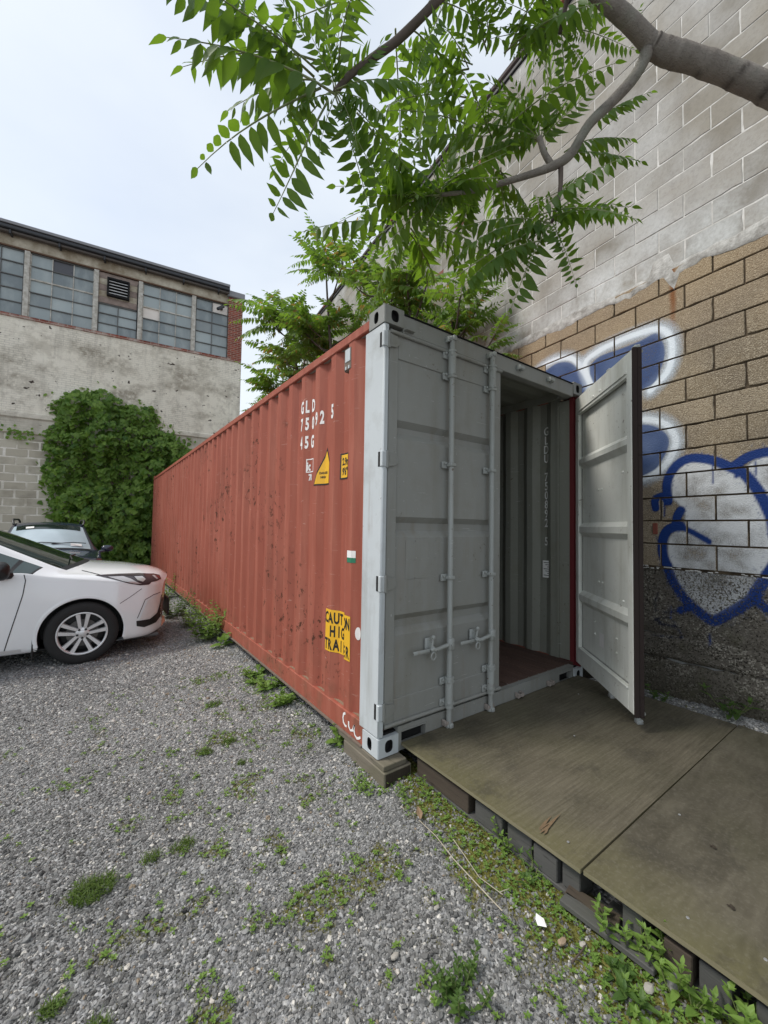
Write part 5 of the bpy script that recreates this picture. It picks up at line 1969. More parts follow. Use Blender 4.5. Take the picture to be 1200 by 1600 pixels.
def make_wheel(car, s, side, parent, spokes=5, r=0.36, lat=0.965, rim_r=0.242):
    tf = car.tf
    c = Vector(tf(s, side * lat, r))
    out = (Vector(tf(0, side, 0)) - Vector(tf(0, 0, 0))).normalized()
    fw = (Vector(tf(-1, 0, 0)) - Vector(tf(0, 0, 0))).normalized()
    up = Vector((0, 0, 1))
    w = MB()
    w.lathe([(rim_r - 0.01, -0.20), (r - 0.03, -0.215), (r - 0.006, -0.19), (r, -0.15), (r, -0.055), (r - 0.006, -0.022), (r - 0.02, -0.006), (r - 0.05, 0.004), (rim_r + 0.03, 0.004), (rim_r + 0.006, -0.004), (rim_r - 0.004, -0.02)], c, out, 56)
    wheel = MB()
    wheel.lathe([(rim_r - 0.002, -0.018), (rim_r, -0.10), (rim_r - 0.03, -0.13), (0.05, -0.12), (0.0, -0.12)], c, out, 40)
    wo = wheel.build('wheel', MAT['trim'], parent, 40)
    w.build('tyre', MAT['tyre'], wo, 40)
    rim = MB()
    rim.lathe([(rim_r + 0.004, -0.004), (rim_r + 0.002, 0.003), (rim_r - 0.008, 0.004), (rim_r - 0.016, -0.004), (rim_r - 0.02, -0.03)], c, out, 56)
    rim.lathe([(0.068, -0.055), (0.066, -0.022), (0.055, -0.014), (0.036, -0.013), (0.034, -0.006), (0.024, -0.003), (0.0, -0.002)], c, out, 28)
    for k in range(spokes):
        for dlt in (-1, 1):
            a = 2 * math.pi * (k + 0.25) / spokes
            rad = fw * math.cos(a) + up * math.sin(a)
            tan = -fw * math.sin(a) + up * math.cos(a)
            p0 = c + rad * 0.045 + tan * dlt * 0.021
            p1 = c + rad * (rim_r - 0.006) + tan * dlt * 0.052
            dirv = (p1 - p0).normalized()
            wid = out.cross(dirv)
            rows = []
            for t, hw, z in ((0, 0.018, -0.016), (0.35, 0.020, -0.012), (0.8, 0.024, -0.007), (1.0, 0.029, -0.005)):
                q = p0.lerp(p1, t)
                rows.append([q - wid * hw - out * 0.035 + out * z, q - wid * hw * 0.8 + out * z, q + wid * hw * 0.8 + out * z, q + wid * hw - out * 0.035 + out * z])
            rim.grid(rows)
    rim.build('rim', MAT['alloy'], wo, 35)
    nut = MB()
    for k in range(spokes):
        a = 2 * math.pi * (k + 0.75) / spokes
        rad = fw * math.cos(a) + up * math.sin(a)
        nut.lathe([(0.013, -0.02), (0.013, -0.008), (0.009, -0.006), (0, -0.006)], c + rad * 0.052, out, 8)
    tag(nut.build('wheel_nuts', MAT['trim'], wo), kind='stuff')
    d = MB()
    d.lathe([(0.155, -0.07), (0.155, -0.062), (0.05, -0.06), (0, -0.06)], c, out, 28)
    d.build('brake_disc', simple('grey_brake_disc', (0.12, 0.115, 0.11), 0.5, 0.5), wo)
    return wo


def finish_car(car, root, paint, glassmat, sideglass, side_seen=(1, -1)):
    acc = car.build(root)
    names = {'body': paint, 'windshield': glassmat, 'cowl': MAT['trim'], 'rear_window': MAT['glass_dark'], 'side_window': sideglass, 'window_pillar': MAT['trim']}
    objs = {}
    for (k, sd), (m, _) in acc.items():
        if m.v:
            objs[(k, sd)] = m.build(k, names[k], root, 50, fix=False)
    P = car.P
    # wheel wells and arch lips
    for ax in P['axles']:
        for sd in (1, -1):
            c = Vector(car.tf(ax, sd * 0.62, P['wr']))
            out = (Vector(car.tf(0, sd, 0)) - Vector(car.tf(0, 0, 0))).normalized()
            m = MB()
            fwv = (Vector(car.tf(1, 0, 0)) - Vector(car.tf(0, 0, 0))).normalized()
            ring = []
            for k in range(33):
                a = math.radians(-14 + 208 * k / 32)
                d3 = fwv * math.cos(a) + Vector((0, 0, 1)) * math.sin(a)
                ring.append([c + d3 * 0.02, c + d3 * (P['arch'] - .004), c + d3 * (P['arch'] + .002) + out * (P['wlat'] - 0.66)])
            m.grid(ring)
            m.build('wheel_well', MAT['trim'], root, 60)
            make_wheel(car, ax, sd, root, r=P['wr'], lat=P['wlat'])
            pts = []
            lats = []
            lo0, sgn = Vector(car.tf(0, 0, 0)), out
            for k in range(41):
                a = math.radians(-14 + 208 * k / 40)
                h = car.hit(ax + math.cos(a) * (P['arch'] + .04), P['wr'] + math.sin(a) * (P['arch'] + .04), sd)
                lats.append((h[0] - lo0).dot(out) if h else None)
            for k in range(41):
                a = math.radians(-14 + 208 * k / 40)
                rows = []
                near = sorted(x for x in lats[max(0, k - 3):k + 4] if x is not None)
                for rr, of in ((P['arch'] - 0.006, -0.03), (P['arch'] - 0.004, 0.004), (P['arch'] + 0.012, 0.007), (P['arch'] + 0.034, 0.0015)):
                    if not near or P['wr'] + math.sin(a) * rr < 0.22:
                        rows = None
                        break
                    base = Vector(car.tf(ax + math.cos(a) * rr, 0, P['wr'] + math.sin(a) * rr))
                    rows.append(base + out * (near[len(near) // 2] + of))
                if rows:
                    pts.append(rows)
            if len(pts) > 2:
                m = MB()
                m.grid(pts)
                m.build('wheel_arch', paint, root, 60)
    return objs


# ---- white minivan, nose towards the container
G0 = -0.2
van = thing('minivan', (-2.4, 4.75, G0), 'white minivan parked with its nose towards the red container', 'minivan')
tf_van = lambda s, lat, h: (-0.575 - s, 4.75 - lat, G0 + h)
PV = dict(len=5.15, axles=(0.965, 4.03), wr=0.357, arch=0.408, wlat=0.965,
          zb=rounded([(0, .27), (.12, .215), (.6, .20), (4.7, .21), (5.15, .34)]),
          wlow=rounded([(0, .68), (.06, .82), (.2, .92), (.45, .955), (.8, .965), (4.7, .955), (5.15, .84)], .04),
          wmax=rounded([(0, .70), (.05, .82), (.15, .91), (.4, .965), (.8, .985), (4.7, .98), (5.15, .88)], .04),
          zmax=T([(0, .55), (.5, .60), (1, .66), (5.15, .70)]),
          wbelt=rounded([(0, .64), (.05, .78), (.15, .87), (.4, .915), (.95, .95), (2, .955), (4.7, .94), (5.15, .82)], .04),
          zbelt=rounded([(0, .78), (.05, .85), (.2, .89), (.5, .94), (.95, 1.03), (1.15, 1.07), (2, 1.085), (5.15, 1.12)], .05),
          wedge=rounded([(0, .52), (.08, .66), (.3, .76), (.6, .79), (.93, .80), (1.1, .795), (2.1, .66), (3, .67), (4.7, .65), (5.15, .56)], .05),
          zedge=rounded([(0, .86), (.06, .93), (.2, .965), (.5, 1.005), (.9, 1.055), (1.0, 1.10), (1.15, 1.17), (2.08, 1.595), (2.3, 1.64), (3, 1.67), (4.6, 1.63), (4.95, 1.45), (5.15, 1.15)], .05),
          ztop=rounded([(0, .90), (.05, .965), (.2, 1.02), (.5, 1.08), (.92, 1.125), (1.0, 1.155), (2.1, 1.655), (2.3, 1.70), (3, 1.735), (4.5, 1.71), (4.95, 1.50), (5.15, 1.17)], .05),
          bow=rounded([(0, .13), (.1, .17), (.5, .29), (.95, .40), (1.5, .34), (2.1, .24), (2.8, .06), (3.4, 0), (5.15, 0)], .1),
          ubulge=T([(0, .015), (.5, .02), (1.0, .012), (1.3, .006), (5.15, .01)]),
          crown=T([(0, 2.2), (.9, 2.4), (2, 2.3), (5, 2.3)]),
          ws=(1.0, 2.08), cowl=(0.935, 1.0), rearwin=(4.62, 4.98), side=((1.10, 1.27), (1.31, 2.28), (2.38, 3.2), (3.3, 4.45)))
vcar = Car(tf_van, PV)
vo = finish_car(vcar, van, MAT['van_white'], MAT['glass_dark'], MAT['glass_side'])
for sd in (1, -1):
    # headlamp with its sections
    hl = vcar.patch('headlight', [(.87, 1.012), (.62, 1.005), (.40, .992), (.22, .968), (.15, .945), (.135, .90), (.20, .888), (.27, .885), (.30, .862), (.40, .862), (.52, .895), (.68, .955)], MAT['lamp_dark'], van, sd, 0.004)
    vcar.patch('lens', [(.74, .985), (.58, .978), (.50, .945), (.44, .905), (.38, .878), (.45, .885), (.58, .925)], MAT['lamp_clear'], hl, sd, 0.007, 2)
    vcar.patch('lens', [(.46, .965), (.37, .96), (.335, .925), (.37, .90), (.43, .925)], MAT['lamp_clear'], hl, sd, 0.007, 2)
    vcar.patch('lens', [(.25, .955), (.22, .952), (.18, .91), (.205, .908)], MAT['lamp_clear'], hl, sd, 0.007, 2)
    vcar.patch('lens', [(.215, .95), (.165, .935), (.15, .908), (.17, .908)], MAT['lamp_red'], hl, sd, 0.007, 2)
    # dark intake at the corner of the bumper with the white blade in front of it
    vcar.patch('bumper_intake', [(.43, .43), (.425, .365), (.34, .335), (.20, .36), (.125, .43), (.105, .52), (.11, .66), (.14, .70), (.155, .60), (.19, .48), (.28, .425)], MAT['trim'], van, sd, 0.004)
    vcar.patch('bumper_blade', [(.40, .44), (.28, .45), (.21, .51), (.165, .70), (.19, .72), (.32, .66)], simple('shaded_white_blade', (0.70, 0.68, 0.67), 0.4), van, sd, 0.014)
    vcar.seam('seam', [(.15, .735), (.24, .725), (.34, .68), (.42, .46)], 0.008, MAT['trim'], van, sd)
    vcar.seam('seam', [(.38, .82), (.50, .735), (.61, .665)], 0.006, MAT['trim'], van, sd)
    vcar.seam('hood_gap', [(.80, 1.005), (.90, 1.035), (1.0, 1.062)], 0.005, MAT['trim'], van, sd)
    vcar.seam('door_gap', [(1.50, 1.065), (1.485, 1.0), (1.50, .85), (1.55, .62), (1.60, .40), (1.63, .26)], 0.009, MAT['trim'], van, sd)
    vcar.seam('door_gap', [(2.52, 1.08), (2.55, .8), (2.56, .26)], 0.009, MAT['trim'], van, sd)
    vcar.seam('door_gap', [(3.62, 1.09), (3.60, .8), (3.5, .55), (3.46, .26)], 0.009, MAT['trim'], van, sd)
    vcar.patch('door_molding', [(1.68, .655), (1.70, .68), (3.4, .69), (3.4, .655)], MAT['van_white'], van, sd, 0.012, 3)
    vcar.patch('sill_trim', [(1.5, .235), (1.5, .265), (3.5, .265), (3.5, .235)], MAT['alloy'], van, sd, 0.006, 3)
    # door handle
    for s0 in (2.25, 3.15):
        m = MB(tf_van)
        a = vcar.hit(s0, .93, sd)[0]
        m.tube([(s0 - .1, sd * .965, .93), (s0 - .08, sd * 1.0, .935), (s0 + .08, sd * 1.0, .935), (s0 + .1, sd * .965, .93)], 0.014, 8)
        m.build('door_handle', MAT['van_white'], van, 60)
    # mirror
    m = MB(tf_van)
    rows = []
    for i in range(11):
        t = -1 + 2 * i / 10
        rr = (1 - abs(t) ** 2.6) ** 0.5
        rows.append([(1.69 + 0.092 * rr * math.copysign(abs(math.cos(a)) ** .75, math.cos(a)) - .03 * t, sd * (1.10 + 0.125 * t), 1.125 + (0.012 * t) + 0.102 * rr * math.copysign(abs(math.sin(a)) ** .75, math.sin(a))) for a in [2 * math.pi * k / 16 for k in range(16)]])
    m.grid(rows, 0, close=True)
    mir = m.build('mirror', MAT['trim'], van, 60)
    m = MB(tf_van)
    m.tube([(1.62, sd * .93, 1.06), (1.68, sd * 1.03, 1.075)], [0.045, 0.03], 8)
    m.build('mirror_arm', MAT['trim'], mir, 60)
    # mud flap
    m = MB(tf_van)
    m.bbox(1.395, 1.41, *(sorted((sd * .80, sd * .975))), .13, .46, .004)
    m.build('mud_flap', MAT['trim'], van)
m = MB(tf_van)
m.bbox(0.35, 4.9, -0.8, 0.8, 0.17, 0.205, 0.01)
m.build('underbody', MAT['trim'], van)
m = MB(tf_van)
m.bbox(-0.004, 0.02, -0.42, 0.42, .36, .60, .004, 0)
for k in range(4):
    m.bbox(-0.009, -0.004, -0.40, 0.40, .375 + k * .06, .39 + k * .06, .002, 0)
m.build('grille', MAT['trim'], van)
m = MB(tf_van)
m.bbox(0.16, 0.5, -0.80, 0.80, 0.185, 0.225, 0.015)
m.build('air_dam', simple('grey_lower_lip', (0.10, 0.10, 0.10), 0.6), van)
# wiper
m = MB(tf_van)
m.tube([(1.10, .55, 1.185), (1.13, .2, 1.21), (1.09, -.15, 1.205)], 0.008, 6)
m.build('wiper', MAT['trim'], van)

# ---- dark sport utility car behind it, facing us
suv = thing('parked_suv', (-2.2, 10.6, G0), 'dark navy car with roof rails facing out from the ivy wall', 'car')
SA = math.radians(3)
tf_suv = lambda s, lat, h: (-2.14 + math.sin(SA) * -s - math.cos(SA) * lat, 7.35 + math.cos(SA) * s - math.sin(SA) * lat, G0 + h)
PS = dict(len=4.5, axles=(0.9, 3.55), wr=0.35, arch=0.40, wlat=0.90,
          zb=rounded([(0, .32), (.12, .25), (4.2, .26), (4.5, .4)]),
          wlow=rounded([(0, .62), (.1, .80), (.4, .89), (4.2, .89), (4.5, .78)], .04),
          wmax=rounded([(0, .66), (.1, .83), (.4, .915), (4.2, .915), (4.5, .80)], .04),
          zmax=T([(0, .60), (4.5, .72)]),
          wbelt=rounded([(0, .62), (.1, .78), (.4, .86), (1, .89), (4.2, .87), (4.5, .76)], .04),
          zbelt=rounded([(0, .80), (.3, .90), (1.1, .98), (4.5, 1.03)], .05),
          wedge=rounded([(0, .58), (.3, .70), (1.05, .76), (1.2, .755), (1.95, .60), (4.1, .585), (4.5, .52)], .05),
          zedge=rounded([(0, .86), (.3, .95), (1.0, 1.02), (1.1, 1.06), (1.25, 1.14), (1.95, 1.56), (2.2, 1.60), (3.8, 1.58), (4.3, 1.2), (4.5, 1.05)], .05),
          ztop=rounded([(0, .88), (.3, 1.0), (.98, 1.08), (1.08, 1.11), (1.9, 1.605), (2.1, 1.64), (3.8, 1.63), (4.3, 1.22), (4.5, 1.06)], .05),
          bow=rounded([(0, .2), (.5, .26), (1.1, .30), (1.95, .16), (2.6, 0), (4.5, 0)], .1),
          ubulge=T([(0, .015), (4.5, .01)]), crown=T([(0, 2.3), (4.5, 2.3)]),
          ws=(1.10, 1.86), cowl=(1.03, 1.10), rearwin=(3.85, 4.25), side=((1.3, 2.1), (2.2, 3.0), (3.08, 3.7)))
MAT['glass_bright'] = mat_glass('windscreen_painted_sky_reflection', (0.30, 0.36, 0.39), 0.08)  # pale sky reflection put into the base colour
scar = Car(tf_suv, PS)
finish_car(scar, suv, MAT['suv_blue'], MAT['glass_bright'], MAT['glass_dark'])
for sd in (1, -1):
    m = MB(tf_suv)
    m.tube([(2.0, sd * .585, 1.58), (2.05, sd * .60, 1.645), (2.25, sd * .605, 1.685), (3.5, sd * .60, 1.69), (3.75, sd * .59, 1.65), (3.8, sd * .585, 1.60)], 0.022, 8)
    m.build('roof_rail', MAT['trim'], suv, 60)
    m = MB(tf_suv)
    rows = []
    for i in range(9):
        t = -1 + 2 * i / 8
        rr = (1 - abs(t) ** 2.6) ** 0.5
        rows.append([(1.52 + 0.06 * rr * math.cos(a), sd * (1.02 + 0.12 * t), 1.07 + 0.075 * rr * math.sin(a)) for a in [2 * math.pi * k / 14 for k in range(14)]])
    m.grid(rows, 0, close=True)
    m.tube([(1.48, sd * .87, 1.0), (1.5, sd * .97, 1.03)], 0.03, 6)
    m.build('mirror', MAT['suv_blue'], suv, 60)
    scar.patch('headlight', [(.55, .88), (.30, .86), (.22, .80), (.30, .76), (.5, .80)], MAT['lamp_clear'], suv, sd, 0.004, 2)
m = MB(tf_suv)
m.bbox(-0.015, 0.02, -0.5, 0.5, .5, .76, .01)
m.build('grille', MAT['trim'], suv)
# dark band, mirror and stickers at the top of the windscreen
m = MB(tf_suv)
m.tube([(1.20, .5, 1.20), (1.24, .1, 1.23), (1.22, -.2, 1.21)], 0.009, 6)
m.tube([(1.20, -.05, 1.20), (1.26, -.4, 1.22), (1.25, -.62, 1.2)], 0.009, 6)
m.build('wiper', MAT['trim'], suv)
ws_faces = None


def on_screen(s, lat):
    we, ze, zt, wm = PS['wedge'](s), PS['zedge'](s), PS['ztop'](s), PS['wmax'](s)
    b = PS['bow'](s) * (abs(lat) / wm) ** 2
    z = ze + (zt - ze) * (1 - (abs(lat) / we) ** 2.3)
    return (s + b - 0.006, lat, z + 0.006)


m = MB()
m.grid([[tf_suv(*on_screen(s, -0.53 + 1.06 * k / 14)) for k in range(15)] for s in (1.72, 1.77, 1.82, 1.87)])
m.build('screen_band', MAT['glass_dark'], suv, 60)
for (s0, s1, a, b) in ((1.16, 1.24, -.55, -.36), (1.74, 1.80, .25, .38)):
    m = MB()
    m.grid([[(Vector(tf_suv(*on_screen(s, lerp(a, b, k / 3)))) + Vector((0, -.004, .004))) for k in range(4)] for s in (s0, s1)])
    m.build('sticker', MAT['white'], suv)

# ------------------------------------------------------------------ trees of heaven
MAT['leaf_near'] = mat_leaf('ailanthus_leaf', (0.045, 0.100, 0.020), (0.085, 0.165, 0.026), (0.225, 0.395, 0.026))
MAT['leaf_far'] = mat_leaf('sapling_leaf', (0.085, 0.165, 0.036), (0.17, 0.27, 0.06), (0.24, 0.42, 0.04), (0.26, 0.13, 0.04))


def mat_bark():
    N = NT('grey_smooth_bark')
    p = N.pos()
    c = N.mix(N.noise(9, 5, 0.6), (0.13, 0.11, 0.092), (0.33, 0.30, 0.265))
    c = N.mix(N.math('MULTIPLY', N.step(N.noise(30, 4, 0.7), 0.55, 0.72), 0.6), c, (0.085, 0.07, 0.06))
    c = N.mix(N.math('MULTIPLY', N.step(N.noise(3.5, 3), 0.55, 0.66), 0.5), c, (0.22, 0.235, 0.19))
    c = N.mix(N.attr('scar')[2], c, (0.045, 0.036, 0.03))
    N.bsdf(c, 0.85, 0, N.bump(N.math('ADD', N.noise(45, 5, 0.65), N.noise(140, 3)), 0.8, 0.008), spec=0.25)
    return N.mat


MAT['bark'] = mat_bark()
MAT['twig'] = simple('dark_twig', (0.085, 0.062, 0.05), 0.8, 0, 0.3, 30)
MAT['stalk'] = simple('pale_green_stalk', (0.20, 0.23, 0.10), 0.6, 0, 0.2, 20)


def frond_mesh(name, seed, hang, npairs, mats, ll=0.20, arch=0.10):
    """a compound leaf of unit length along +X, +Z up: stalk and paired leaflets"""
    q = random.Random(seed)
    m = MB()
    cv = lambda t: Vector((t, 0.02 * math.sin(t * 3 + seed), arch * 4 * t * (1 - t) * (1 - 0.3 * t)))
    m.tube([cv(i / 8) for i in range(9)], [0.0085 * (1 - 0.75 * i / 8) for i in range(9)], 5, 1)

    def leaflet(base, d, nrm, L, wd):
        d = d.normalized()
        side = d.cross(nrm).normalized()
        nn = side.cross(d).normalized()
        rows = []
        for t, w, z in ((0.0, 0.0, 0), (0.10, 0.30, .0), (0.30, 0.5, -.005), (0.56, 0.40, -.02), (0.80, 0.17, -.06), (1.0, 0.0, -.11)):
            c = base + d * (L * t) + nn * (z * L)
            e = w * wd
            rows.append((c + side * e + nn * e * 0.22, c, c - side * e + nn * e * 0.22))
        b = rows
        vs = [b[0][1]] + [p for r in b[1:5] for p in r] + [b[5][1]]
        fs = [(0, 1, 2), (0, 2, 3)]
        for i in range(3):
            o = 1 + i * 3
            fs += [(o, o + 3, o + 4, o + 1), (o + 1, o + 4, o + 5, o + 2)]
        o = 10
        fs += [(o, 13, o + 1), (o + 1, 13, o + 2)]
        m.add(vs, fs, 0)

    for k in range(npairs):
        t = 0.14 + 0.84 * k / (npairs - 0.4) + q.uniform(-.008, .008)
        L0 = ll * (0.80 + 0.35 * math.sin(math.pi * min(1, t * 0.9 + .1))) * (0.62 if t > 0.9 else (0.82 if t > 0.8 else 1)) * q.uniform(.9, 1.08)
        base = cv(min(t, 1.0))
        for sd in (-1, 1):
            if q.random() < 0.04:
                continue
            h = min(1, max(0, hang + q.gauss(0, 0.13)))
            ang = h * 1.42
            d = Vector((0.22 + 0.30 * t + q.gauss(0, 0.13), sd * math.cos(ang), -math.sin(ang)))
            # blade faces up and outwards as it hangs
            nrm = Vector((q.gauss(0, .25), -sd * math.sin(ang) * -1.0, math.cos(ang) + 0.15))
            leaflet(base + Vector((0, sd * .006, 0)), d, nrm, L0, L0 * 0.365)
    leaflet(cv(1.0), Vector((1, 0, -0.35 - hang * .4)), Vector((0.3, 0, 1)), ll * 0.62, ll * 0.25)
    return m.mesh(name, mats, 180, fix=False)


near_variants = {}
for hb, hang in (('flat', 0.28), ('mid', 0.55), ('hang', 0.86)):
    near_variants[hb] = [frond_mesh('compound_leaf', 31 + k + int(hang * 100), hang, (9, 11, 13)[k], [MAT['leaf_near'], MAT['stalk']], (0.195, 0.18, 0.165)[k]) for k in range(3)]
far_variants = [frond_mesh('compound_leaf', 70 + k, (0.25, 0.45, 0.62, 0.35)[k], 13, [MAT['leaf_far'], MAT['stalk']], 0.175, 0.16) for k in range(4)]


def frond_basis(base, tip, roll=0.0, face=0.0):
    b, t = Vector(base), Vector(tip)
    x = t - b
    L = x.length
    x.normalize()
    up = Vector((0, 0, 1))
    if face:
        up = up * (1 - face) + ((b + t) / 2 - Vector((-1.3, -1.9, 1.5))).normalized() * face
    y = up.cross(x)
    if y.length < 0.05:
        y = Vector((0, 1, 0))
    y.normalize()
    z = x.cross(y)
    R = Matrix((x, y * 1, z)).transposed().to_4x4()
    return Matrix.Translation(b) @ R @ Matrix.Rotation(roll, 4, 'X') @ Matrix.Scale(L, 4)


def limb(name, pts, radii, mat, parent, seg=14, smooth=5, rings=()):
    """bark-covered limb through pts; rings: (fraction, strength) old leaf scars round the limb"""
    P = [Vector(p) for p in pts]
    fine, rr = [], []
    n = len(P)
    for i in range(n - 1):
        p0, p1, p2, p3 = P[max(0, i - 1)], P[i], P[i + 1], P[min(n - 1, i + 2)]
        for j in range(smooth):
            t = j / smooth
            fine.append(0.5 * (2 * p1 + (p2 - p0) * t + (2 * p0 - 5 * p1 + 4 * p2 - p3) * t * t + (3 * p1 - p0 - 3 * p2 + p3) * t ** 3))
            rr.append(lerp(radii[i], radii[i + 1], t))
    fine.append(P[-1])
    rr.append(radii[-1])
    N_ = len(fine)
    scar = []
    for i in range(N_):
        f = i / (N_ - 1)
        s = 0.0
        for c, st in rings:
            s = max(s, st * max(0, 1 - abs(f - c) / 0.018))
        scar.append(s)
        rr[i] *= 1 + 0.055 * s + 0.05 * mnoise.noise(Vector((f * 14, n, 0))) + 0.025 * mnoise.noise(Vector((f * 41, n, 3)))
    m = MB()
    m.tube(fine, rr, seg)
    me = m.mesh(name, mat, 180)
    if rings:
        a = me.attributes.new('scar', 'FLOAT', 'POINT')
        q = random.Random(n)
        vals = []
        for i in range(N_):
            for k in range(seg):
                sc_ = scar[max(0, min(N_ - 1, i + int(round(1.4 * math.sin(6.283 * k / seg + i * .05)))))]
                vals.append(sc_ * (1.0 if (k + int(29 * i / N_)) % seg < seg * 0.45 else 0.2))
        a.data.foreach_set('value', np.array(vals, dtype=np.float32))
    return put(name, me, parent)


tree = thing('tree_of_heaven', (2.16, -2.95, 0.0), 'large tree of heaven leaning over the container with long feathery leaves', 'tree')
lp = BRANCH['limb']
j0 = Vector(lp[0])
trunk_pts = [Vector((2.16, -2.95, -0.15)), Vector((2.15, -2.93, 0.9)), Vector((2.14, -2.80, 1.9)), Vector((2.12, -2.55, 2.8)), (j0 + Vector((2.12, -2.45, 3.1))) / 2 + Vector((0, -.05, .12)), j0]
limb('trunk', trunk_pts, [0.14, 0.125, 0.105, 0.095, 0.085, 0.076], MAT['bark'], tree, 18)
limb('branch', lp, [0.076, 0.071, 0.066, 0.062, 0.060, 0.062, 0.054], MAT['bark'], tree, 20, 14, [(0.36, 1.0), (0.50, 0.7), (0.63, 0.55), (0.78, 0.8), (0.88, 0.7), (0.97, 1.0)])
limb('branch', BRANCH['upper'], [0.050, 0.046, 0.041, 0.035, 0.028], MAT['bark'], tree, 16, 8, [(0.08, .8), (0.2, .6), (0.33, .5)])
limb('branch', BRANCH['lower'], [0.036, 0.033, 0.031, 0.029, 0.027, 0.026, 0.025, 0.020, 0.017, 0.014, 0.011], MAT['bark'], tree, 12, 6, [(0.02, .8), (0.2, .4), (0.33, .4), (0.47, .5), (0.6, .6)])
limb('branch', BRANCH['left'], [0.028, 0.026, 0.021, 0.020, 0.018, 0.016, 0.013], MAT['twig'], tree, 10, 6)
limb('twig', BRANCH['up2'], [0.02, 0.016, 0.013, 0.011], MAT['twig'], tree, 8, 4)
limb('twig', BRANCH['t1'], [0.019, 0.017, 0.016], MAT['bark'], tree, 8, 4)
limb('twig', BRANCH['t2'], [0.016, 0.012, 0.008], MAT['twig'], tree, 8, 4)
q = random.Random(21)
for b, t, h in FROND:
    key = 'flat' if h < 0.45 else ('mid' if h < 0.75 else 'hang')
    me = near_variants[key][q.randrange(3)]
    put('compound_leaf', me, tree, frond_basis(b, t, q.uniform(-.25, .25), 0.0 if h >= .75 else q.uniform(.35, .8)))
# further leaves of the same crown, above and behind those
extra = []
for (c, rad, n) in ((Vector(BRANCH['left'][-1]) + Vector((0.1, 0.15, 0.22)), 0.42, 8), (Vector(BRANCH['left'][2]) + Vector((-.05, 0.25, 0.3)), 0.5, 11), (Vector(BRANCH['t1'][-1]) + Vector((-.05, .35, .15)), 0.45, 17),
                    (Vector(BRANCH['up2'][-1]) + Vector((-.0, .5, .2)), 0.55, 17), (Vector(BRANCH['upper'][2]) + Vector((-.2, .2, .5)), 0.7, 10), (Vector(BRANCH['upper'][-1]) + Vector((0, .0, .3)), 0.8, 12), (Vector(BRANCH['t2'][-1]) + Vector((-.05, .1, .0)), 0.25, 9), (Vector(BRANCH['lower'][-1]) + Vector((.0, .3, .05)), 0.3, 14)):
    for k in range(n):
        a = q.uniform(0, 6.28)
        b = c + Vector((math.cos(a), math.sin(a), q.uniform(-.4, .4))) * rad * 0.3
        L = q.uniform(0.45, 0.75)
        a += q.gauss(0, .5)
        t = b + Vector((math.cos(a), math.sin(a), q.uniform(-.75, .25))).normalized() * L
        dd_ = t - CAM
        if 600 + 630 * dd_.dot(CR) / dd_.dot(CF) > 1000 and 800 - 630 * dd_.dot(CU) / dd_.dot(CF) > 160:
            t = b + (t - b) * 0.45 - CR * 0.25
        extra.append((b, t))
for b, t in extra:
    me = near_variants[q.choice(('flat', 'mid', 'hang'))][q.randrange(3)]
    put('compound_leaf', me, tree, frond_basis(b, t, q.uniform(-.3, .3)))
# a branch end over the top edge, far right
# ---- saplings between the container and the block wall


def sapling(x, y, h, lean, crown, seed, label, nf, size):
    q = random.Random(seed)
    t = thing('tree_of_heaven', (x, y, -0.1), label, 'tree', 'trees of heaven growing behind the container')
    top = Vector((x + lean[0], y + lean[1], h))
    pts = [Vector((x, y, -0.15)).lerp(top, k / 5) + Vector((q.gauss(0, .06), q.gauss(0, .06), 0)) * (0 if k in (0, 5) else 1) for k in range(6)]
    limb('trunk', pts, [0.055, 0.05, 0.043, 0.035, 0.026, 0.015], MAT['twig'], t, 8, 3)
    brs = []
    for k in range(7):
        f = q.uniform(0.55, 0.95)
        b = Vector((x, y, -0.15)).lerp(top, f)
        a = q.uniform(0, 6.28)
        e = b + Vector((math.cos(a) * q.uniform(.4, .9) * crown[0], math.sin(a) * q.uniform(.4, .9) * crown[1], q.uniform(.25, .8)))
        limb('branch', [b, b.lerp(e, .5) + Vector((0, 0, -.06)), e], [0.02, 0.014, 0.008], MAT['twig'], t, 6, 3)
        brs.append((b, e))
    brs.append((top - Vector((0, 0, .8)), top))
    for k in range(nf):
        b0, e0 = q.choice(brs)
        b = b0.lerp(e0, q.uniform(0.35, 1.0) ** 0.7)
        a = q.uniform(0, 6.28)
        L = q.uniform(0.55, 1.0) * size
        tip = b + Vector((math.cos(a), math.sin(a), q.uniform(-.35, .65))).normalized() * L
        if tip.z < 2.75 and tip.x < W_ + 0.05:
            tip.z = 2.95 + q.uniform(0, .2)
        wx = 2.684 + 0.1095 * tip.y - 0.05
        if tip.x > wx:
            tip.x = wx - q.uniform(0, .3)
        if b.x > wx:
            b.x = wx - .02
        put('compound_leaf', far_variants[q.randrange(4)], t, frond_basis(b, tip, q.uniform(-.4, .4)))


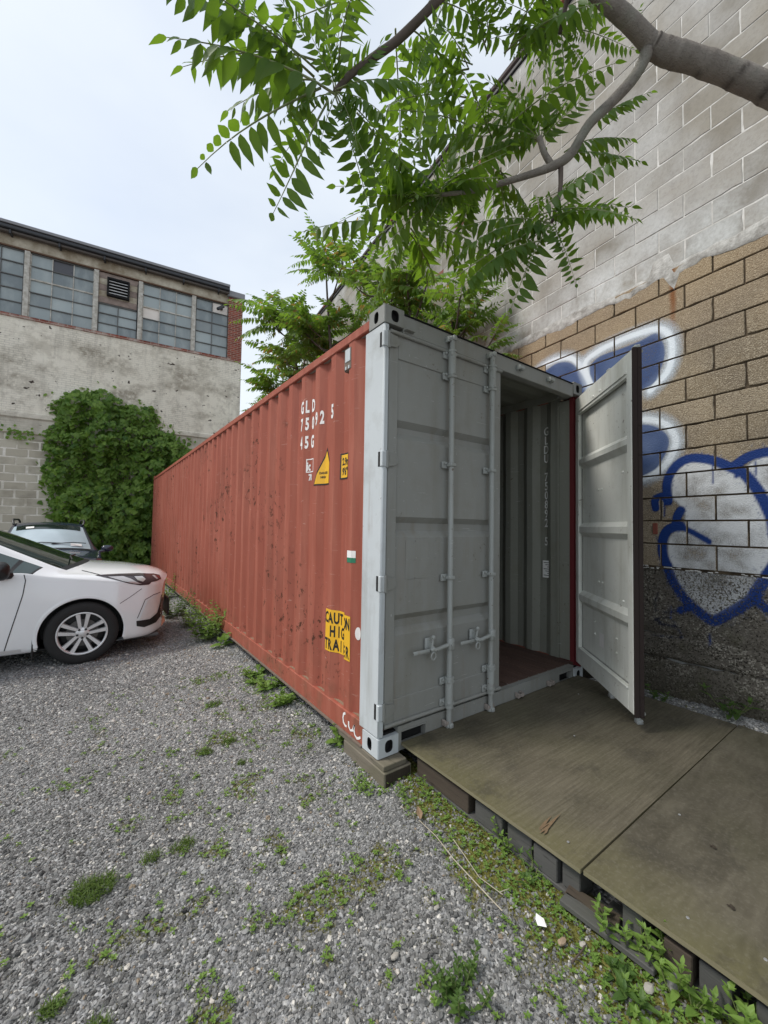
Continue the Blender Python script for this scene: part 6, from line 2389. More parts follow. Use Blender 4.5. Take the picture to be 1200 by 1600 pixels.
sapling(2.62, 1.6, 4.3, (-0.2, 0.2), (0.45, 0.8), 6, 'lowest young tree of heaven, just above the container roof by its doors', 75, 0.75)
sapling(2.70, 2.5, 5.2, (-0.35, 0.2), (0.6, 0.8), 7, 'bushy young tree of heaven second from the container doors', 90, 0.9)
sapling(2.75, 3.4, 5.9, (-0.35, 0.2), (0.7, 0.9), 1, 'nearest young tree of heaven rising behind the container roof', 80, 0.9)
sapling(2.85, 5.0, 6.9, (-0.6, 0.3), (1.0, 1.0), 2, 'tallest young tree of heaven behind the container, under the big tree', 110, 1.0)
sapling(2.95, 6.6, 6.5, (-0.75, 0.3), (1.0, 1.1), 3, 'young tree of heaven leaning over the middle of the container roof', 110, 1.05)
sapling(3.1, 8.4, 6.1, (-0.4, 0.4), (0.8, 1.2), 4, 'young tree of heaven near the far end of the container roof', 100, 1.05)
sapling(3.2, 10.4, 5.2, (0.1, 0.4), (0.4, 1.0), 5, 'farthest young tree of heaven beside the factory brick pier', 70, 1.0)
# darker shrub at the far end
bush = thing('shrub', (2.9, 12.0, -0.1), 'dark green shrub behind the far end of the container', 'shrub')
m = MB()
q = random.Random(9)
for k in range(2600):
    u = Vector((q.gauss(0, 1), q.gauss(0, 1), q.gauss(0, 1))).normalized()
    r = q.uniform(.55, 1.0) ** .5 * (1 + .25 * mnoise.noise(u * 2.3))
    c = Vector((2.75, 11.3, 3.55)) + Vector((u.x * 0.85, u.y * 1.0, u.z * 1.15)) * r
    a = Vector((q.gauss(0, 1), q.gauss(0, 1), q.gauss(0, .5))).normalized() * q.uniform(.05, .09)
    b = a.cross(u + Vector((0, 0, .6))).normalized() * q.uniform(.03, .055)
    m.add([c - a, c + b, c + a * 1.2, c - b], [(0, 1, 2, 3)])
tag(m.build('foliage', MAT['ivy'], bush, fix=False), kind='stuff')
limb('trunk', [(2.9, 12.0, -.2), (2.85, 11.8, 1.5), (2.75, 11.4, 3.3)], [.08, .06, .03], MAT['twig'], bush, 8, 3)

# ------------------------------------------------------------------ ground


def gz(x, y):
    """height of the lot: falls away to the left, banked up against the block wall"""
    z = table([(-8, -0.24), (-2.2, -0.205), (-1.0, -0.185), (-0.35, -0.155), (-0.1, -0.135), (0.15, -0.112), (0.3, -0.112), (60, -0.112)], x)
    wx = 2.684 + 0.1095 * y
    if -3.2 < y < 0.3:
        k = sstep(2.16, 2.34, x) * sstep(0.28, -0.15, y) if False else sstep(2.16, 2.36, x) * (1 - sstep(-0.15, 0.25, y))
        z = lerp(z, 0.045 - 0.05 * (y + 0.9), k)
    return z


def gzn(x, y):
    return gz(x, y) + 0.012 * mnoise.noise(Vector((x * 1.7, y * 1.7, 0))) + 0.006 * mnoise.noise(Vector((x * 5.1, y * 5.1, 3)))


def moss_amount(x, y):
    """0..1, strongest along the platform edge"""
    n = mnoise.noise(Vector((x * 3.1, y * 3.1, 11))) * 0.6 + mnoise.noise(Vector((x * 8.3, y * 8.3, 4))) * 0.4
    d = 0.20 - x
    band = 0.0
    if -2.4 < y < 0.15 and x < 0.3:
        wide = 0.36 + 0.26 * (1 - sstep(-1.4, -0.5, y))
        band = max(0.0, 1 - max(0, d) / wide)
    v = band * 1.15 + n * 0.6 - 0.15
    g = (1.7 + 0.9 * (1 - sstep(-0.6, 0.8, y))) * max(0, n - 0.03) * (0.35 + 0.65 * sstep(-1.7, -0.6, x)) * (1 - 0.5 * sstep(1.5, 4, y))
    g = min(g, 0.46)
    f = 1.5 * max(0, mnoise.noise(Vector((x * 15, y * 15, 21))) * .6 + mnoise.noise(Vector((x * 37, y * 37, 2))) * .4 - 0.11) * (0.25 + 0.75 * sstep(-1.8, -0.4, x)) * (1 - 0.6 * sstep(1.0, 4, y))
    return min(1, max(0, max(v, g, f)))


xs = list(np.concatenate([[-400, -150, -60, -30, -18, -12], np.arange(-9, -4, .5), np.arange(-4, 0.7, 0.045), np.arange(0.7, 2.9, 0.06), np.arange(3, 6, .5), [8, 14, 30, 80, 400]]))
ys = list(np.concatenate([[-400, -100, -30, -10, -5], np.arange(-4, -2.2, .2), np.arange(-2.2, 4.5, 0.045), np.arange(4.5, 9, .12), np.arange(9, 16, .5), [18, 24, 40, 100, 400]]))
gvx, moss = [], []
for y in ys:
    for x in xs:
        near = -5 < x < 3.2 and -3 < y < 9
        gvx.append((x, y, gzn(x, y) if near else gz(x, y)))
        moss.append(moss_amount(x, y) if near else 0.0)
nx = len(xs)
gfs = [(j * nx + i, j * nx + i + 1, (j + 1) * nx + i + 1, (j + 1) * nx + i) for j in range(len(ys) - 1) for i in range(nx - 1)]
gme = bpy.data.meshes.new('ground')
gme.from_pydata(gvx, [], gfs)
a = gme.attributes.new('moss', 'FLOAT', 'POINT')
a.data.foreach_set('value', np.array(moss, dtype=np.float32))
gme.polygons.foreach_set('use_smooth', [True] * len(gme.polygons))


def mat_ground():
    N = NT('gravel_lot')
    p = N.pos()
    cellA = N.sep(N.vor(58, out='Color'))[0]
    cellB = N.sep(N.vor(95, out='Color'))[1]
    cell = N.mix(N.step(N.noise(25, 2), 0.4, 0.6), cellA, cellB)
    c = N.ramp(cell, [(0.0, (0.11, 0.113, 0.118)), (0.35, (0.235, 0.238, 0.242)), (0.7, (0.36, 0.362, 0.365)), (0.9, (0.48, 0.48, 0.47)), (1.0, (0.66, 0.65, 0.63))])
    gaps = N.step(N.vor(58), 0.35, 0.75)
    c = N.mix(N.math('MULTIPLY', gaps, 0.5), c, (0.07, 0.068, 0.064))
    big = N.noise(0.7, 4)
    c = N.mix(N.math('MULTIPLY', N.step(big, 0.5, 0.75), 0.3), c, (0.24, 0.23, 0.205))
    d = N.step(N.noise(1.4, 5, 0.6), 0.56, 0.72)
    c = N.mix(N.math('MULTIPLY', d, 0.35), c, (0.27, 0.24, 0.185))
    ms = N.attr('moss')[2]
    mcol = N.mix(N.noise(17, 4), (0.075, 0.090, 0.018), (0.20, 0.18, 0.04))
    soil = N.mix(N.noise(30, 4), (0.06, 0.05, 0.036), (0.13, 0.11, 0.08))
    k = N.step(N.math('ADD', ms, N.math('MULTIPLY', N.math('SUBTRACT', N.noise(38, 4, 0.7), 0.5), 0.9)), 0.30, 0.52)
    c = N.mix(N.step(ms, 0.15, 0.5), c, N.mix(0.75, c, soil))
    c = N.mix(N.math('MULTIPLY', k, 0.9), c, mcol)
    h = N.math('ADD', N.math('MULTIPLY', N.vor(58), -1.0), N.math('MULTIPLY', N.noise(120, 3), 0.4))
    N.bsdf(c, 0.92, 0, N.bump(h, 0.9, 0.014), spec=0.25)
    return N.mat


gme.materials.append(mat_ground())
tag(put('ground', gme), kind='structure')

# ---- loose stones, laid one by one on the lot (instanced from three rough pebbles)


def mat_stone():
    N = NT('crushed_stone')
    t = N.attr('tone', 'INSTANCER')[2]
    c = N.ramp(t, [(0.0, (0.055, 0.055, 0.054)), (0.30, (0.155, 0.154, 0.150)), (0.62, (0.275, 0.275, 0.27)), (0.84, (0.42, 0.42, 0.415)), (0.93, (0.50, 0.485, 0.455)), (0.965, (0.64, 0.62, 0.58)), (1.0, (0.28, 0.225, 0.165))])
    c = N.mix(0.35, c, N.mix(N.noise(160, 3), (0.05, 0.05, 0.05), (0.5, 0.49, 0.47)), 'OVERLAY')
    N.bsdf(c, 0.85, 0, N.bump(N.noise(220, 3), 0.3, 0.003), spec=0.25)
    return N.mat


rng = np.random.default_rng(4)
cand = []


def scatter(n, x0, x1, y0, y1):
    return np.stack([rng.uniform(x0, x1, n), rng.uniform(y0, y1, n)], 1)


P = np.concatenate([scatter(470000, -5.0, 0.55, -2.0, 3.6), scatter(160000, -7.5, 0.3, 3.6, 8.2), scatter(26000, 2.15, 2.62, -2.2, 0.4)])
Z = np.array([gzn(x, y) for x, y in P])
cf, cr, cu, cc = (np.array(v) for v in (CF, CR, CU, CAM))
D3 = np.concatenate([P, Z[:, None]], 1) - cc
dep = D3 @ cf
uu, vv = (D3 @ cr) / np.maximum(dep, .01), (D3 @ cu) / np.maximum(dep, .01)
ok = (dep > 0.4) & (np.abs(uu) < 1.5) & (vv > -1.42)
ok &= ~((P[:, 0] > 0.20) & (P[:, 0] < 2.2) & (P[:, 1] < 0.25))
ok &= ~((P[:, 0] > 0.25) & (P[:, 1] >= 0.05) & (P[:, 0] < 2.3))
r0 = rng.uniform(0, 1, len(P))
keep_p = np.clip(1.25 * (2.6 / np.maximum(dep, 1.3)) ** 1.5, 0.06, 1.0)
ok &= r0 < keep_p
P, Z, dep = P[ok], Z[ok], dep[ok]
M_ = np.array([moss_amount(x, y) for x, y in P])
ok = rng.uniform(0, 1, len(P)) > np.clip(M_ * 1.4 - 0.25, 0, 0.72)
P, Z, dep, M_ = P[ok], Z[ok], dep[ok], M_[ok]
n = len(P)
size = rng.lognormal(math.log(0.0041), 0.38, n) * np.clip((dep / 2.6) ** 0.55, 1.0, 2.0)
size = np.clip(size, 0.0023, 0.015)
flat = rng.uniform(0.45, 0.9, n)
scl = np.stack([size * rng.uniform(.85, 1.5, n), size * rng.uniform(.75, 1.15, n), size * flat], 1)
rot = np.stack([rng.normal(0, .35, n), rng.normal(0, .35, n), rng.uniform(0, 6.283, n)], 1)
tone = np.clip(rng.beta(2.6, 2.9, n), 0, 0.90)
tone = np.where(rng.uniform(0, 1, n) < 0.06, rng.uniform(0.9, 0.985, n), tone)
tone = np.where(rng.uniform(0, 1, n) < 0.012, 1.0, tone)
patch = np.array([mnoise.noise(Vector((x * .9, y * .9, 5))) for x, y in P])
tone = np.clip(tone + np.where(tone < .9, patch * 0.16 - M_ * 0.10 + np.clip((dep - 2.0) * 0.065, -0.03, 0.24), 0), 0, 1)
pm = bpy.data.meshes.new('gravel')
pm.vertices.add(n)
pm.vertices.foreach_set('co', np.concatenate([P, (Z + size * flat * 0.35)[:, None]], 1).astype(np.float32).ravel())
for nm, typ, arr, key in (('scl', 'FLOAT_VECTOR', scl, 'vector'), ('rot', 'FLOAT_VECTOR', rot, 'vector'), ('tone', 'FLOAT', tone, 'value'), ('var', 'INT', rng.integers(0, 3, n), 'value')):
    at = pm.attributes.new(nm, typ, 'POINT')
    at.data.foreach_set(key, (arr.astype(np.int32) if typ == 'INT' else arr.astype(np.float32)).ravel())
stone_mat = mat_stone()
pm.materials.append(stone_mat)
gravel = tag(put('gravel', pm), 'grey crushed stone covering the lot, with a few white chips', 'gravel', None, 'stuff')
ng = bpy.data.node_groups.new('gravel_stones', 'GeometryNodeTree')
ng.interface.new_socket('Geometry', in_out='INPUT', socket_type='NodeSocketGeometry')
ng.interface.new_socket('Geometry', in_out='OUTPUT', socket_type='NodeSocketGeometry')
gn, gl = ng.nodes, ng.links
gi, go = gn.new('NodeGroupInput'), gn.new('NodeGroupOutput')
inst = gn.new('GeometryNodeInstanceOnPoints')
inst.inputs['Pick Instance'].default_value = True
join = gn.new('GeometryNodeJoinGeometry')
for k in range(3):
    ico = gn.new('GeometryNodeMeshIcoSphere')
    ico.inputs['Radius'].default_value = 1.0
    ico.inputs['Subdivisions'].default_value = 2
    noi = gn.new('ShaderNodeTexNoise')
    noi.noise_dimensions = '4D'
    noi.inputs['W'].default_value = 3.7 * k + 1
    noi.inputs['Scale'].default_value = 1.1
    noi.inputs['Detail'].default_value = 1.5
    sub = gn.new('ShaderNodeVectorMath')
    sub.operation = 'SUBTRACT'
    sub.inputs[1].default_value = (.5, .5, .5)
    gl.new(noi.outputs['Color'], sub.inputs[0])
    mul = gn.new('ShaderNodeVectorMath')
    mul.operation = 'SCALE'
    mul.inputs['Scale'].default_value = 1.7
    gl.new(sub.outputs[0], mul.inputs[0])
    sp_ = gn.new('GeometryNodeSetPosition')
    gl.new(ico.outputs['Mesh'], sp_.inputs['Geometry'])
    gl.new(mul.outputs[0], sp_.inputs['Offset'])
    sm_ = gn.new('GeometryNodeSetMaterial')
    sm_.inputs['Material'].default_value = stone_mat
    gl.new(sp_.outputs[0], sm_.inputs['Geometry'])
    g2i = gn.new('GeometryNodeGeometryToInstance')
    gl.new(sm_.outputs[0], g2i.inputs[0])
    gl.new(g2i.outputs[0], join.inputs[0])
gl.new(join.outputs[0], inst.inputs['Instance'])
gl.new(gi.outputs[0], inst.inputs['Points'])
for nm, typ, sock in (('scl', 'FLOAT_VECTOR', 'Scale'), ('rot', 'FLOAT_VECTOR', 'Rotation'), ('var', 'INT', 'Instance Index')):
    na = gn.new('GeometryNodeInputNamedAttribute')
    na.data_type = typ
    na.inputs['Name'].default_value = nm
    gl.new(na.outputs['Attribute'], inst.inputs[sock])
gl.new(inst.outputs[0], go.inputs[0])
md = gravel.modifiers.new('stones', 'NODES')
md.node_group = ng

# ------------------------------------------------------------------ timbers under the container


def mat_wood(name, a, b, axis=1, green=0.0, rough=0.9, moss=(0.075, 0.085, 0.03)):
    N = NT(name)
    sc = [22, 22, 22]
    sc[axis] = 1.6
    p = N.sc(N.pos(), tuple(sc))
    c = N.mix(N.noise(1.6, 6, 0.65, p), a, b)
    c = N.mix(N.math('MULTIPLY', N.step(N.noise(3.5, 4, 0.7, p), 0.58, 0.7), 0.6), c, tuple(x * 0.35 for x in a))
    if green:
        c = N.mix(N.math('MULTIPLY', N.step(N.noise(3.2, 5), 0.45, 0.7), green), c, moss)
    N.bsdf(c, rough, 0, N.bump(N.noise(1.6, 6, 0.65, p), 0.5, 0.006), spec=0.2)
    return N.mat


MAT['timber'] = mat_wood('weathered_timber', (0.11, 0.095, 0.072), (0.22, 0.195, 0.155), 1, 0.3)
MAT['timber_dark'] = mat_wood('dark_end_grain', (0.028, 0.023, 0.018), (0.07, 0.056, 0.042), 2)
for (x0, x1, y0, y1, lab) in ((-0.012, 0.20, -0.088, 0.40, 'weathered timber block under the near corner of the container'), (2.22, 2.45, 0.0, 0.5, 'timber block under the container corner beside the block wall'),
                              (-0.02, 0.2, 11.7, 12.25, 'timber block under the far corner of the container'), (2.2, 2.43, 11.7, 12.25, 'timber block under the far corner nearest the block wall')):
    m = MB()
    zt = -0.0055
    m.bbox(x0, x1, y0, y1, -0.24, zt - 0.034, 0.006, 0)
    m.bbox(x0 + .004, x1 - .03, y0 + 0.012, y1 + 0.1, zt - 0.0335, zt, 0.004, 0)
    m.box(x0 + .012, x1 - .012, y0 - .0015, y0 + .01, -0.22, zt - 0.045, 1)
    tag(m.build('timber_block', [MAT['timber'], MAT['timber_dark']]), lab, 'timber')

# ------------------------------------------------------------------ platform: plywood on pallets


def mat_ply(name, a, b, grain, green):
    N = NT(name)
    p = N.pos()
    if grain:
        pv = N.sc(p, (2.2, 42, 10))
        g = N.noise(1.5, 6, 0.65, pv, 0.6)
    else:
        pv = N.sc(p, (3.0, 9, 5))
        g = N.noise(1.1, 6, 0.6, pv, 1.4)
    c = N.mix(N.step(g, 0.34, 0.68), a, b)
    c = N.mix(N.math('MULTIPLY', N.step(N.noise(2.0, 5), 0.45, 0.72), 0.55), c, tuple(x * 0.55 for x in a))
    c = N.mix(N.math('MULTIPLY', N.step(N.noise(1.3, 5, 0.6), 0.47, 0.72), green), c, (0.052, 0.054, 0.024))
    x = N.sep()[0]
    edge = N.math('SUBTRACT', 1.0, N.step(N.math('ADD', x, N.math('MULTIPLY', N.noise(3, 4), 0.5)), 0.42, 0.75))
    c = N.mix(N.math('MULTIPLY', edge, 0.6), c, (0.125, 0.115, 0.050))
    c = N.mix(N.math('MULTIPLY', N.step(N.noise(4.2, 6, 0.7), 0.54, 0.66), 0.55), c, (0.05, 0.045, 0.034))
    c = N.mix(N.math('MULTIPLY', N.step(N.noise(55, 4, 0.7), 0.5, 0.85), 0.35), c, (0.24, 0.22, 0.18))
    rings = N.n.new('ShaderNodeTexWave')
    rings.wave_type = 'RINGS'
    N.l.new(N.sc(p, (0.9, 1.5, 1)), rings.inputs['Vector'])
    rings.inputs['Scale'].default_value = 6
    rings.inputs['Distortion'].default_value = 9
    rings.inputs['Detail'].default_value = 3
    c = N.mix(0.05, c, N.mix(1.0, c, rings.outputs['Color'], 'MULTIPLY'))
    N.bsdf(c, 0.82, 0, N.bump(g, 0.4 if grain else 0.3, 0.003), spec=0.25)
    return N.mat


MAT['ply_a'] = mat_ply('grained_weathered_plywood', (0.088, 0.077, 0.053), (0.150, 0.132, 0.095), True, 0.34)
MAT['ply_b'] = mat_ply('smooth_greenish_plywood', (0.078, 0.069, 0.049), (0.128, 0.115, 0.084), False, 0.42)
MAT['ply_edge'] = mat_wood('plywood_edge', (0.14, 0.125, 0.075), (0.24, 0.215, 0.14), 1, 0.2)
MAT['fresh_wood'] = simple('fresh_split_wood', (0.15, 0.10, 0.055), 0.8, 0, 0.4, 40)
MAT['screw'] = simple('screw_head', (0.42, 0.42, 0.42), 0.4, 0.6)


def sheet(name, y0, y1, x0, x1, zt, mat, label, seed, sag):
    m = MB()
    n1, n2 = 26, 18
    top, bot = [], []
    for j in range(n2 + 1):
        y = lerp(y0, y1, j / n2)
        rt, rb = [], []
        for i in range(n1 + 1):
            x = lerp(x0, x1, i / n1)
            ex = 0.003 * mnoise.noise(Vector((y * 9, seed, 0))) if i == 0 else 0
            z = zt + 0.005 * mnoise.noise(Vector((x * 1.1, y * 1.1, seed))) + sag * (i / n1)
            rt.append((x + ex, y, z))
            rb.append((x + ex, y, z - 0.018))
        top.append(rt)
        bot.append(rb)
    m.grid(top, 0)
    m.grid(bot, 0)
    for j in range(n2):
        m.add([top[j][0], top[j + 1][0], bot[j + 1][0], bot[j][0]], [(0, 1, 2, 3)], 1)
        m.add([top[j][-1], top[j + 1][-1], bot[j + 1][-1], bot[j][-1]], [(0, 1, 2, 3)], 1)
    for i in range(n1):
        m.add([top[0][i], top[0][i + 1], bot[0][i + 1], bot[0][i]], [(0, 1, 2, 3)], 1)
        m.add([top[-1][i], top[-1][i + 1], bot[-1][i + 1], bot[-1][i]], [(0, 1, 2, 3)], 1)
    return tag(m.build(name, [mat, MAT['ply_edge']], None, 30), label, 'plywood')


sh1 = sheet('plywood_sheet', -1.186, 0.0, 0.186, 2.34, 0.054, MAT['ply_a'], 'rough-grained plywood sheet lying right in front of the container doors', 1, 0.0)
sh2 = sheet('plywood_sheet', -2.41, -1.196, 0.192, 2.40, 0.056, MAT['ply_b'], 'smoother greenish plywood sheet farther from the container doors', 2, 0.004)
for o, spots in ((sh1, [(0.28, -1.08), (1.2, -.6), (1.9, -.25)]), (sh2, [(.34, -1.72), (.30, -1.52), (.9, -1.3), (1.25, -1.75)])):
    for x, y in spots:
        m = MB()
        m.lathe([(0.006, 0), (0.005, .002), (0, .0025)], (x, y, 0.058), (0, 0, 1), 8)
        m.build('screw', MAT['screw'], o)
m = MB()
for a, b, c, w in ((.215, .42, -.975, .012), (.24, .37, -.957, .009), (.225, .30, -.990, .007)):
    m.add([(a, c - w * .3, .0605), (lerp(a, b, .3), c - w, .0612), (b, c + .012, .0606), (lerp(a, b, .4), c + w * .8, .0612)], [(0, 1, 2, 3)])
m.bbox(.235, .30, -.972, -.966, .0612, .0645, .001)
m.build('torn_patch', MAT['fresh_wood'], sh1)
for x, y in ((.48, -1.60), (.78, -1.466)):
    m = MB()
    m.add([(x + (.010 + .004 * math.sin(k * 2.1)) * math.cos(k * .5236), y + (.012 + .004 * math.cos(k * 1.7)) * math.sin(k * .5236), .0632) for k in range(12)], [tuple(range(12))])
    m.build('knot', MAT['timber_dark'], sh2)

MAT['pallet'] = mat_wood('grey_pallet_wood', (0.055, 0.055, 0.053), (0.115, 0.113, 0.108), 1, 0.15)
MAT['pallet_brown'] = mat_wood('brown_pallet_wood', (0.045, 0.035, 0.028), (0.09, 0.072, 0.056), 1, 0.1)


def pallet(y0, y1, blocks_y, label, seed):
    q = random.Random(seed)
    t = thing('pallet', (1.2, (y0 + y1) / 2, -0.13), label, 'pallet', None)
    zb, zt = -0.118, 0.030
    for x0, x1 in ((0.215, 0.315), (1.2, 1.3), (2.05, 2.15)):
        edge = x0 < 0.3
        for k, (a, b) in enumerate(blocks_y):
            m = MB()
            off = q.uniform(-.008, .012) if edge else 0
            m.bbox(x0 + off, x1 + off, a, b, zb + 0.0225, zt - 0.0235 + q.uniform(-.002, 0), 0.004)
            m.build('block', MAT['pallet'] if q.random() < .65 else MAT['pallet_brown'], t)
        m = MB()
        m.bbox(x0 - .01, x1 + .02, y0 + .01, y1 - .01, zb, zb + 0.022, 0.004)
        m.build('bottom_board', MAT['pallet'], t)
    n = 7
    for k in range(n):
        w = (y1 - y0) / n
        m = MB()
        m.bbox(0.222 + q.uniform(-.008, .004), 2.15, y0 + k * w + .012, y0 + (k + 1) * w - .012, zt - 0.022, zt, 0.003)
        m.build('deck_board', MAT['pallet_brown'] if k % 3 == 1 else MAT['pallet'], t)
    return t


pallet(-1.175, -0.10, [(-.555, -.13), (-.775, -.60), (-.935, -.80), (-1.07, -.953), (-1.165, -1.085)], 'wooden pallet under the plywood sheet at the container doors', 1)
pallet(-2.38, -1.235, [(-1.40, -1.33), (-1.56, -1.475), (-1.66, -1.575), (-1.95, -1.72), (-2.3, -2.1)], 'wooden pallet under the smoother plywood sheet', 2)
# broken boards lying between the pallets
for (x, y, L, a, mt, lab) in ((0.215, -1.22, 0.20, 1.75, 'pallet_brown', 'splintered brown board end sticking out between the pallets'), (0.16, -1.30, 0.34, 1.62, 'pallet', 'grey board lying on the ground along the pallet edge')):
    m = MB()
    R = Matrix.Translation((x, y, gz(x, y) + 0.03)) @ Matrix.Rotation(a, 4, 'Z')
    m.bbox(-L / 2, L / 2, -.03, .03, -.011, .011, .003, M=R)
    tag(m.build('board', MAT[mt]), lab, 'board')

# ------------------------------------------------------------------ weeds and plants
MAT['weed'] = mat_leaf('bright_weed_leaf', (0.13, 0.235, 0.045), (0.22, 0.34, 0.075), (0.24, 0.40, 0.05))
MAT['weed_dark'] = mat_leaf('dark_weed_leaf', (0.055, 0.115, 0.028), (0.12, 0.20, 0.05), (0.15, 0.27, 0.04))
MAT['weed_stem'] = simple('weed_stem', (0.13, 0.16, 0.05), 0.7)
MAT['grass'] = mat_leaf('grass_blade', (0.06, 0.115, 0.020), (0.13, 0.19, 0.04), (0.15, 0.26, 0.03))
MAT['moss_tuft'] = mat_leaf('moss', (0.13, 0.14, 0.020), (0.25, 0.225, 0.04), (0.16, 0.17, 0.02), None, 0.9)
MAT['dry'] = simple('dry_straw', (0.38, 0.34, 0.26), 0.8, 0, 0.25, 60)


def leaf_into(m, base, d, nrm, L, wd, droop=0.15, mi=0):
    d = d.normalized()
    s = d.cross(nrm)
    if s.length < 1e-4:
        s = d.orthogonal()
    s.normalize()
    nn = s.cross(d).normalized()
    r = []
    for t, w, z in ((0.08, .12, 0), (0.36, .5, .03), (0.7, .34, -droop * .5)):
        c = base + d * (L * t) + nn * (z * L)
        r.append((c + s * (w * wd) + nn * (w * wd * .25), c, c - s * (w * wd) + nn * (w * wd * .25)))
    tip = base + d * L - nn * (droop * L)
    vs = [p for q_ in r for p in q_] + [tip]
    m.add(vs, [(0, 3, 4, 1), (1, 4, 5, 2), (3, 6, 7, 4), (4, 7, 8, 5), (6, 9, 7), (7, 9, 8)], mi)


def leafy_plant(name, x, y, label, cat, group, stems, h, leaf_l, mat, seed, spread=0.35, z=None, node=0.022, wd=0.42, lean=(0, 0)):
    q = random.Random(seed)
    z0 = gzn(x, y) if z is None else z
    t = thing(name, (x, y, z0), label, cat, group)
    ms, ml = MB(), MB()
    for k in range(stems):
        a = q.uniform(0, 6.283)
        r = q.uniform(0, 0.035) * (1 + stems * 0.10)
        b = Vector((x + r * math.cos(a), y + r * math.sin(a), z0 - 0.01))
        hh = h * q.uniform(.55, 1.05)
        top = b + Vector((math.cos(a) * spread * hh * q.uniform(.3, 1) + lean[0] * hh, math.sin(a) * spread * hh * q.uniform(.3, 1) + lean[1] * hh, hh))
        mid = (b + top) / 2 + Vector((q.gauss(0, .1), q.gauss(0, .1), 0)) * hh * .3
        ms.tube([b, mid, top], [0.0024, 0.002, 0.0012], 5)
        nn = max(3, int(hh / node))
        for i in range(nn):
            f = 0.2 + 0.8 * i / max(1, nn - 1)
            p = (b * (1 - f) ** 2 + mid * 2 * f * (1 - f) + top * f * f)
            a0 = i * 1.571 + q.uniform(-.4, .4)
            for sd in (0, math.pi):
                aa = a0 + sd
                L = 1.35 * leaf_l * (1.05 - 0.55 * f) * q.uniform(.75, 1.15)
                d = Vector((math.cos(aa), math.sin(aa), 0.25 + 0.55 * f + q.gauss(0, .15)))
                leaf_into(ml, p, d, Vector((0, 0, 1)), L, L * wd, q.uniform(.05, .35))
        for k2 in range(3):
            aa = q.uniform(0, 6.28)
            leaf_into(ml, top, Vector((math.cos(aa), math.sin(aa), 1.1)), Vector((0, 0, 1)), leaf_l * .45, leaf_l * .2)
    ms.build('stem', MAT['weed_stem'], t)
    o = ml.build('leaves', mat, t, 0, fix=False)
    tag(o, kind='stuff')
    return t


GRP = 'leafy weeds along the platform edge'
leafy_plant('weed', 0.215, -0.80, 'pale bushy weed leaning on the pallet below the torn plywood patch', 'weed', GRP, 6, 0.11, 0.034, MAT['weed'], 1, .5, lean=(-.3, 0))
leafy_plant('weed', 0.165, -0.98, 'spiky grey-green weed beside the pallet, left of the plywood seam', 'weed', GRP, 5, 0.08, 0.05, MAT['weed_dark'], 2, .8, wd=.25)
leafy_plant('weed', 0.205, -1.325, 'leafy weed growing up beside the plywood seam', 'weed', GRP, 6, 0.15, 0.045, MAT['weed'], 3, .4, lean=(-.25, 0))
leafy_plant('weed', 0.165, -1.43, 'small four-leaved weed in front of the dark pallet gap', 'weed', GRP, 3, 0.09, 0.045, MAT['weed'], 4, .5)
leafy_plant('weed', 0.20, -1.50, 'tall leafy weed leaning out over the plywood edge', 'weed', GRP, 6, 0.17, 0.05, MAT['weed'], 5, .35, lean=(-.1, 0))
leafy_plant('weed', 0.16, -1.575, 'round-leaved weed against the dark pallet board', 'weed', GRP, 5, 0.10, 0.05, MAT['weed'], 6, .6)
leafy_plant('weed', 0.20, -1.72, 'large bright weed in the bottom corner under the plywood', 'weed', GRP, 9, 0.15, 0.055, MAT['weed'], 7, .6, wd=.5)
leafy_plant('weed', 0.05, -1.43, 'low broad-leaved weed among pale stones near the bottom edge', 'weed', GRP, 5, 0.06, 0.055, MAT['weed_dark'], 8, 1.0, wd=.5)
leafy_plant('weed', 0.02, -1.50, 'small bright weed beside the low broad-leaved one', 'weed', GRP, 5, 0.05, 0.045, MAT['weed'], 18, 1.0, wd=.45)
leafy_plant('weed', 0.155, -0.30, 'small upright weed by the first pallet block next to the timber', 'weed', GRP, 4, 0.09, 0.026, MAT['weed'], 9, .5)
leafy_plant('weed', 0.05, -0.21, 'yellow-green weed standing before the dark timber end', 'weed', GRP, 4, 0.08, 0.026, MAT['weed'], 10, .5)
leafy_plant('weed', -0.06, -0.02, 'dense bright clump of weed at the foot of the timber block', 'weed', GRP, 16, 0.07, 0.030, MAT['weed'], 11, 1.0)
leafy_plant('weed', -0.40, -1.08, 'single bushy weed standing alone in the gravel', 'weed', None, 13, 0.085, 0.032, MAT['weed_dark'], 12, .5, node=.014, wd=.45)
leafy_plant('weed', -0.46, -1.0, 'tiny two-leaved seedling beside the lone bushy weed', 'weed', None, 2, 0.04, 0.028, MAT['weed'], 13, .5)
leafy_plant('shrub', -0.17, 3.85, 'round leafy shrub growing against the bottom rail of the container', 'shrub', None, 30, 0.50, 0.075, MAT['weed'], 14, .65, node=.045, wd=.5)
leafy_plant('weed', -0.24, 4.75, 'dark feathery weed behind the round shrub', 'weed', None, 30, 0.34, 0.05, MAT['weed_dark'], 15, .9, node=.03, wd=.25)
leafy_plant('weed', -0.30, 5.7, 'tall weeds along the rail near the car bumper', 'weed', None, 30, 0.42, 0.07, MAT['weed_dark'], 16, .9, node=.04)
leafy_plant('weed', -0.16, 7.6, 'far weeds at the foot of the container beyond the car', 'weed', None, 22, 0.5, 0.08, MAT['weed'], 17, .9, node=.05)
VG = 'vine clumps under the container rail'
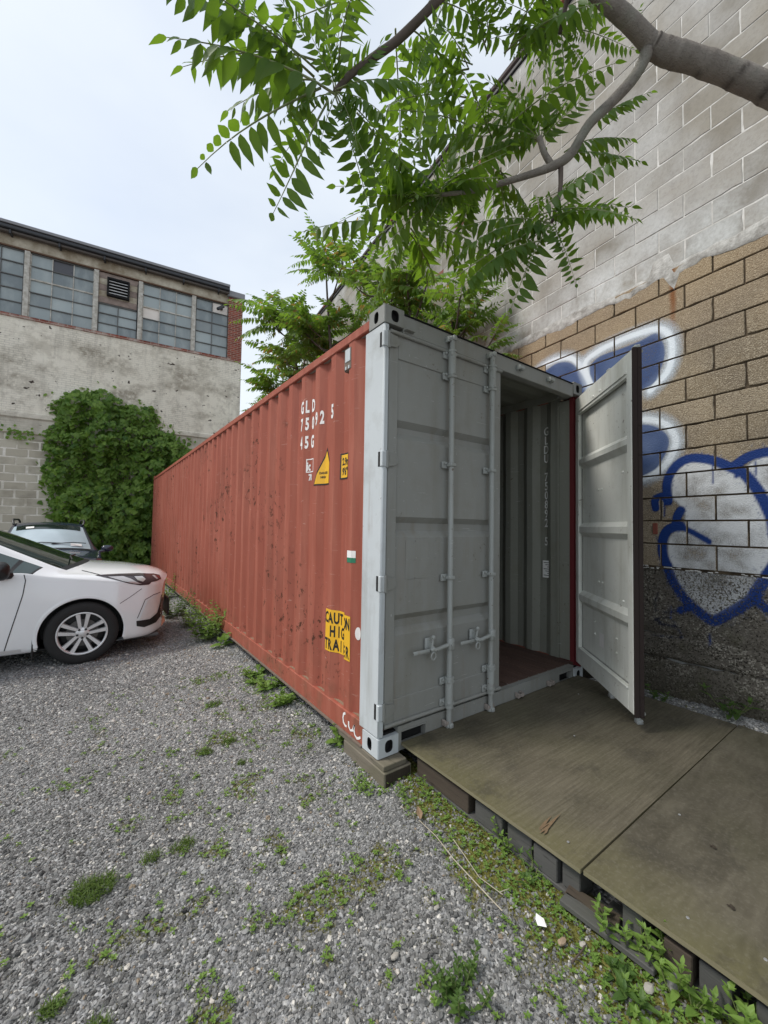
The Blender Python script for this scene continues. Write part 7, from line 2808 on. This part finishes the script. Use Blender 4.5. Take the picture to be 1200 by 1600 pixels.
for k, (x, y, n, h, lab) in enumerate(((-0.05, 2.15, 8, .12, 'third vine clump from the corner, under the red rail'), (-0.06, 1.78, 10, .13, 'broad vine clump in the middle of the red rail'), (-0.05, 1.38, 12, .12, 'vine clump hanging at the rail nearest the caution sticker'), (-0.12, 1.98, 6, .08, 'low vine trailing out over the gravel from the rail'))):
    leafy_plant('vine', x, y, lab, 'vine', VG, n, h, 0.062, MAT['weed'], 40 + k, 1.2, node=.035, wd=.75)
leafy_plant('weed', 0.015, 0.50, 'broad-leaved weed between the timber block and the red rail', 'weed', None, 4, 0.13, 0.07, MAT['weed'], 50, .3, wd=.7, node=.04)
leafy_plant('weed', -0.09, 3.35, 'single pair of large rounded leaves beside the shrub', 'weed', None, 2, 0.17, 0.12, MAT['weed'], 51, .3, wd=.85, node=.09)
leafy_plant('dandelion', 2.47, -1.12, 'dandelion-like rosette at the foot of the block wall', 'weed', None, 5, 0.16, 0.13, MAT['weed_dark'], 52, 1.2, wd=.24, node=.05)
leafy_plant('weed', 2.47, -0.66, 'small weed at the foot of the block wall behind the open door', 'weed', None, 5, 0.08, 0.07, MAT['weed_dark'], 53, 1.0, wd=.3)


def grass_tuft(x, y, r, n, h, label, seed, mat='grass', spread=1.0):
    q = random.Random(seed)
    m = MB()
    for k in range(n):
        a, rr = q.uniform(0, 6.28), r * math.sqrt(q.random())
        bx, by = x + rr * math.cos(a), y + rr * math.sin(a) * .8
        b = Vector((bx, by, gzn(bx, by) + 0.002))
        L = h * q.uniform(.5, 1.1)
        a2 = q.uniform(0, 6.28)
        d = Vector((math.cos(a2) * .6 * spread, math.sin(a2) * .6 * spread, 1)).normalized()
        s = d.cross(Vector((math.cos(a2), math.sin(a2), .2))).normalized() * q.uniform(.0012, .0024)
        t = b + d * L + Vector((math.cos(a2), math.sin(a2), -.5)) * L * .35
        c = b + d * L * .6
        m.add([b - s, b + s, c + s * .8, c - s * .8, t], [(0, 1, 2, 3), (3, 2, 4)])
    return tag(m.build('grass_tuft', MAT[mat], None, 0, fix=False), label, 'grass', 'grass tufts in the gravel', 'thing')


grass_tuft(-1.43, 0.15, 0.085, 420, 0.055, 'largest grass tuft, in the open gravel on the left', 1)
for k, (x, y, r, n, lab) in enumerate(((-1.06, 0.18, .055, 130, 'grass tuft to the right of the largest one'), (-1.2, 0.2, .04, 90, 'thin grass tuft between two others in the open gravel'), (-1.43, -0.47, .05, 200, 'grass tuft at the very bottom of the lot'), (-1.54, -.30, .035, 120, 'small pale tuft near the bottom left corner'), (-.62, 1.05, .05, 110, 'yellowing grass tuft in the middle of the gravel'), (-.78, 1.0, .05, 120, 'short grass tuft beside the yellowing one'), (-.55, 1.75, .07, 160, 'faint grass patch between shrub and open gravel'), (-.62, .72, .03, 60, 'tiny grass tuft nearest the middle of the gravel'))):
    grass_tuft(x, y, r, n, 0.04, lab, 20 + k)

# ground cover: moss cushions and tiny seedlings nobody could count
q = random.Random(77)
mm, mw = MB(), MB()
for k in range(170000):
    x, y = q.uniform(-2.6, 0.26), q.uniform(-1.9, 2.6)
    d = Vector((x, y, -.15)) - CAM
    if d.dot(CF) < .5 or abs(d.dot(CR) / d.dot(CF)) > 1.1 or d.dot(CU) / d.dot(CF) < -1.4:
        continue
    mo = moss_amount(x, y)
    if q.random() > mo * 1.25 - 0.06:
        continue
    z = gzn(x, y)
    b = Vector((x, y, z - .002))
    if q.random() < 0.62:
        for j in range(3):
            a = q.uniform(0, 6.28)
            h = q.uniform(.004, .013)
            o = Vector((q.gauss(0, .006), q.gauss(0, .006), 0))
            s = Vector((math.cos(a), math.sin(a), 0)) * q.uniform(.002, .004)
            mm.add([b + o - s, b + o + s, b + o + s * .2 + Vector((q.gauss(0, .003), q.gauss(0, .003), h))], [(0, 1, 2)])
    elif q.random() < .42:
        nl = q.randint(3, 6)
        a0 = q.uniform(0, 6.28)
        L = q.uniform(.007, .019)
        for j in range(nl):
            a = a0 + 6.283 * j / nl
            dd = Vector((math.cos(a), math.sin(a), q.uniform(.25, .9)))
            leaf_into(mw, b + Vector((0, 0, q.uniform(.006, .016))), dd, Vector((0, 0, 1)), L, L * .55, .2)
tag(mm.build('moss', MAT['moss_tuft'], None, 0, fix=False), 'yellow-green moss along the platform edge and in the gravel', 'moss', None, 'stuff')
tag(mw.build('seedlings', MAT['weed'], None, 0, fix=False), 'tiny green seedlings scattered through moss and gravel', 'ground cover', None, 'stuff')

# ------------------------------------------------------------------ litter
for k, (pts, lab) in enumerate((([(-.02, -.42), (-.03, -.56), (-.05, -.70), (-.07, -.86), (-.075, -1.0)], 'longest dry stalk lying in the gravel beside the platform'), ([(.03, -.62), (.0, -.72), (-.03, -.84), (-.02, -.96)], 'shorter dry stalk crossing the longest one'), ([(-.02, -.94), (0.0, -.95), (.03, -.955)], 'short dry twig at the end of the crossing stalks'))):
    m = MB()
    m.tube([(x, y, gzn(x, y) + 0.016 + 0.006 * (i % 2)) for i, (x, y) in enumerate(pts)], 0.0024 - k * .0004, 6)
    tag(m.build('dry_stalk', MAT['dry'], None, 60), lab, 'dry stalk', 'dry stalks by the platform')
m = MB()
m.tube([(-.03, -1.27, gzn(-.03, -1.27) + .015), (.03, -1.275, gzn(.03, -1.27) + .02), (.07, -1.27, gzn(.07, -1.27) + .016)], .003, 6)
tag(m.build('dry_stalk', MAT['twig'], None, 60), 'brown twig among pale stones near the seam', 'dry stalk', 'dry stalks by the platform')
m = MB()
zp = gzn(0.0, -1.13) + 0.022
m.add([(-.018, -1.125, zp), (.0, -1.152, zp + .004), (.018, -1.128, zp + .008), (.008, -1.10, zp + .014), (-.008, -1.108, zp + .006)], [(0, 1, 2, 3, 4)])
m.add([(x, y, z - .0006) for x, y, z in m.v], [(4, 3, 2, 1, 0)])
tag(m.build('paper_scrap', MAT['white']), 'torn white paper scrap lying in the moss', 'paper')
m = MB()
zp = gzn(.01, -.38) + .02
leaf_into(m, Vector((-.02, -.43, zp)), Vector((.5, .8, .15)), Vector((0, 0, 1)), .10, .035, .1)
tag(m.build('dead_leaf', simple('dead_brown_leaf', (0.22, 0.145, 0.085), 0.8), None, 0, fix=False), 'dead brown leaf at the end of the long dry stalk', 'leaf')
q = random.Random(8)
MAT['stone_pale'] = simple('pale_stone', (0.33, 0.31, 0.275), 0.85, 0, 0.2, 25)
MAT['stone_brown'] = simple('brown_stone', (0.30, 0.22, 0.15), 0.85, 0, 0.25, 25)
MAT['stone_grey'] = simple('grey_stone', (0.20, 0.195, 0.185), 0.9, 0, 0.3, 25)
for (x, y, s, mt, lab) in ((.01, -1.21, .017, 'stone_brown', 'flat brown stone below the plywood seam'), (.06, -1.265, .015, 'stone_pale', 'pale stone right of the flat brown one'), (.10, -1.47, .018, 'stone_pale', 'pale upright chip near the bottom edge by the weeds'), (.19, -1.515, .032, 'stone_grey', 'large grey stone against the pallet near the bottom'), (.235, -1.60, .034, 'stone_grey', 'largest grey stone under the pallet beside the corner weed'), (-.27, -.82, .012, 'stone_pale', 'white chip alone in the middle gravel'), (-.52, -.86, .014, 'stone_pale', 'white elongated chip left of the lone weed')):
    m = MB()
    rows = []
    for i in range(7):
        th = math.pi * i / 6
        rows.append([])
        for k in range(9):
            ph = 6.283 * k / 9
            v = Vector((math.sin(th) * math.cos(ph), math.sin(th) * math.sin(ph), math.cos(th)))
            r = s * (1 + .35 * mnoise.noise(v * 1.4 + Vector((x * 40, y * 40, 0))))
            rows[-1].append((x + v.x * r * 1.25, y + v.y * r * .8, gzn(x, y) + .012 + v.z * r * .55))
    m.grid(rows, 0, close=True)
    tag(m.build('stone', MAT[mt], None, 25), lab, 'stone', 'larger stones by the platform')
